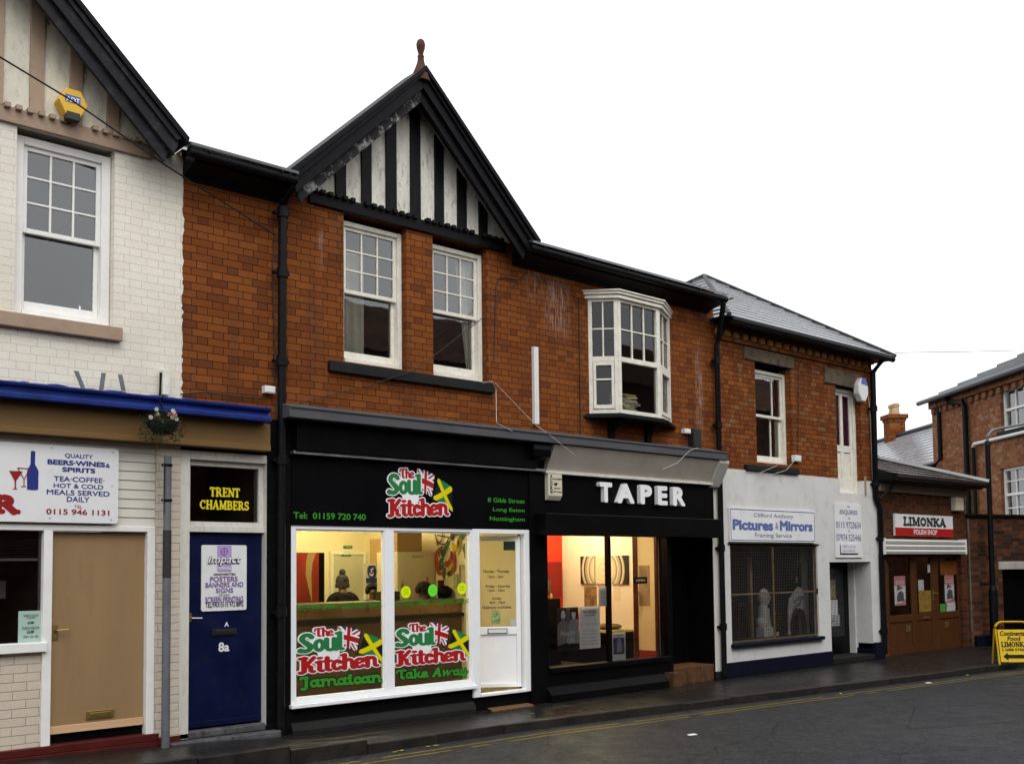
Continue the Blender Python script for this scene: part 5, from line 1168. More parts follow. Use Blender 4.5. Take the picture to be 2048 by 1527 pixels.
# ------------------------------------------------------------------ signs and writing
def board(name, label, cat, px, y, th, m=None, r=.0, frame=None, group=None, screws=True):
    x0, x1, z0, z1 = Q4(*px, y) if isinstance(px[0], tuple) else Rc(*px, y)
    o = thing(name, label, cat, ((x0 + x1) / 2, y + th, z0), group)
    if r:
        pts = []
        for cx, cz, a0 in ((x1 - r, z0 + r, -90), (x1 - r, z1 - r, 0), (x0 + r, z1 - r, 90), (x0 + r, z0 + r, 180)): pts += [(cx + r * math.cos(math.radians(a0 + k * 22.5)), cz + r * math.sin(math.radians(a0 + k * 22.5))) for k in range(5)]
        MB().prism(pts, y, y + th).build('board', m or M['sign_white'], o)
    else: MB().box(x0, x1, y, y + th, z0, z1).build('board', m or M['sign_white'], o)
    return o, (x0, x1, z0, z1)
def words(o, y, mat_, items, name='lettering'):
    for it in items:
        tx, px = it[0], it[1]; MB().ptext(tx, *px, y, it[2] if len(it) > 2 else 0.0, it[3] if len(it) > 3 else 0.0).build(name, mat_, o)
o, q = board('shop_sign', 'white sign board with blue bottle and red glasses advertising beers, wines and spirits', 'sign', (-150, 872, 236, 1046.5), -.075, .03, r=.03)
y = -.078
words(o, y, M['blue_ink'], [('QUALITY', (130, 906, 185.5, 919), .018), ('BEERS·WINES', (95, 917.3, 210.5, 934), .04), ('&', (211.5, 926.5, 220, 935), .02), ('SPIRITS', (124.6, 933, 190.6, 946), .04), ('TEA·COFFEE·', (107.7, 951, 209, 965.7), .015), ('HOT & COLD', (107.3, 965, 206.7, 978.3), .015), ('MEALS SERVED', (93.5, 977.5, 219.2, 992.4), .015), ('DAILY', (133.6, 992, 178.8, 1004), .015)], 'blue_lettering')
words(o, y, M['red_ink'], [('TEL.', (148.5, 1009.4, 166.3, 1016), .0), ('0115 946 1131', (92.7, 1016.3, 218.8, 1030.5), .02)], 'red_lettering')
b = MB(); vs, fs = contour(fitsegs(strokes('R', SLAB), Rc(-16, 990, 39, 1025.5, y)), .006, .014); b.add2d(vs, fs, lambda u, v: (u, y, v))
vs, fs = contour(fitsegs(strokes('A', SLAB), Rc(-80, 986, -20, 1022, y)), .006, .004); b.add2d(vs, fs, lambda u, v: (u, y, v)); b.build('name_lettering', M['red_ink'], o)
zp = lambda u, v: P(u / 6.363, 840 + v / 6.363, y)
MB().face([(p[0], y, p[1]) for p in [zp(*t) for t in ((392, 400), (400, 388), (440, 390), (450, 402), (446, 560), (490, 640), (486, 880), (440, 888), (345, 880), (342, 650), (365, 600), (388, 560))]]).build('bottle_emblem', M['blue_ink'], o)
b = MB().face([(p[0], y - .001, p[1]) for p in [zp(*t) for t in ((116, 640), (290, 650), (205, 770), (205, 862), (232, 876), (152, 874), (186, 862), (186, 770))]]); b.build('glass_emblem', M['red_ink'], o)
b = MB()
for c, d in (((225, 605), (382, 617)), ((382, 617), (312, 740)), ((225, 605), (300, 740)), ((306, 735), (306, 840)), ((270, 840), (335, 842))):
    p0, p1 = zp(*c), zp(*d); b.tube([(p0[0], y, p0[1]), (p1[0], y, p1[1])], .004, 5)
b.build('glass_outline', M['red_ink'], o)
b = MB()
for c in ((655, 352), (1435, 410), (1425, 835), (1418, 1265), (632, 1245)): p0 = zp(*c); b.disc(p0[0], p0[1], .006, y - .001, 10)
b.build('screws', M['galv'], o)
bl = thing('window_blind', 'grey slatted blind pulled up at the top of the left shop window', 'blind', (xw1 - .6, .11, zd1 - .3))
b = MB(); z_ = zd1 - .02
for k in range(9): b.box(-1.5, xw1 - .01, .09, .13, z_ - .018, z_ - .014); z_ -= .024
b.build('slats', mat('dark_blind', (.05, .05, .05), .5), bl); MB().box(-1.5, xw1 - .01, .09, .135, z_ - .035, z_ - .012).build('bottom_rail', mat('pale_rail', (.25, .25, .25), .5), bl)
solo(MB().box(xw1 - .36, xw1 - .16, .5, .505, P(35, 1195, .5)[1], P(35, 1160, .5)[1]), 'faded_card', mat('faded_card_print', (.2, .2, .18), .7), 'faded square card inside the left shop window above the price card', 'card')
# price card in the left window
o, q = board('price_card', 'pale green price card in the left shop window', 'notice', (37, 1221.5, 85.5, 1283), .012, .003, flat('pale_green_card', (.36, .5, .43), .7))
words(o, .009, M['ink'], [('SUNDAY LUNCHES', (47, 1228, 77, 1231.5)), ('2 COURSES', (53, 1233, 71, 1236)), ('£3.80', (55, 1242, 68, 1246.5), .03), ('STUDENTS WELCOME', (44, 1253, 78, 1257)), ('£2.80', (54, 1260, 68, 1265), .03), ('OPEN 11.00 - 4.00', (46, 1270.5, 76, 1274))])
# sign on the blue door
yd = .045
o, q = board('door_sign', 'white sign on the blue door with a purple emblem and lilac lettering', 'sign', (403.3, 1089, 493, 1218.5), yd, .012, r=.02)
yy = yd - .003; x0, x1, z0, z1 = Rc(434.8, 1090.3, 463, 1141.8, yy)
MB().face([(x0, yy, z0), (x1, yy, z0), (x1, yy, z1), (x0, yy, z1)]).build('purple_panel', M['lilac'], o)
c = P(448.6, 1102, yy); b = MB()
b.tube([(c[0] + .035 * math.cos(k * .33), yy - .002, c[1] + .035 * math.sin(k * .33)) for k in range(20)], .003, 5).tube([(c[0] - .045, yy - .002, c[1]), (c[0] + .045, yy - .002, c[1])], .0022, 5).tube([(c[0], yy - .002, c[1] - .05), (c[0], yy - .002, c[1] + .04)], .0022, 5)
b.build('cross_emblem', M['purple_ink'], o)
words(o, yy - .003, M['ink'], [('Impact', (415.4, 1110.5, 481.5, 1131.5), .05, .25), ('HANDWRITTEN', (427.6, 1145.3, 470.8, 1150), .02), ('Quality', (438, 1186.4, 460, 1191.4), .0, .3), ('TEL/FAX·0115 972 8892', (411, 1203.5, 487, 1211.5), .015)], 'black_lettering')
words(o, yy - .005, M['sign_white'], [('Impact', (416.6, 1109.3, 482.6, 1130), .012, .25), ('DESIGN', (436.8, 1132.5, 461.3, 1139.3), .03)], 'white_lettering')
words(o, yy - .002, M['purple_ink'], [('POSTERS', (420.3, 1152.5, 475.4, 1161.7), .02), ('BANNERS AND', (411, 1164, 486.6, 1172.7), .02), ('SIGNS', (431.9, 1175.6, 466.5, 1184.2), .02), ('SCREEN PRINTING', (410.5, 1193, 486.6, 1202.7), .02)], 'purple_lettering')
# painted logo: words and flags
LOGO = {}
def logo_parts():
    "logo in a local frame: x to the right, y up, unit = one pixel of the enlarged photograph, deskewed"
    k = .053; L = lambda u, v: (u - 183.0, -(v - k * (u - 183.0)) + 845.0)
    def box(a, b_, c, d): p0, p1 = L(a, b_), L(c, d); return (p0[0], p1[0], p1[1], p0[1])
    def rot(segs, slope, x0):
        s = segs.copy(); s[:, 1] += (s[:, 0] - x0) * slope; s[:, 3] += (s[:, 2] - x0) * slope; return s
    red1 = fitsegs(strokes('The', SCRIPT, .03), box(335, 200, 520, 338)); grn = fitsegs(strokes('Soul', SCRIPT, .05), box(190, 262, 614, 552)); red2 = fitsegs(strokes('Kitchen', SCRIPT, .05), box(190, 568, 946, 842))
    red1 = rot(red1, .05, 150); grn = rot(grn, .05, 0); red2 = rot(red2, .055, 0)
    every = np.vstack([red1, grn, red2])
    extra = np.array([[*L(330, 345), *L(560, 350), 25], [*L(420, 540), *L(430, 620), 40], [*L(520, 470), *L(500, 600), 45], [*L(300, 400), *L(380, 400), 20]], float)
    W_ = contour(np.vstack([every, extra]), 3.5, 13)
    A_ = contour(red1, 2.5); B_ = contour(grn, 3.0); C_ = contour(red2, 3.0)
    def quadmap(tl, tr, br, bl):
        def f(u, v):
            wv = math.sin(u * 3.1) * .05
            v2 = v
            x = (1 - u) * ((1 - v2) * bl[0] + v2 * tl[0]) + u * ((1 - v2) * br[0] + v2 * tr[0]); z = (1 - u) * ((1 - v2) * bl[1] + v2 * tl[1]) + u * ((1 - v2) * br[1] + v2 * tr[1])
            return (x, z + wv * 250 * (.35 + .65 * v))
        return f
    def clip(poly):
        for ax, lim, sg in ((0, 0, 1), (0, 1, -1), (1, 0, 1), (1, 1, -1)):
            out = []
            for i in range(len(poly)):
                a, b_ = poly[i], poly[(i + 1) % len(poly)]; da, db = sg * (a[ax] - lim), sg * (b_[ax] - lim)
                if da >= 0: out.append(a)
                if (da >= 0) != (db >= 0): t = da / (da - db); out.append((a[0] + t * (b_[0] - a[0]), a[1] + t * (b_[1] - a[1])))
            poly = out
            if not poly: return []
        return poly
    def patch(fm, polys, n=10):
        vs, fs = [], []
        for poly in polys:
            for i in range(n):                  # slice into vertical bands so that the cloth can wave
                p = poly; out = p
                for lim, sg in ((i / n, 1), ((i + 1) / n, -1)):
                    q = []
                    for j in range(len(out)):
                        a, b_ = out[j], out[(j + 1) % len(out)]; da, db = sg * (a[0] - lim), sg * (b_[0] - lim)
                        if da >= 0: q.append(a)
                        if (da >= 0) != (db >= 0): t = da / (da - db); q.append((a[0] + t * (b_[0] - a[0]), a[1] + t * (b_[1] - a[1])))
                    out = q
                    if not out: break
                if len(out) > 2: b0 = len(vs); vs += [fm(*c) for c in out]; fs.append(list(range(b0, b0 + len(out))))
        return vs, fs
    def bar(p, q, wd, asp=1.6):
        dx, dy = (q[0] - p[0]) * asp, q[1] - p[1]; l = math.hypot(dx, dy); nx, ny = -dy / l * wd / asp, dx / l * wd
        e = .3; p = (p[0] - (q[0] - p[0]) * e, p[1] - (q[1] - p[1]) * e); q = (q[0] + (q[0] - p[0]) * e, q[1] + (q[1] - p[1]) * e)
        return clip([(p[0] + nx, p[1] + ny), (p[0] - nx, p[1] - ny), (q[0] - nx, q[1] - ny), (q[0] + nx, q[1] + ny)])
    full = [[(0, 0), (1, 0), (1, 1), (0, 1)]]
    # the union flag seen turned on its pole: u runs along the pole side
    U = quadmap(L(548, 200), L(766, 280), L(730, 560), L(560, 470))
    ub = patch(U, full); uw = patch(U, [bar((0, 0), (1, 1), .15), ]); uw2 = patch(U, [bar((0, 1), (1, 0), .15)]); uw3 = patch(U, [bar((.5, 0), (.5, 1), .2)]); uw4 = patch(U, [bar((0, .5), (1, .5), .2)])
    ur = patch(U, [bar((.5, 0), (.5, 1), .12)]); ur2 = patch(U, [bar((0, .5), (1, .5), .12)]); ur3 = patch(U, [bar((0, .03), (1, 1.03), .045)]); ur4 = patch(U, [bar((0, .97), (1, -.03), .045)])
    J = quadmap(L(806, 322), L(985, 440), L(990, 745), L(748, 580))
    jg = patch(J, [[(0, 1), (1, 1), (.5, .5)], [(0, 0), (.5, .5), (1, 0)]]); jk = patch(J, [[(0, 0), (0, 1), (.5, .5)], [(1, 0), (.5, .5), (1, 1)]]); jy = patch(J, [bar((0, 0), (1, 1), .12)]); jy2 = patch(J, [bar((0, 1), (1, 0), .12)])
    pole = contour(np.array([[*L(772, 282), *L(735, 610), 4.0]]), 2)
    return [('flag_blue', 'vinyl_blue', ub, 0), ('flag_white', 'vinyl_white', uw, 1), ('flag_white', 'vinyl_white', uw2, 2), ('flag_red', 'vinyl_red', ur3, 3), ('flag_red', 'vinyl_red', ur4, 4), ('flag_white', 'vinyl_white', uw3, 5), ('flag_white', 'vinyl_white', uw4, 6), ('flag_red', 'vinyl_red', ur, 7), ('flag_red', 'vinyl_red', ur2, 8),
            ('flag_green', 'vinyl_green', jg, 1), ('flag_black', 'ink', jk, 0), ('flag_yellow', 'vinyl_yellow', jy, 2), ('flag_yellow', 'vinyl_yellow', jy2, 3), ('flag_pole', 'ink', pole, 2),
            ('white_outline', 'vinyl_white', W_, 9), ('red_lettering', 'vinyl_red', A_, 11), ('green_lettering', 'vinyl_green', B_, 12), ('red_lettering', 'vinyl_red', C_, 13)]
LP = logo_parts()
LE = np.vstack([np.array(p[2][0]) for p in LP]); LX0, LX1, LZ0, LZ1 = LE[:, 0].min(), LE[:, 0].max(), LE[:, 1].min(), LE[:, 1].max()
ASP = [0]
def place_logo(label, px, y, tilt, cat='sign', extra=None, group=None, base=None):
    x0, x1, z0, z1 = Rc(*px, y); k = (x1 - x0) / (LX1 - LX0); kz = (z1 - z0) / (LZ1 - LZ0)
    if base:                                 # decal: same proportions, baseline through two measured points
        kz = k * ASP[0] * .74; (xa, za_), (xb, zb_) = P(*base[0], y), P(*base[1], y); tilt = (zb_ - za_) / (xb - xa) - .055 * kz / k; z0 = za_ - 8 * kz
    else: ASP[0] = kz / k
    o = thing('shop_logo', label, cat, ((x0 + x1) / 2, y, z0), group); seen = {}
    for nm, mt, (vs, fs), lay in LP:
        key = (nm, mt)
        if nm.startswith('flag') or nm.endswith('lettering'): seen.setdefault(key, MB())
        mb = seen.setdefault(key, MB()); mb.add2d(vs, fs, lambda u, v: (x0 + (u - LX0) * k, y - lay * .0007, z0 + (v - LZ0) * kz + tilt * (u - LX0) * k))
    for (nm, mt), mb in seen.items(): mb.build(nm, M[mt], o)
    if extra:
        for word, bx in extra: script(word, bx, y, M['bright_green'], o, M['ink'])
    return o
def script(word, px, y, m, parent, rim=None, slope=0.0, name='green_lettering'):
    x0, z1 = P(px[0], px[1], y); x1, z0 = P(px[3], px[2], y)[0], P(px[0], px[2], y)[1]
    (xa, za_), (xb, zb_) = P(*slope[0], y), P(*slope[1], y); slope = (zb_ - za_) / (xb - xa)
    sg = fitsegs(strokes(word, SCRIPT, .05), (x0, x1, z0, z1)); sg[:, 1] += (sg[:, 0] - x0) * slope; sg[:, 3] += (sg[:, 2] - x0) * slope
    if rim: vs, fs = contour(sg, .004, .012); MB().add2d(vs, fs, lambda u, v: (u, y - .001, v)).build('dark_rim', rim, parent)
    vs, fs = contour(sg, .003, .001); MB().add2d(vs, fs, lambda u, v: (u, y - .003, v)).build(name, m, parent)
o = place_logo('painted shop name with two flags on the black fascia above the takeaway window', (770.4, 931, 905.2, 1040), -.053, .0)
yf = -.054
o2 = thing('fascia_lettering', 'green telephone number painted at the left end of the black fascia', 'lettering', (*P(660, 1035, yf)[:1], yf, P(660, 1040, yf)[1]))
words(o2, yf, M['bright_green'], [('Tel:  01159 720 740', (586.7, 1023, 731.6, 1040), .025)])
o2 = thing('fascia_lettering', 'green three line address painted at the right end of the black fascia', 'lettering', (*P(1015, 1035, yf)[:1], yf, P(1015, 1045, yf)[1]))
words(o2, yf, M['bright_green'], [('8 Gibb Street', (975.4, 994.3, 1049.6, 1006.5), .02), ('Long Eaton', (985.7, 1014, 1049.6, 1026), .02), ('Nottingham', (979.4, 1032, 1050, 1044.5), .02)])
yg = -.004
o = place_logo('shop name decal with flags over a green word on the left takeaway pane', (590.6, 1252, 767.5, 1349), yg, .045, 'window decal', group='shop name decals on the takeaway glass', base=((592, 1349.5), (757, 1333)))
script('Jamaican', (597, 1353, 1380, 766), yg, M['bright_green'], o, M['ink'], ((621, 1374), (764, 1363)))
o = place_logo('shop name decal with flags over two green words on the right takeaway pane', (786, 1242.5, 939.5, 1334), yg, .045, 'window decal', group='shop name decals on the takeaway glass', base=((788, 1333.5), (930, 1321)))
script('Take Away', (791, 1338.5, 1361, 936), yg, M['bright_green'], o, M['ink'], ((808, 1357.5), (922, 1350)))
for px, lb in (((592.4, 1207, 767.7, 1211.5), 'green line of lettering across the left takeaway pane'), ((788, 1201.5, 938.7, 1202.5), 'green line of lettering across the right takeaway pane')):
    xa, za_ = P(px[0], px[1], yg); xb, zb_ = P(px[2], px[3], yg); zc_ = (za_ + zb_) / 2
    o = thing('window_lettering', lb, 'lettering', ((xa + xb) / 2, yg, zc_ - .03), 'green lettering across the takeaway glass')
    MB().text('HOT FOOD  DRINKS  COLD FOOD  SNACKS', (xa, xb, zc_ - .036, zc_ + .024), yg, .02).build('lettering', M['bright_green'], o)
for (u, v, r), mt, lb in (((811.9, 1183.3, 10.4), 'fluo_yellow', 'yellow star sticker near the mullion of the takeaway window'), ((865.6, 1179.8, 10), 'fluo_green', 'green star sticker between two yellow ones on the takeaway window'), ((924, 1176, 9.6), 'fluo_yellow', 'yellow star sticker at the door end of the takeaway window')):
    x, z = P(u, v, yg); rr = P(u + r, v, yg)[0] - x
    o = thing('star_sticker', lb, 'sticker', (x, yg, z - rr), 'star stickers on the takeaway window')
    MB().face([(x + rr * (1 if k % 2 else .88) * math.cos(k * math.pi / 18), yg, z + rr * (1 if k % 2 else .88) * math.sin(k * math.pi / 18)) for k in range(36)]).build('star', M[mt], o)
    b = MB()
    for k in range(4): b.box(x - rr * .55, x + rr * .5, yg - .0015, yg - .0005, z + rr * (.4 - k * .25), z + rr * (.4 - k * .25) + .006)
    b.build('small_print', flat('star_print', (.35, .4, .02)), o)
# hours on the glass door
hr = thing('opening_hours', 'dark opening hours lettering on the white glazed shop door', 'lettering', (LEAF[0] - .3, LEAF[1] - .02, 1.2))
fz = lambda px: (Pl(px[2], (px[1] + px[3]) / 2, LEAF, .02)[0], Pl(px[0], (px[1] + px[3]) / 2, LEAF, .02)[0], Pl(px[0], px[3], LEAF, .02)[1], Pl(px[0], px[1], LEAF, .02)[1])
b = MB()
for tx, px in (('Monday - Thursday', (967, 1139, 1018.7, 1147)), ('12pm - 5pm', (975.6, 1150, 1006.6, 1156.6)), ('Friday - Saturday', (971.5, 1169, 1020.7, 1176)), ('12pm - 10pm', (975.6, 1177.4, 1009.5, 1183.8)), ('Sunday', (984, 1193.5, 1003, 1200)), ('4pm - 10pm', (979, 1201.4, 1010.8, 1208)), ('Delivery available', (965, 1211.5, 1022.4, 1218.4))):
    s0, s1, z0, z1 = fz(px); m = MB(); m.text(tx, (-s1, -s0, z0, z1), 0, .022)
    for v in m.v: pass
    f2 = (LEAF[0], LEAF[1], LEAF[2] + math.pi); t2 = MB(f2); t2.text(tx, (-s1, -s0, z0, z1), -.02, .022); bo = len(b.v); b.v += t2.v; b.f += [[i + bo for i in q] for q in t2.f]
b.build('lettering', M['ink'], hr)
def leafcard(name, label, px, m, cat='sticker'):
    s0, s1, z0, z1 = fz(px); t = MB((LEAF[0], LEAF[1], LEAF[2] + math.pi)); t.box(-s1, -s0, -.018, -.015, z0, z1); return solo(t, name, m, label, cat)
leafcard('flyer', 'small green and yellow flyer stuck low on the shop door glass', (983, 1221, 1001, 1248), mat('flyer_print', (.22, .3, .1), .5, .7, 22.0, .02, dirt=(.55, .55, .45), dirtamt=.9))
leafcard('door_sticker', 'black and green sticker at the top of the shop door glass', (1007, 1082, 1030, 1100), flat('dark_green_sticker', (.012, .03, .012)))
leafcard('door_sticker', 'white square sticker at the bottom corner of the shop door glass', (1021, 1238, 1032, 1251), flat('pale_sticker', (.45, .45, .46)))
# raised salon letters
tp = thing('salon_lettering', 'row of white raised block letters on the black salon fascia', 'lettering', (P(1283, 990, -.13)[0], -.06, P(1283, 1008, -.13)[1]))
for ch, px in zip('TAPER', ((1199.5, 963.4, 1224.8, 1004), (1234.7, 966.4, 1269, 1006), (1280.8, 969.2, 1304.5, 1007.8), (1315.6, 971.9, 1335.5, 1009.8), (1346, 974, 1370.6, 1011.9))):
    x0, x1, _, _ = Rc(*px, -.13); z0 = P(1283, 1007.5, -.13)[1]; z1 = P(1283, 968.6, -.13)[1]
    MB().text(ch, (x0, x1, z0, z1), -.13, .045, 0, .065).build('raised_letter', M['vinyl_white'], tp)
x0, x1, z0, z1 = Rc(1096.4, 944.5, 1124.8, 1000.5, -.13)
ac = thing('alarm_box', 'cream rectangular alarm box with upright lettering on the salon fascia', 'alarm', ((x0 + x1) / 2, -.06, z0))
MB().xprism([(-.06, z0), (-.09, z0), (-.13, z0 + .06), (-.13, z1), (-.06, z1)], x0, x1).build('case', M['cream_plastic'], ac, bevel=.006)
b = MB(); hh = (z1 - z0 - .1) / 5
for k, ch in enumerate('ACORN'): vs, fs = contour(fitsegs(strokes(ch, SLAB), (x0 + .03, x0 + .075, z1 - .02 - (k + 1) * hh + .008, z1 - .02 - k * hh)), .002, .001); b.add2d(vs, fs, lambda u, v: (u, -.133, v))
b.build('upright_lettering', M['ink'], ac); b = MB(); b.text('ACORN', (x0 + .085, x1 - .012, z1 - .09, z1 - .065), -.133, .03).text('SECURITY', (x0 + .1, x1 - .02, z1 - .21, z1 - .19), -.133, .02).text('871050', (x0 + .085, x1 - .012, z1 - .255, z1 - .235), -.133, .03)
b.prism([(x0 + .1, z1 - .16), (x0 + .15, z1 - .165), (x0 + .17, z1 - .13), (x0 + .15, z1 - .12), (x0 + .14, z1 - .14), (x0 + .115, z1 - .12)], -.1335, -.131)
b.build('lettering', M['ink'], ac)
# picture framer signs
o, q = board('shop_sign', 'white picture framing sign with blue lettering above the barred window', 'sign', ((1459, 1014.3), (1629.5, 1021.5), (1460.5, 1082.5), (1631, 1084.3)), -.06, .03)
y = -.063; x0, x1, z0, z1 = q; b = MB()
e = .02; b.box(x0 + e, x1 - e, y, y + .001, z1 - e - .009, z1 - e).box(x0 + e, x1 - e, y, y + .001, z0 + e, z0 + e + .009).box(x0 + e, x0 + e + .009, y, y + .001, z0 + e + .009, z1 - e - .009).box(x1 - e - .009, x1 - e, y, y + .001, z0 + e + .009, z1 - e - .009)
b.build('border_line', M['blue_ink'], o)
words(o, y, M['grey_ink'], [('Clifford Anthony', (1507.5, 1025, 1587, 1038.5), .008), ('Framing Service', (1510, 1064.5, 1584, 1077.3), .008), ('&', (1550.6, 1044, 1557, 1057.5), .02)], 'grey_lettering')
words(o, y, M['sky_ink'], [('Pictures', (1465, 1037, 1546.7, 1061), .05), ('Mirrors', (1559.5, 1040, 1625.5, 1062.5), .05)], 'blue_lettering')
o, q = board('notice_board', 'white enquiries board with two telephone numbers above the recessed door', 'sign', (1669.4, 1005, 1725.6, 1114), -.05, .02)
y = -.053
words(o, y, M['grey_ink'], [('ENQUIRIES', (1679.5, 1018.3, 1715, 1030.5), .02), ('0115 9723634', (1672, 1041.5, 1722, 1056.5), .02), ('07974 525446', (1672.8, 1067, 1722.5, 1081.5), .02)], 'grey_lettering')
words(o, y - .012, M['grey_ink'], [('FREE LOCAL', (1685, 1089.5, 1712, 1095), .0, .3), ('DELIVERIES', (1685, 1098, 1711, 1103.5), .0, .3)], 'italic_lettering')
words(o, y, M['ink'], [('For', (1695, 1010.5, 1699.5, 1015), .02), ('Tel.', (1696, 1034, 1700, 1038), .02), ('or', (1696.5, 1060, 1699.8, 1062.5), .02)], 'small_lettering')
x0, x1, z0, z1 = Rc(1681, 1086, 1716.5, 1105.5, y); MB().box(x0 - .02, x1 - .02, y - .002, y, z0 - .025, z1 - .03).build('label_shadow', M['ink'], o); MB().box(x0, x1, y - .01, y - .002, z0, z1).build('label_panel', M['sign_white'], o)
# small shop sign and shutter
o, q = board('shop_sign', 'white and red shop sign on the brown brick above the white shutter', 'sign', ((1789.3, 1026.4), (1906, 1032), (1791, 1070.5), (1906, 1072.5)), -.05, .04)
x0, x1, z0, z1 = q; MB().box(x0, x1, -.053, -.0505, z0, z0 + (z1 - z0) * .37).build('red_band', M['vinyl_red'], o)
b = MB(); vs, fs = contour(fitsegs(strokes('LIMONKA', SLAB), Rc(1806.4, 1033, 1892.3, 1053, -.054)), .004, .012); b.add2d(vs, fs, lambda u, v: (u, -.054, v)); b.build('dark_lettering', flat('dark_green_ink', (.015, .03, .02)), o)
MB().ptext('POLISH SHOP', 1827.5, 1057.8, 1874.5, 1069, -.056, .025).build('white_lettering', M['sign_white'], o)
x0, x1, z0, z1 = Q4((1768.5, 1077), (1930, 1078), (1769, 1107), (1930.5, 1107), -.14)
shb = thing('roller_shutter', 'white ribbed roller shutter box above the wooden doors', 'shutter', ((x0 + x1) / 2, 0, z0))
b = MB(); hh = (z1 - z0) / 3
for k in range(3): b.xprism([(-.0, z0 + k * hh), (-.14, z0 + k * hh), (-.16, z0 + k * hh + hh * .5), (-.14, z0 + (k + 1) * hh - .012), (0, z0 + (k + 1) * hh - .012)], x0, x1)
b.build('housing', flat('shutter_white', (.6, .585, .55), .4), shb)
MB().box(x0 - .02, x0, -.17, 0, z0 - .01, z1 + .01).build('end_cap', M['white_plastic'], shb); MB().box(x1, x1 + .02, -.17, 0, z0 - .01, z1 + .01).build('end_cap', M['white_plastic'], shb)
# A board
fx_, fy_ = G(1999.5, 1329, 0.0)
AA = math.radians(-49); AF_ = (fx_, fy_, AA)
ab = thing('pavement_sign', 'yellow folding pavement sign with black lettering and arrow on the kerb', 'sign', (fx_, fy_, 0))
ht = Pl(2020, 1243, AF_)[1] * .99; LWD = .56; lean = .2
def A3(s, z, yo=0.0): return (s, lean * z / ht * .9 + yo, z)
def arch(back):
    sg = -1 if back else 1; o_ = lean * 1.8 if back else 0
    pts = [(0, 0), (0, ht - .12)] + [(.12 - .12 * math.cos(a), ht - .12 + .12 * math.sin(a)) for a in (.4, .8, 1.2, 1.57)] + [(LWD - .12 + .12 * math.sin(a), ht - .12 + .12 * math.cos(a)) for a in (0, .4, .8, 1.2, 1.57)] + [(LWD, 0)]
    return MB(AF_).tube([(s, o_ + sg * lean * z / ht * .9, z) for s, z in pts], .017, 8)
arch(False).build('front_frame', M['yellow_paint'], ab, smooth=True); arch(True).build('back_frame', M['yellow_paint'], ab, smooth=True)
p0, p1 = .05, ht - .13
MB(AF_).face([A3(.03, p0, -.005), A3(LWD - .03, p0, -.005), A3(LWD - .03, p1, -.005), A3(.03, p1, -.005)]).face([A3(.03, p0, .008), A3(.03, p1, .008), A3(LWD - .03, p1, .008), A3(LWD - .03, p0, .008)]).build('panel', flat('sign_yellow', (.68, .46, .0), .4), ab)
def aline(mb, tx, s0, s1, z0, z1, slab=False, bold=.03, shear=0):
    t = MB()
    if slab: vs, fs = contour(fitsegs(strokes(tx, SLAB), (s0, s1, z0, z1)), .003, .002); t.add2d(vs, fs, lambda u, v: (u, 0, v))
    else: t.text(tx, (s0, s1, z0, z1), 0, bold, shear)
    b0 = len(mb.v)
    for (x, _, z) in t.v: mb.P(*A3(x, z, -.009))
    mb.f += [[i + b0 for i in q] for q in t.f]
b = MB(AF_); H = p1 - p0
aline(b, 'Continental', .06, LWD - .07, p1 - .19 * H, p1 - .04 * H, shear=.2); b.build('lettering', M['ink'], ab); b = MB(AF_); aline(b, 'Food', .17, LWD - .17, p1 - .34 * H, p1 - .21 * H, shear=.2); b.build('lettering', M['ink'], ab); b = MB(AF_); aline(b, 'LIMONKA', .06, LWD - .06, p1 - .54 * H, p1 - .37 * H, True); b.build('lettering', M['ink'], ab); b = MB(AF_); aline(b, '2 GIBB STREET', .06, LWD - .06, p1 - .66 * H, p1 - .58 * H)
b.build('lettering', M['ink'], ab)
za_ = p1 - .83 * H; b = MB(AF_)
b.face([A3(.07, za_, -.009), A3(.15, za_ - .065, -.009), A3(.15, za_ - .03, -.009), A3(LWD - .07, za_ - .03, -.009), A3(LWD - .07, za_ + .03, -.009), A3(.15, za_ + .03, -.009), A3(.15, za_ + .065, -.009)]).build('arrow', M['ink'], ab)
# posters and notices in the small shop
ypo = .095
def poster(name, label, px, y, base, cat='poster', group=None, art=None):
    o, q = board(name, label, cat, px, y, .003, base, group=group)
    if art: art(o, q, y)
    return o
def hatart(o, q, y):
    x0, x1, z0, z1 = q; w_, h_ = x1 - x0, z1 - z0; F_ = lambda u, v: (x0 + u * w_, y - .001, z0 + v * h_)
    MB().face([F_(.0, .66), F_(1, .66), F_(1, 1), F_(0, 1)]).face([F_(0, 0), F_(1, 0), F_(1, .22), F_(.6, .1), F_(.0, .05)]).build('pink_field', flat('poster_pink', (.3, .12, .115), .7), o)
    b = MB()
    for pts in ([(.2, .5), (.75, .58), (.7, .62), (.5, .63), (.45, .7), (.25, .66)], [(.2, .12), (.85, .15), (.8, .42), (.55, .5), (.35, .45), (.2, .3)]): b.face([tuple(np.array(F_(*p)) - (0, .001, 0)) for p in pts])
    b.build('dark_figure', flat('poster_dark', (.05, .05, .055), .7), o)
    MB().text('20 LECIE', (x0 + w_ * .12, x1 - w_ * .12, z0 + h_ * .72, z0 + h_ * .84), y - .003, .03).build('lettering', flat('poster_pale_red', (.5, .3, .28), .7), o)
poster('window_poster', 'pink poster with a hatted figure in the left window of the small shop', (1788, 1151.5, 1812, 1209), ypo - .01, flat('dim_paper', (.4, .38, .36), .7), group='posters in the small shop windows', art=hatart)
poster('window_poster', 'pink poster with a hatted figure in the right window of the small shop', (1888.6, 1149.5, 1909, 1203.5), ypo - .01, flat('dim_paper', (.4, .38, .36), .7), group='posters in the small shop windows', art=hatart)
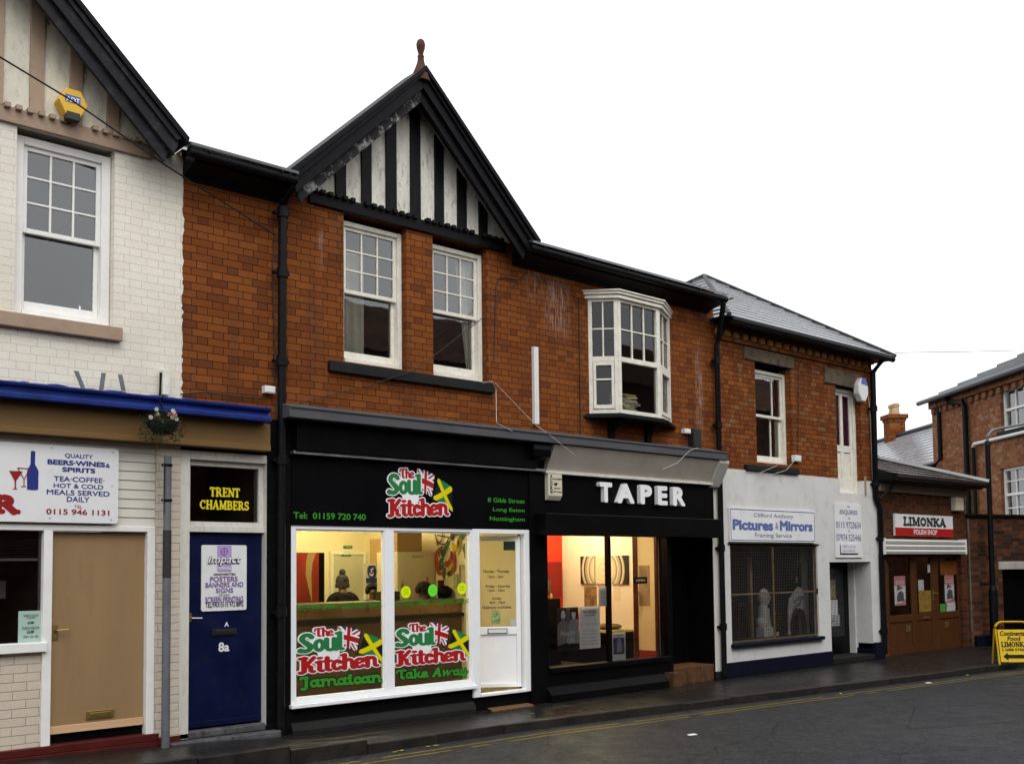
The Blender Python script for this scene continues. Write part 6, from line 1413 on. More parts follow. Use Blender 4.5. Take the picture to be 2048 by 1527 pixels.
poster('window_notice', 'orange notice at the top of the right window of the small shop', (1879.5, 1121, 1913, 1148), ypo - .008, mat('orange_notice', (.16, .05, .01), .6, .3, 9.0, .02), 'notice')
poster('window_notice', 'yellow and orange notice low on the small shop door glass', (1837, 1181, 1864, 1222), ypo - .008, mat('yellow_notice', (.2, .12, .022), .6, .4, 12.0, .02), 'notice')
poster('window_notice', 'white notice with a dark blot on the small shop door glass', (1836, 1159, 1848, 1180), ypo - .008, mat('white_notice', (.32, .32, .31), .6, .2, 12.0, .02), 'notice')
poster('window_notice', 'grey notice hung at the upper right of the small shop door glass', (1855, 1128, 1863, 1144), ypo - .008, flat('grey_notice', (.42, .42, .42), .6), 'notice')
poster('window_notice', 'green notice at the foot of the right window of the small shop', (1880, 1207, 1892, 1224), ypo - .008, flat('green_notice', (.06, .22, .04), .6), 'notice')
poster('window_notice', 'white gridded notice at the foot of the right window of the small shop', (1893, 1203, 1911, 1223), ypo - .008, mat('grid_notice', (.4, .4, .4), .6, .5, 20.0, .02), 'notice')
poster('door_notice', 'upper cream notice behind the recessed framer door glass', (1660, 1158, 1672, 1196), yd2 + .01, mat('cream_notice', (.4, .33, .22), .6, .3, 14.0, .02), 'notice')
poster('door_notice', 'middle white notice behind the recessed framer door glass', (1661, 1199, 1676, 1229), yd2 + .01, M['paper'], 'notice')
poster('door_notice', 'lower white notice with a dark picture behind the recessed framer door', (1662, 1229, 1680, 1250), yd2 + .008, mat('pictured_notice', (.4, .4, .4), .6, .6, 18.0, .02), 'notice')

# ------------------------------------------------------------------ goods in the framer's window
x, z = P(1530, 1272, .2); zl = sq[2] + .06
ln = thing('lion_ornament', 'white seated lion ornament behind the barred window', 'ornament', (x, .25, zl))
wp = mat('white_plaster', (.85, .83, .77), .7, .08, 20.0, .5)
MB().box(x - .13, x + .14, .125, .28, zl - .04, zl + .14).build('plinth', wp, ln, bevel=.01)
b = MB().ball(x - .01, .22, zl + .36, .10, .08, .25, 12, 9).ball(x + .01, .21, zl + .62, .13, .085, .16, 12, 9, .08).ball(x + .07, .175, zl + .62, .06, .05, .055).tube([(x + .05, .18, zl + .45), (x + .07, .165, zl + .14)], .035, 8).tube([(x - .02, .25, zl + .45), (x - .01, .25, zl + .14)], .035, 8).ball(x - .07, .22, zl + .22, .09, .08, .1)
b.build('body', wp, ln, smooth=True)
x, z = P(1597, 1220, .28)
mr = thing('ornate_mirror', 'arched pale mirror panel with oval inner frame behind the barred window', 'mirror', (x, .38, sq[2]))
zt2 = P(1597, 1173, .28)[1]
pts = [(x - .32, sq[2]), (x + .34, sq[2]), (x + .34, zt2 - .35), (x + .3, zt2 - .2), (x + .05, zt2 - .0), (x - .02, zt2), (x - .28, zt2 - .2), (x - .32, zt2 - .4)]
MB().prism(pts, .27, .29).build('panel', mat('silver_panel', (.78, .78, .8), .35, .3, 8.0, .4), mr)
MB().tube([(x - .06 + .2 * math.cos(k * .262), .25, zt2 - .72 + .33 * math.sin(k * .262)) for k in range(25)], .035, 8).build('oval_frame', mat('dark_red_frame', (.06, .015, .015), .4, .3), mr, smooth=True)
MB().disc(x - .06, zt2 - .72, .2, .262, 24, .33).build('glass', mat('mirror_silver', (.6, .6, .58), .12, .05, metal=1.0), mr)
b = MB()
for k in range(26): a = random.uniform(0, 6.28); b.ball(x + .02 + .24 * math.cos(a) * random.random(), .26, zt2 - .3 + .13 * math.sin(a), .03, .02, .03, 6, 5)
b.build('scrollwork', mat('silver_scroll', (.5, .5, .5), .3, .2, metal=.7), mr)
for u, v, lb in ((1556, 1271, 'left'), (1579, 1267, 'right')):
    xx, zz = P(u, v, .2); solo(MB().box(xx - .035, xx + .035, .2, .205, sq[2] + .02, sq[2] + .11), 'price_tag', M['paper'], lb + ' of two small white price tags behind the barred window', 'tag', 'price tags behind the barred window')
xx, zz = P(1593, 1150, .33); solo(MB().tube([(xx - .03, .33, zz + .28), (xx, .33, zz - .05), (xx + .05, .33, zz + .28)], .005, 5).ball(xx, .33, zz - .08, .03, .02, .06), 'hanging_pendant', M['chrome'], 'glass pendant hanging on strings in the barred window', 'ornament')
xx = P(1508, 1180, .5)[0]; solo(MB().box(xx - .03, xx + .03, .55, .6, sq[2], sq[3] - .2), 'picture_moulding', M['raw_wood'], 'upright length of wood moulding behind the barred window', 'moulding')
xx = P(1485, 1240, .5)[0]; b = MB().box(xx - .12, xx - .08, .5, .54, sq[2], sq[2] + .6).box(xx + .14, xx + .18, .5, .54, sq[2], sq[2] + .6).box(xx - .08, xx + .14, .5, .54, sq[2] + .56, sq[2] + .6).box(xx - .08, xx + .14, .5, .54, sq[2], sq[2] + .05)
solo(b, 'unglazed_picture', mat('red_brown_frame', (.09, .02, .012), .4), 'red brown picture frame standing at the left of the barred window', 'picture frame')

# ------------------------------------------------------------------ takeaway interior
rx0, rx1, ry1 = xs0 + .02, xs1 + .0, 3.75
rm = room('takeaway_room', rx0, rx1, .181, ry1, .02, 2.75, M['cream_wall'], rt)
MB().box(rx0 + .002, rx1 - .002, .182, ry1 - .002, .021, .03).build('takeaway_floor', M['room_floor'], rt)
warm = (1.0, .88, .42)
for k, (u, v) in enumerate(((rx0 + 1.0, 1.1), (rx0 + 2.3, 2.6))):
    lt = thing('ceiling_light', ('front' if k == 0 else 'back') + ' warm fluorescent ceiling light inside the takeaway', 'ceiling light', (u, v, 2.66), 'fluorescent lights inside the takeaway')
    MB().box(u - .62, u + .62, v - .06, v + .06, 2.70, 2.745).build('fitting', M['white_plastic'], lt); MB().tube([(u - .58, v, 2.665), (u + .58, v, 2.665)], .02, 10).build('tube', emit('warm_tube', warm, 150 if k == 0 else 115), lt)
yc = 1.35; ctz = P(700, 1204, yc)[1]; cxr = P(936, 1200, yc)[0]
ct = thing('shop_counter', 'long steel topped brown counter across the takeaway', 'counter', ((rx0 + cxr) / 2, yc + .3, .03))
MB().box(rx0 + .02, cxr, yc, yc + .5, ctz - .05, ctz).build('counter_top', mat('dull_steel', (.16, .13, .09), .5, .1, 6.0, .05, 60.0, .5), ct, bevel=.006)
zb_ = P(700, 1238, yc)[1]
MB().box(rx0 + .02, cxr, yc + .04, yc + .46, .03, zb_ - .03).build('counter_front', mat('brown_counter_panel', (.15, .092, .048), .35, .15, 2.0, .05), ct)
MB().box(rx0 + .02, cxr, yc - .02, yc + .46, zb_ - .028, zb_ + .02).build('counter_ledge', M['black_plastic'], ct)
MB().box(rx0 + .02, cxr, yc + .03, yc + .46, zb_ + .022, ctz - .052).build('counter_band', mat('copper_steel', (.34, .22, .10), .3, .1, 2.0, .05, metal=.6), ct)
# drinks fridge
x0, _ = P(583, 1200, 1.9); x1, zt = P(651, 1104, 1.9)
df = thing('drinks_fridge', 'red drinks fridge with a pale swoosh at the left of the takeaway', 'fridge', ((x0 + x1) / 2, 2.2, .03))
MB().box(x0, x1, 1.92, 2.5, .03, zt).build('cabinet', M['black_vinyl'], df, bevel=.01)
MB().box(x0 + .003, x1 - .1, 1.9, 1.92, .06, zt - .005).build('red_panel', mat('deep_red_print', (.17, .02, .01), .35, .35, 4.0, .02, stretch=(1, 1, .4)), df)
q = lambda u, v: P(560 + u / 5.873, 1030 + v / 5.873, 1.89)
MB().face([(p[0], 1.895, p[1]) for p in [q(*t) for t in ((330, 440), (425, 440), (385, 560), (370, 720), (380, 1020), (370, 1000), (335, 840), (305, 700), (308, 560))]]).build('swoosh', flat('khaki_swoosh', (.27, .19, .07), .4), df)
# back wall fittings
yb_ = ry1 - .02
x0, x1, z0, z1 = Rc(658, 1102, 730, 1290, yb_)
idr = thing('inner_door', 'pale inner door in the back wall of the takeaway', 'door', ((x0 + x1) / 2, yb_, .03))
MB().box(x0 + .05, x1 - .05, yb_ - .03, yb_ + .01, .03, z1 - .05).build('leaf', mat('pale_door', (.5, .46, .34), .6, .05), idr)
MB().box(x0, x0 + .05, yb_ - .05, yb_ + .01, .03, z1 - .05).box(x1 - .05, x1, yb_ - .05, yb_ + .01, .03, z1 - .05).box(x0, x1, yb_ - .05, yb_ + .01, z1 - .05, z1).build('frame', M['old_white'], idr)
for px, lb in (((687, 1090.5, 705, 1095.5), 'small green exit sign above the inner door'), ((683, 1103, 702, 1112), 'green exit sign at the top of the inner door')):
    yy = yb_ - .036 if px[1] > 1100 else yb_ - .01
    o, q2 = board('exit_sign', lb, 'sign', px, yy, .006, flat('exit_green', (.03, .22, .06)), group='green exit signs at the inner door')
    MB().text('EXIT', (q2[0] + .05, q2[1] - .02, q2[2] + .015, q2[3] - .015), yy - .002, .02).build('lettering', M['sign_white'], o)
yr = lambda px, py: PX(px, py, rx1 - .012)
def onwall(name, label, cat, pa, pb, m, th=.012, group=None):
    ya, za1 = yr(*pa); yb2, zb2 = yr(*pb)
    o = thing(name, label, cat, (rx1 - .01, (ya + yb2) / 2, zb2), group); MB().box(rx1 - .012 - th, rx1 - .012, yb2, ya, zb2, za1).build('board', m, o); return o, (yb2, ya, zb2, za1)
# hand washing sign on the right hand wall
o, q = onwall('hand_wash_sign', 'blue round hand washing sign with a label on the takeaway wall', 'sign', (733, 1155), (757, 1164.5), M['vinyl_blue'])
yc1, zc1 = yr(744.7, 1141.5); rr = .115
b = MB()
vsr = [(rx1 - .026, yc1 + rr * math.cos(k * .262), zc1 + rr * math.sin(k * .262)) for k in range(24)]; b.face(vsr); b.build('disc', M['vinyl_blue'], o)
b = MB().face([(rx1 - .028, yc1 + d, zc1 + e) for d, e in ((-.06, -.05), (-.02, -.075), (.02, -.075), (.06, -.05), (.05, -.02), (.0, -.055), (-.05, -.02))]).face([(rx1 - .028, yc1 + d, zc1 + e) for d, e in ((-.01, -.02), (.015, -.02), (.015, .03), (-.05, .055), (-.05, .03), (-.01, .02))]); b.build('hands_symbol', M['sign_white'], o)
# shelf, boxes and boiler cupboard along the right wall
ysh, zsh = yr(752, 1126)
sh = solo(MB().box(rx1 - .4, rx1 - .015, 2.15, 3.2, zsh - .03, zsh), 'wall_shelf', M['steel'], 'steel wall shelf above the hand washing sign', 'shelf')
solo(MB().box(rx1 - .35, rx1 - .05, 2.75, 3.1, zsh + .002, zsh + .36), 'cardboard_box', M['card'], 'smaller cardboard box on the steel wall shelf', 'box', bevel=.004)
b = MB()
for k in range(8): b.lathe([(.06, zsh + .003 + k * .045), (.085, zsh + .02 + k * .045), (.09, zsh + .045 + k * .045)], rx1 - .2, 3.18 - .02, 12)
solo(b, 'foam_cups', M['white_plastic'], 'stack of white foam cups at the far end of the shelf', 'cups')
solo(MB().box(rx1 - .33, rx1 - .31, 2.25, 2.6, zsh + .003, zsh + .33), 'shelf_card', mat('white_card_print', (.6, .55, .48), .6, .3, 14.0, .02), 'white printed card standing on the steel shelf', 'card')
y0b = 1.95
x0, z0 = P(796, 1195, y0b); x1, z1 = P(842, 1103, y0b)
fg = thing('tall_cupboard', 'tall cream cupboard behind the counter of the takeaway', 'cupboard', ((x0 + rx1) / 2, y0b + .3, .03))
zt3 = P(820, 1103, y0b)[1]; x0 = P(795, 1150, y0b)[0]
MB().box(x0, rx1 - .02, y0b, y0b + .5, .03, zt3).build('body', mat('cream_enamel', (.58, .5, .34), .4, .04), fg, bevel=.01)
MB().box(x0 + .05, x0 + .08, y0b - .02, y0b, 1.35, 1.6).build('handle', M['chrome'], fg)
MB().text('GUARANTEE', (x0 + .25, x0 + .45, zt3 - .08, zt3 - .05), y0b - .002).build('lettering', M['ink'], fg)
x2, z2 = P(793, 1062, y0b + .05); x3 = min(P(842, 1080, y0b + .05)[0], rx1 - .03)
solo(MB().box(P(793, 1080, y0b + .05)[0], x3, y0b + .03, y0b + .45, zt3 + .002, min(P(820, 1063, y0b + .05)[1], 2.66)), 'cardboard_box', M['card'], 'large cardboard box on top of the cream cupboard', 'box', bevel=.004)
# menu, bottle, pot on the counter
x, z = P(850, 1172, 1.75); solo(MB().lathe([(.035, ctz + .001), (.04, ctz + .02), (.04, ctz + .18), (.018, ctz + .24), (.016, ctz + .3)], x, yc + .35, 12), 'sauce_bottle', mat('sauce_red', (.4, .06, .03), .3), 'red topped sauce bottle on the takeaway counter', 'bottle', smooth=True)
x, z = P(889, 1190, yc + .25); solo(MB().ball(x, yc + .25, ctz + .09, .115, .11, .09, 16, 10), 'cooking_pot', M['black_vinyl'], 'dark round pot on the counter beside the green star sticker', 'pot', smooth=True)
x, z = P(887, 1175, yc + .45); solo(MB().box(x - .11, x + .12, yc + .42, yc + .44, ctz + .002, ctz + .25), 'menu_board', mat('dark_red_menu', (.07, .012, .012), .5), 'dark red menu board standing on the counter', 'menu')
x, z = P(780, 1200, yc + .2); solo(MB().box(x - .1, x + .13, yc + .15, yc + .4, ctz + .002, ctz + .12), 'till', M['black_plastic'], 'black till on the takeaway counter near the mullion', 'till', bevel=.01)
# mural on the right wall: scrolls in green, red and yellow
mu = thing('wall_mural', 'painted mural of green, red and yellow scrolls on the takeaway wall', 'mural', (rx1 - .01, 1.55, 1.3))
Zm = lambda u, v: yr(770 + u / 6.64, 1030 + v / 6.64)
def scroll(pts, w0, w1, lay):
    seg = [Zm(*p) for p in pts]; out = []
    P_ = [np.array(p) for p in seg]; sm = []
    for i in range(len(P_) - 1):
        p0, p1, p2, p3 = P_[max(i - 1, 0)], P_[i], P_[i + 1], P_[min(i + 2, len(P_) - 1)]
        for k in range(6): t = k / 6; sm.append(.5 * (2 * p1 + (p2 - p0) * t + (2 * p0 - 5 * p1 + 4 * p2 - p3) * t * t + (3 * p1 - p0 - 3 * p2 + p3) * t ** 3))
    sm.append(P_[-1]); n = len(sm); L_, R_ = [], []
    for i, p in enumerate(sm):
        tg = sm[min(i + 1, n - 1)] - sm[max(i - 1, 0)]; tg = tg / (np.linalg.norm(tg) + 1e-9); nn = np.array([-tg[1], tg[0]]); w_ = (w0 + (w1 - w0) * i / (n - 1)) * math.sin(math.pi * (.12 + .8 * i / (n - 1))) + .004
        L_.append(p + nn * w_); R_.append(p - nn * w_)
    return [[(rx1 - .012 - lay * .0006, *L_[i]), (rx1 - .012 - lay * .0006, *L_[i + 1]), (rx1 - .012 - lay * .0006, *R_[i + 1]), (rx1 - .012 - lay * .0006, *R_[i])] for i in range(n - 1)]
ART = {'green_scrolls': ((.045, .10, .05), [([(850, 350), (800, 450), (770, 520), (745, 440), (775, 415)], .05, .02), ([(780, 560), (735, 620), (735, 700), (775, 660), (760, 610)], .04, .02), ([(900, 240), (890, 290), (915, 300)], .05, .03), ([(1060, 220), (1010, 290), (970, 330)], .05, .02), ([(1090, 370), (1060, 430), (1090, 490), (1110, 420)], .05, .04), ([(800, 690), (780, 780), (790, 860)], .04, .02), ([(880, 470), (890, 560), (860, 640)], .03, .02), ([(900, 640), (890, 720), (865, 800)], .02, .03)]),
       'red_scrolls': ((.36, .05, .025), [([(740, 430), (690, 500), (690, 640), (720, 760), (780, 770)], .03, .045), ([(800, 610), (830, 650), (870, 600), (880, 500)], .05, .03), ([(930, 470), (920, 560), (930, 680), (900, 770)], .03, .02), ([(1060, 270), (1100, 300), (1110, 370)], .02, .03), ([(700, 330), (710, 400)], .03, .03)]),
       'yellow_scrolls': ((.5, .33, .03), [([(890, 360), (920, 450), (960, 400), (990, 330), (980, 450), (950, 520)], .04, .03), ([(910, 640), (870, 690), (840, 790), (870, 740)], .03, .03)]),
       'dark_outlines': ((.05, .055, .045), [([(670, 215), (680, 300), (720, 370), (770, 290), (760, 215)], .008, .008), ([(700, 260), (780, 280), (860, 290)], .008, .008), ([(720, 370), (800, 380), (870, 290), (960, 240)], .008, .008), ([(960, 220), (950, 280), (1000, 215)], .008, .008), ([(1060, 470), (1070, 560), (1100, 600), (1125, 540)], .008, .008), ([(750, 480), (720, 500), (740, 550)], .012, .012), ([(880, 215), (900, 290), (860, 350)], .01, .01)])}
lay = 1
for nm, (cl, ls) in ART.items():
    b = MB()
    for pts, sw0, sw1 in ls:
        for f_ in scroll(pts, sw0, sw1, lay): b.face(f_)
        lay += 1
    b.build(nm, flat(nm + '_paint', cl, .7), mu)
o, q = onwall('framed_notice', 'white framed notice on the takeaway wall beside the door', 'notice', (921, 1129), (948, 1187), mat('framed_notice', (.5, .45, .36), .5, .1, 8.0))
b = MB()
for (a0, a1, b0, b1) in ((q[0], q[1], q[3] - .02, q[3]), (q[0], q[1], q[2], q[2] + .02), (q[0], q[0] + .02, q[2] + .02, q[3] - .02), (q[1] - .02, q[1], q[2] + .02, q[3] - .02)): b.box(rx1 - .04, rx1 - .024, a0, a1, b0, b1)
b.build('rim', M['steel'], o)
onwall('wall_leaflet', 'small green topped leaflet on the wall under the mural', 'leaflet', (908, 1148), (916, 1173), mat('leaflet', (.35, .42, .28), .6, .4, 9.0))

# ------------------------------------------------------------------ people
def skin(name, pts, edges, m, parent, sub=2):
    me = bpy.data.meshes.new(name); me.from_pydata([p[:3] for p in pts], [], []) if False else me.from_pydata([p[:3] for p in pts], edges, [])
    o = bpy.data.objects.new(name, me); COL.objects.link(o)
    sk = o.modifiers.new('skin', 'SKIN'); sk.use_smooth_shade = True
    for i, p in enumerate(pts):
        v = me.skin_vertices[0].data[i]; r = p[3]; v.radius = (r if not isinstance(r, tuple) else r[0], r if not isinstance(r, tuple) else r[1]); v.use_root = (i == 0)
    sb = o.modifiers.new('sub', 'SUBSURF'); sb.levels = sub; sb.render_levels = sub
    dg = bpy.context.evaluated_depsgraph_get(); dg.update()
    m2 = bpy.data.meshes.new_from_object(o.evaluated_get(dg)); bpy.data.objects.remove(o); bpy.data.meshes.remove(me)
    m2.materials.clear(); m2.materials.append(m); m2.polygons.foreach_set('use_smooth', [True] * len(m2.polygons)); m2.polygons.foreach_set('material_index', [0] * len(m2.polygons))
    o = bpy.data.objects.new(name, m2); COL.objects.link(o); o.parent = parent; k = off(parent)
    for v in m2.vertices: v.co -= k
    return o
def person(label, x, y, h, face, skincol, coat, trousers, hair, arms=0.0, lean=0.0):
    "standing figure, head top at height h above z = .03; face = heading of the gaze in radians (0 = +x)"
    t = thing('person', label, 'person', (x, y, .03)); s = h / 1.75; c, n = math.cos(face), math.sin(face)
    w = lambda f, l, z: (x + f * s * c - l * s * n, y + f * s * n + l * s * c, .03 + z * s)      # forward, left, up
    B = [(*w(0, 0, .95), .12 * s), (*w(0, 0, 1.15), .115 * s), (*w(lean, 0, 1.34), .125 * s), (*w(lean, 0, 1.45), .085 * s), (*w(lean + .015, 0, 1.53), .055 * s), (*w(lean + .03, 0, 1.62), .082 * s), (*w(lean + .02, 0, 1.70), .062 * s)]
    E_ = [(0, 1), (1, 2), (2, 3), (3, 4), (4, 5), (5, 6)]
    for sd in (1, -1):
        i = len(B); B += [(*w(lean, .17 * sd, 1.41), .06 * s), (*w(lean + .03, .23 * sd, 1.16), .045 * s), (*w(lean + .2 + arms, .17 * sd, 1.06), .034 * s), (*w(lean + .28 + arms, .15 * sd, 1.06), .03 * s)]
        E_ += [(3, i), (i, i + 1), (i + 1, i + 2), (i + 2, i + 3)]
        for fgr in range(4):                     # four fingers and a thumb
            k = len(B); B += [(*w(lean + .33 + arms, (.15 - .024 + fgr * .016) * sd, 1.05), .009 * s), (*w(lean + .37 + arms - .01 * abs(fgr - 1.5), (.15 - .026 + fgr * .017) * sd, 1.035), .008 * s)]; E_ += [(i + 3, k), (k, k + 1)]
        k = len(B); B += [(*w(lean + .30 + arms, .11 * sd, 1.06), .01 * s), (*w(lean + .33 + arms, .095 * sd, 1.05), .009 * s)]; E_ += [(i + 3, k), (k, k + 1)]
        j = len(B); B += [(*w(0, .09 * sd, .86), .085 * s), (*w(.015, .1 * sd, .48), .055 * s), (*w(0, .1 * sd, .09), .04 * s), (*w(.13, .11 * sd, .04), .035 * s)]; E_ += [(0, j), (j, j + 1), (j + 1, j + 2), (j + 2, j + 3)]
    skin('body', B, E_, flat('skin', skincol, .5), t)
    g = 1.22
    C_ = [(*w(0, 0, .92), .15 * s), (*w(0, 0, 1.15), .15 * s), (*w(lean, 0, 1.34), .155 * s), (*w(lean, 0, 1.46), .10 * s)]; e2 = [(0, 1), (1, 2), (2, 3)]
    for sd in (1, -1):
        i = len(C_); C_ += [(*w(lean, .18 * sd, 1.415), .082 * s), (*w(lean + .03, .245 * sd, 1.16), .062 * s), (*w(lean + .18 + arms, .18 * sd, 1.06), .048 * s)]; e2 += [(3, i), (i, i + 1), (i + 1, i + 2)]
    skin('jacket', C_, e2, coat, t)
    T_ = [(*w(0, 0, .95), .135 * s)]; e3 = []
    for sd in (1, -1): j = len(T_); T_ += [(*w(0, .09 * sd, .84), .1 * s), (*w(.015, .1 * sd, .48), .07 * s), (*w(0, .1 * sd, .1), .058 * s)]; e3 += [(0, j), (j, j + 1), (j + 1, j + 2)]
    skin('trousers', T_, e3, trousers, t)
    hd = w(lean + .03, 0, 1.635)
    def fpt(f, l, z): return w(lean + f, l, z)
    b = MB().ball(*fpt(.105, 0, 1.63), .014 * s, .014 * s, .028 * s, 8, 6); b.build('nose', flat('skin_nose', tuple(k * .95 for k in skincol), .5), t, smooth=True)
    b = MB()
    for sd in (1, -1): b.ball(*fpt(.098, .033 * sd, 1.66), .013 * s, .013 * s, .009 * s, 8, 6)
    b.build('eyes', flat('eye_dark', (.02, .015, .012), .3), t, smooth=True)
    MB().ball(*fpt(.098, 0, 1.575), .016 * s, .025 * s, .009 * s, 8, 6).build('mouth', flat('lip', (.22, .07, .06), .5), t, smooth=True)
    b = MB()
    for sd in (1, -1): b.ball(*fpt(.02, .088 * sd, 1.635), .018 * s, .012 * s, .03 * s, 8, 6)
    b.build('ears', flat('skin_ear', skincol, .5), t, smooth=True)
    if hair: hair(t, hd, s, c, n)
    return t
navy = mat('navy_hoodie', (.012, .013, .022), .9, .2, 20.0, .2); blk = mat('black_coat', (.009, .009, .010), .8, .2, 20.0, .2); jean = mat('dark_jeans', (.02, .022, .035), .85, .2, 20.0, .2)
hairm = mat('dark_hair', (.010, .008, .007), .7, .4, 60.0, .8)
def beanie(t, hd, s, c, n):
    x, y, z = hd; b = MB().lathe([(.098 * s, z - .06 * s), (.108 * s, z - .05 * s), (.108 * s, z - .005 * s), (.1 * s, z), (.102 * s, z + .05 * s), (.085 * s, z + .1 * s), (.05 * s, z + .135 * s), (.01, z + .145 * s)], x, y, 18)
    b.build('knitted_hat', mat('camo_knit', (.05, .05, .045), .95, .8, 16.0, .8, 150.0), t, smooth=True)
    MB().ball(x, y, z + .175 * s, .05 * s, .05 * s, .05 * s, 14, 10, .12).build('pompom', mat('grey_pompom', (.06, .06, .06), .95, .4, 40.0, 1.0), t)
    MB().lathe([(.06 * s, z - .27 * s), (.115 * s, z - .23 * s), (.12 * s, z - .17 * s), (.09 * s, z - .14 * s)], x - .03 * c, y - .03 * n, 16).build('hood', navy, t, smooth=True)
def curly(r):
    def f(t, hd, s, c, n):
        x, y, z = hd; b = MB()
        for k in range(90):
            a, e = random.uniform(0, 6.28), random.uniform(-.35, 1.5); rr = r * s
            px, py, pz = math.cos(a) * math.cos(e), math.sin(a) * math.cos(e), math.sin(e)
            if px * c + py * n > .45 and pz < .62: continue
            b.ball(x + px * rr - .02 * c, y + py * rr - .02 * n, z + .03 * s + pz * rr, .035 * s, .035 * s, .035 * s, 7, 5)
        b.build('hair', hairm, t, smooth=True)
    return f
def zh(px, py, y): return P(px, py, y)
x, z = P(686, 1157, 2.45); person('person in dark hooded top and bobble hat seen from behind at the counter', x, 2.45, 1.62, math.radians(75), (.2, .11, .07), navy, jean, beanie)
x, z = P(746, 1178, 2.75); person('person with short dark curly hair facing the street behind the counter', min(x, rx1 - .32), 2.75, 1.47, math.radians(-125), (.09, .045, .028), blk, jean, curly(.105))
x, z = P(846, 1180, 2.0); person('person with dark hair and back turned in front of the cream cupboard', P(846, 1180, 1.62)[0], 1.60, 1.49, math.radians(70), (.09, .045, .028), blk, jean, curly(.11), 0)

# ------------------------------------------------------------------ salon interior
XW = 12.39; zs0, zs1 = .25, 2.75; yback = 2.55
b = MB().face([(xt0, yback, zs0), (XW, yback, zs0), (XW, yback, zs1), (xt0, yback, zs1)]).face([(xt0 + .01, .16, zs0), (xt0 + .01, yback, zs0), (xt0 + .01, yback, zs1), (xt0 + .01, .16, zs1)])
b.build('salon_red_wall', M['red_wall'], rt)
MB().face([(XW, .56, zs0), (XW, .56, zs1), (XW, yback, zs1), (XW, yback, zs0)]).build('salon_white_wall', M['white_wall'], rt)
MB().face([(xt0, .16, zs1), (xt0, yback, zs1), (XW, yback, zs1), (XW, .16, zs1)]).build('salon_ceiling', M['white_wall'], rt)
MB().face([(xt0, .16, zs0), (XW, .16, zs0), (XW, yback, zs0), (xt0, yback, zs0)]).build('salon_floor', M['room_floor'], rt)
MB().face([(XW, .555, zs0), (XW, .555, zs1), (lx0 - .06, .555, zs1), (lx0 - .06, .555, zs0)]).build('salon_front_wall', M['white_wall'], rt)
# cream lined inner face of the lobby side, with a red skirting
MB().box(lx0 - .075, lx0 - .062, .16, .55, zs0, zs1).build('lobby_panel', M['white_wall'], rt)
for k, (u, v) in enumerate(((10.4, 1.0), (11.6, 1.7))):
    lt = thing('ceiling_light', ('left' if k == 0 else 'right') + ' warm spherical ceiling light inside the salon', 'ceiling light', (u, v, 2.55), 'globe lights inside the salon')
    MB().lathe([(.05, 2.70), (.05, 2.745)], u, v, 12).build('fitting', M['chrome'], lt); MB().ball(u, v, 2.63, .085, .085, .075, 16, 10).build('globe', emit('warm_globe', (1.0, .92, .50), 230), lt, smooth=True)
# open glazed door standing inside the window, with an open sign on it
dxp = P(1275, 1200, .55)[0]
sd = thing('glazed_door', 'dark red framed glazed inner door standing open behind the salon window', 'door', (dxp, .6, zs0))
a0 = (P(1268, 1200, .56)[0], .56, math.atan2(.12 - .56, lx0 - .14 - P(1268, 1200, .56)[0])); Ld = math.hypot(.44, lx0 - .14 - a0[0])
wd = mat('dark_red_wood', (.06, .014, .008), .4, .2)
MB(a0).box(0, .08, -.02, .02, zs0, 2.35).box(Ld - .05, Ld, -.02, .02, zs0, 2.35).box(.08, Ld - .05, -.02, .02, 2.22, 2.35).box(.08, Ld - .05, -.02, .02, zs0, zs0 + .1).build('door_frame', wd, sd, bevel=.004)
MB(a0).box(.08, Ld - .05, -.004, .004, zs0 + .25, 2.22).build('frosted_pane', mat('frosted_cream_glass', (.68, .60, .36), .5, .05, 1.0, .02), sd)
MB(a0).box(.08, Ld - .05, -.006, .006, zs0 + .1, zs0 + .25).build('red_kickplate', mat('kick_red', (.22, .02, .012), .5), sd)
MB(a0).tube([(.1, -.03, 1.05), (.12, -.07, 1.1), (.12, -.07, 1.3), (.1, -.03, 1.35)], .012, 8).build('handle', M['black_plastic'], sd, smooth=True)
MB(a0).box(.1, .3, -.007, .0, 1.15, 1.75).build('blurred_picture', mat('blurred_print', (.3, .22, .12), .6, .5, 4.0, .0), sd)
o, q = board('open_sign', 'small black sign reading open hung in the salon window', 'sign', (1267, 1153.5, 1294.5, 1166), .05, .01, M['ink'])
MB().text('OPEN', (q[0] + .05, q[1] - .05, q[2] + .03, q[3] - .03), .047, .03).build('lettering', M['sign_white'], o)
# triptych of circles on the white wall
def ringmat(cy, cz):
    t = NT('ring_canvas'); sp = t.n('ShaderNodeSeparateXYZ', {0: t.pos()}).outputs
    r = t.ma('SQRT', t.ma('ADD', t.ma('POWER', t.ma('MULTIPLY', t.ma('SUBTRACT', sp[1], cy), 1.0), 2.0), t.ma('POWER', t.ma('SUBTRACT', sp[2], cz), 2.0)))
    rn = t.n('ShaderNodeTexNoise', {'Vector': t.n('ShaderNodeCombineXYZ', {0: r, 1: 0.0, 2: 0.0}).outputs[0], 'Scale': 26.0, 'Detail': 5.0}).outputs[0]
    c = t.mix(t.rng(rn, .40, .62), (.03, .025, .015), (.72, .66, .5)); c = t.mix(t.ma('GREATER_THAN', r, .47), c, (.008, .008, .008)); c = t.mix(t.ma('LESS_THAN', r, .27), c, t.mix(t.rng(rn, .35, .6), (.5, .44, .3), (.72, .66, .5)))
    t.bsdf(Base_Color=c, Roughness=.6); return t.m
cy_, cz_ = PX(1208, 1139, XW); rmat = ringmat(cy_, cz_)
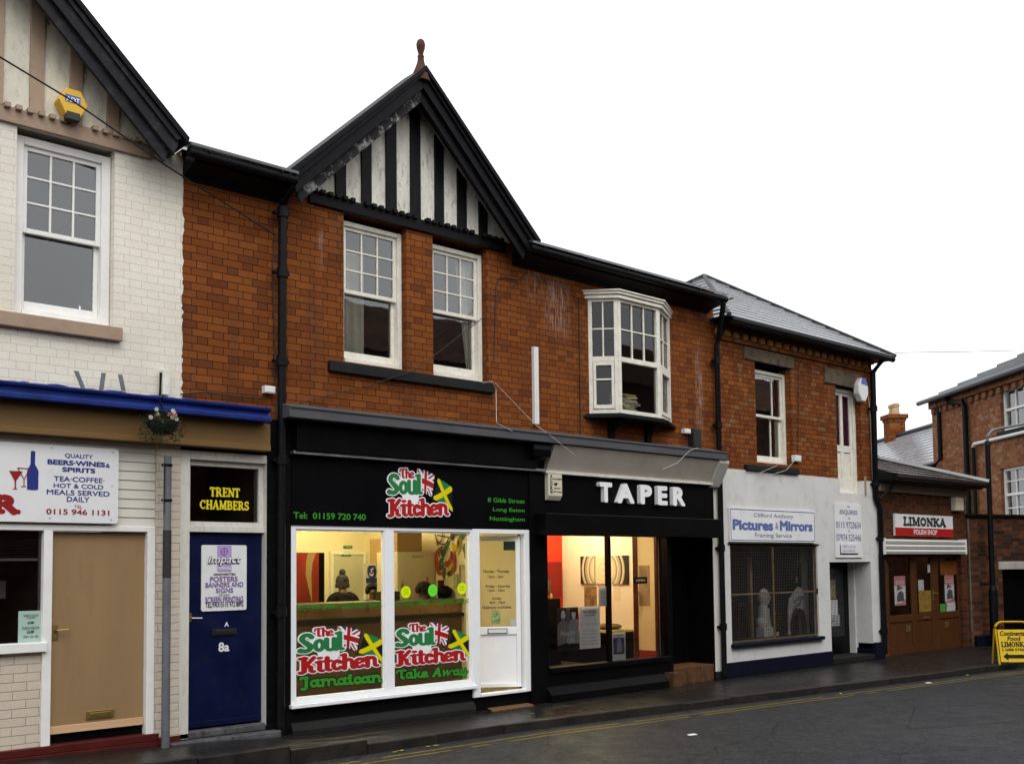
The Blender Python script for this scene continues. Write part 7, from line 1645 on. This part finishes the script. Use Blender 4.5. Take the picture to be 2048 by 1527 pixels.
for (pa, pb), lb in zip((((1163.4, 1111), (1191, 1168)), ((1193.5, 1109), (1222, 1167)), ((1225, 1105), (1257.9, 1165))), ('leftmost', 'middle', 'rightmost')):
    ya, za_ = PX(pa[0], (pa[1] + pb[1]) / 2, XW); yb2, _ = PX(pb[0], (pa[1] + pb[1]) / 2, XW); z0, z1 = cz_ - .225, cz_ + .225
    solo(MB().box(XW - .03, XW - .002, yb2, ya, z0, z1), 'wall_canvas', rmat, lb + ' of three canvases painted with concentric rings in the salon', 'painting', 'ring canvases on the salon wall')
# photographs, price list, bench, cabinet
yy, zz = PX(1181, 1192, XW); solo(MB().box(XW - .012, XW - .002, yy - .14, yy + .13, zz - .16, zz + .16), 'wall_photo', mat('sepia_photo', (.2, .13, .06), .5, .7, 9.0, .02), 'sepia photograph below the left ring canvas', 'photograph')
yy, zz = PX(1235, 1183, XW); solo(MB().box(XW - .008, XW - .002, yy - .06, yy + .06, zz - .14, zz + .13), 'price_list', mat('price_paper', (.66, .6, .48), .6, .05), 'pale price list below the right ring canvas', 'notice')
bz = PX(1225, 1258, XW - .3)[1]
bn = thing('waiting_bench', 'low dark bench with a cream top along the salon wall', 'bench', (XW - .3, 1.8, zs0))
MB().box(XW - .55, XW - .01, 1.0, yback - .02, zs0, bz - .04).build('base', M['black_vinyl'], bn); MB().box(XW - .57, XW - .01, 1.0, yback - .02, bz - .038, bz).build('top', mat('cream_top', (.5, .42, .22), .5), bn, bevel=.006)
for k, (yy, cl, nm) in enumerate(((1.25, (.11, .075, .045), 'brown'), (1.62, (.4, .02, .015), 'red'))): solo(MB().ball(XW - .3, yy, bz + .045, .22, .2, .05, 14, 8), 'cushion', mat(nm + '_cushion', cl, .9, .1), nm + ' flat cushion on the salon bench', 'cushion', smooth=True)
solo(MB().ball(XW - .2, 2.1, bz + .12, .08, .16, .13, 14, 8), 'cushion', mat('upright_red', (.45, .02, .015), .9, .1), 'upright red cushion at the far end of the salon bench', 'cushion', smooth=True)
x1, z1 = P(1121, 1196, 1.6); x0 = xt0 + .05
solo(MB().box(x0, x1, 1.6, 1.9, zs0, z1), 'cabinet', M['black_vinyl'], 'black cabinet against the red wall of the salon', 'cabinet', bevel=.01)
solo(MB().box(x0, P(1123, 1130, 2.4)[0], 2.40, 2.54, z1, P(1110, 1123, 2.4)[1]), 'alcove', mat('deep_red', (.2, .01, .008), .8, .1), 'deep red recessed panel on the salon wall', 'panel')
for k in range(4): u = x1 - .1 - k * .09; solo(MB().lathe([(.02, z1 + .002), (.022, z1 + .05), (.012, z1 + .065), (.012, z1 + .085)], u, 1.7, 10), 'product_jar', mat('jar_gold', (.5, .4, .15), .3) if k == 0 else bpy.data.materials['jar_gold'], 'small gold jar on top of the black salon cabinet', 'jar', 'gold jars on the salon cabinet', smooth=True)
solo(MB().box(x1 - .13, x1 - .03, 1.78, 1.79, z1 + .09, z1 + .3), 'standing_photo', mat('small_photo', (.14, .1, .06), .5, .7, 20.0), 'small photograph above the jars on the black cabinet', 'photograph')
# posters taped inside the glass
def twomen(o, q, y):
    x0, x1, z0, z1 = q; w_, h_ = x1 - x0, z1 - z0; F_ = lambda u, v: (x0 + u * w_, y - .001, z0 + v * h_)
    def shape(pts, nm, cl, lay): MB().face([tuple(np.array(F_(*p)) - (0, .0008 * lay, 0)) for p in pts]).build(nm, flat(nm + '_tone', cl, .6), o)
    shape([(0, 0), (1, 0), (1, .25), (0, .2)], 'dark_foreground', (.02, .02, .02), 1); shape([(.42, .5), (.6, .5), (.6, 1), (.42, 1)], 'grey_backdrop', (.16, .16, .17), 1)
    shape([(.0, .12), (.0, .56), (.06, .65), (.2, .71), (.34, .71), (.46, .66), (.53, .56), (.54, .2)], 'grey_shirt', (.26, .245, .23), 2); shape([(.5, .15), (.52, .6), (.6, .69), (.7, .74), (.84, .74), (.96, .7), (1, .66), (1, .15)], 'checked_shirt', (.36, .36, .37), 3)
    for cx, cz in ((.27, .8), (.76, .82)): shape([(cx + .10 * math.cos(k * .5), cz + .02 + .12 * math.sin(k * .5)) for k in range(13)], 'face', (.8, .74, .68), 4)
    shape([(.76 + .11 * math.cos(k * .3), .88 + .09 * math.sin(k * .3)) for k in range(11)], 'hair', (.03, .03, .03), 5); shape([(.27 + .06 * math.cos(k * .5), .73 + .04 * math.sin(k * .5)) for k in range(13)], 'beard', (.25, .25, .25), 5)
    MB().text('Health', (x0 + w_ * .12, x0 + w_ * .8, z0 + h_ * .34, z0 + h_ * .47), y - .006, .01, .3).text('Life', (x0 + w_ * .42, x0 + w_ * .78, z0 + h_ * .18, z0 + h_ * .31), y - .006, .01, .3).build('lettering', M['sign_white'], o)
poster('window_poster', 'dark photographic poster of two standing men in the salon window', (1114, 1215, 1158, 1298), .03, flat('poster_charcoal', (.035, .035, .037), .6), art=twomen)
def tooth(o, q, y):
    x0, x1, z0, z1 = q; w_, h_ = x1 - x0, z1 - z0
    b = MB().text('MOVEMBER', (x0 + w_ * .18, x1 - w_ * .18, z1 - h_ * .17, z1 - h_ * .09), y - .001, .02).text('NOVEMBER', (x0 + w_ * .25, x1 - w_ * .25, z1 - h_ * .23, z1 - h_ * .19), y - .001, .02)
    for k in range(6): cx = x0 + w_ * (.09 + k * .165); b.tube([(cx - .012, y - .001, z1 - h_ * .40), (cx + .012, y - .001, z1 - h_ * .41), (cx + .015, y - .001, z1 - h_ * .45)], .003, 5)
    for k in range(5): b.box(x0 + w_ * .1, x0 + w_ * (.9 - .05 * (k % 3)), y - .0012, y - .0005, z0 + h_ * (.1 + k * .08), z0 + h_ * (.1 + k * .08) + .004)
    b.build('print', flat('grey_print', (.14, .14, .14), .6), o)
poster('window_poster', 'pale grey poster with rows of small marks in the salon window', (1158.5, 1213, 1201, 1294), .03, mat('pale_grey_poster', (.82, .83, .80), .7, .12, 3.0, .05, stretch=(4, 1, .4)), art=tooth)
def lines(o, q, y):
    x0, x1, z0, z1 = q; b = MB()
    for k in range(9): b.box(x0 + .04, x1 - .04 - .02 * (k % 3), y - .0012, y - .0004, z0 + .04 + k * (z1 - z0 - .08) / 9, z0 + .046 + k * (z1 - z0 - .08) / 9)
    b.build('print', flat('faint_print', (.25, .25, .28), .6), o)
poster('window_notice', 'white list taped above the posters in the salon window', (1197, 1173, 1215.5, 1211), .035, M['paper'], 'notice', art=lines)
def bluepic(o, q, y):
    x0, x1, z0, z1 = q; MB().box(x0 + .02, x1 - .02, y - .0015, y - .0005, z0 + .09, z1 - .07).build('blue_picture', mat('blue_print', (.10, .09, .16), .6, .6, 26.0, .02), o)
    xc = (x0 + x1) / 2; MB().prism([(xc - .05, z0 + .12), (xc + .06, z0 + .12), (xc + .05, z0 + .25), (xc + .02, z0 + .34), (xc - .01, z0 + .34), (xc - .04, z0 + .24)], y - .003, y - .002).build('pale_figure', flat('pale_blue', (.3, .34, .42), .6), o)
    MB().box(x0 + .02, x1 - .03, y - .0012, y - .0004, z1 - .045, z1 - .03).build('print', M['grey_ink'], o)
poster('window_notice', 'small white framed blue picture notice low in the salon window', (1224, 1265, 1251.5, 1319), .03, M['paper'], 'notice', art=bluepic)

# ------------------------------------------------------------------ things behind the upper windows
def curtain(label, x0, x1, x0b, x1b, z0, z1, y):
    b = MB(); n = 26
    top = [(x0 + (x1 - x0) * k / n, y + .018 * math.sin(k * 1.9), z1) for k in range(n + 1)]; mid = [((x0 + (x1 - x0) * k / n) * .45 + (x0b + (x1b - x0b) * k / n) * .55, y + .022 * math.sin(k * 1.9), z0 + (z1 - z0) * .42) for k in range(n + 1)]; bot = [(x0b + (x1b - x0b) * k / n, y + .02 * math.sin(k * 1.9), z0) for k in range(n + 1)]
    for A, B in ((bot, mid), (mid, top)):
        for k in range(n): b.face([A[k], A[k + 1], B[k + 1], B[k]])
    return solo(b, 'curtain', M['curtain'], label, 'curtain', smooth=True)
curtain('narrow pale curtain at the left edge of the left sash window', w1[0] + .17, w1[0] + .42, w1[0] + .17, w1[0] + .42, w1[2] + .1, w1[3] - .3, .25)
curtain('pale curtain gathered at the right of the right sash window', w2[1] - .30, w2[1] + .18, w2[1] - .12, w2[1] + .16, w2[2] + .1, w2[3] - .1, .25)
yb3 = .1
xx = (BX[1][0] + BX[2][0]) / 2
zz = zb0 + .014
for k in range(13):
    w_ = random.uniform(.14, .24); dx = random.uniform(-.05, .05); th = random.uniform(.016, .034)
    cl = ((.7, .6, .4), (.5, .43, .3), (.8, .74, .58), (.34, .3, .22))[k % 4] if k < 12 else (.8, .5, .06)
    a = random.uniform(-.35, .35); fr_ = (xx + dx - .03, .0, a)
    solo(MB(fr_).box(-w_, w_, -.1, .1, zz, zz + th), 'paper_bundle', mat('bundle_%d' % k, cl, .8, .2, 20.0) if k < 4 or k == 12 else bpy.data.materials['bundle_%d' % (k % 4)], 'yellow folder on top of the paper pile in the oriel window' if k == 12 else 'one of the old papers piled behind the oriel window front pane', 'papers', 'papers piled in the oriel window'); zz += th + .0015
xl, zl_ = P(1212, 820, -.1); solo(MB().ball(xl, -.06, zb0 + .06, .05, .04, .05, 12, 8), 'red_bowl', mat('red_plastic', (.45, .04, .03), .4), 'small red bowl behind the left oriel casement', 'bowl', smooth=True)
solo(MB().lathe([(.035, zb0 + .013), (.04, zb0 + .15), (.03, zb0 + .16)], xl + .14, -.04, 12), 'blue_carton', mat('dull_blue_plastic', (.08, .12, .2), .5), 'dull blue carton behind the left oriel casement', 'carton', smooth=True)
for u, v, wd_, hh, lb in ((160, 605, .035, .16, 'silver shaker at the foot of the white sash window'), (169, 612, .035, .12, 'short steel tumbler at the foot of the white sash window')):
    x, z = P(u, v, .24); solo(MB().lathe([(wd_ * .8, qw[2] + .06), (wd_, qw[2] + .06 + hh * .8), (wd_ * .6, qw[2] + .06 + hh)], x, .26, 12), 'cocktail_shaker', M['chrome'], lb, 'shaker', smooth=True)
x, z = P(191, 610, .24); solo(MB().lathe([(.045, qw[2] + .06), (.006, qw[2] + .07), (.006, qw[2] + .17), (.07, qw[2] + .25)], x, .26, 16), 'cocktail_glass', M['white_plastic'], 'white cocktail glass shape at the foot of the white sash window', 'glass', smooth=True)

# ------------------------------------------------------------------ mat, litter and leaves on the street
c = [G(u, v, .0) for u, v in ((962, 1411), (1042, 1402), (1068, 1412), (985, 1424))]
solo(MB().zprism(c, .003, .02), 'door_mat', mat('coir', (.14, .075, .03), .95, .3, 30.0, 1.0, 120.0), 'brown coir doormat on the pavement outside the white shop door', 'doormat')
for k, (u, v) in enumerate(((462, 1399 + 122), (1065, 1487 - 60), (790, 1505), (800, 1502), (855, 1494), (872, 1492), (905, 1478), (1385, 1408), (345, 1483), (338, 1480), (1690, 1379), (1680, 1387), (1935, 1350))):
    onr = v > 1480 and u > 700 or u in (1690, 1680, 1935, 905)
    x, y = G(u, v, -.1 if onr else 0); z = -.094 if onr else .003; a = random.uniform(0, 6.28); L = random.uniform(.03, .055)
    pts = [(x + L * r_ * math.cos(a + t), y + L * r_ * .7 * math.sin(a + t), z + random.uniform(.0, .012)) for t, r_ in ((0, 1.2), (.7, .6), (1.3, .9), (2.2, .6), (3.1, 1.1), (4.0, .6), (4.8, .9), (5.6, .6))]
    lf_ = MB().face(pts); solo(lf_, 'fallen_leaf', bpy.data.materials.get('leaf_yellow') or mat('leaf_yellow', (.36, .24, .03), .6, .5, 12.0), 'yellow fallen leaf lying by the kerb or wall foot', 'leaf', 'fallen leaves along the kerb')
for u, v, lb in ((1383, 1470, 'white scrap of paper on the yellow line mid street'), (1856, 1366, 'white scrap of paper near the far end of the yellow lines')):
    x, y = G(u, v, -.1); solo(MB().zprism([(x - .06, y - .02), (x + .05, y - .04), (x + .07, y + .02), (x - .03, y + .035)], -.094, -.086), 'litter', M['paper'], lb, 'litter')
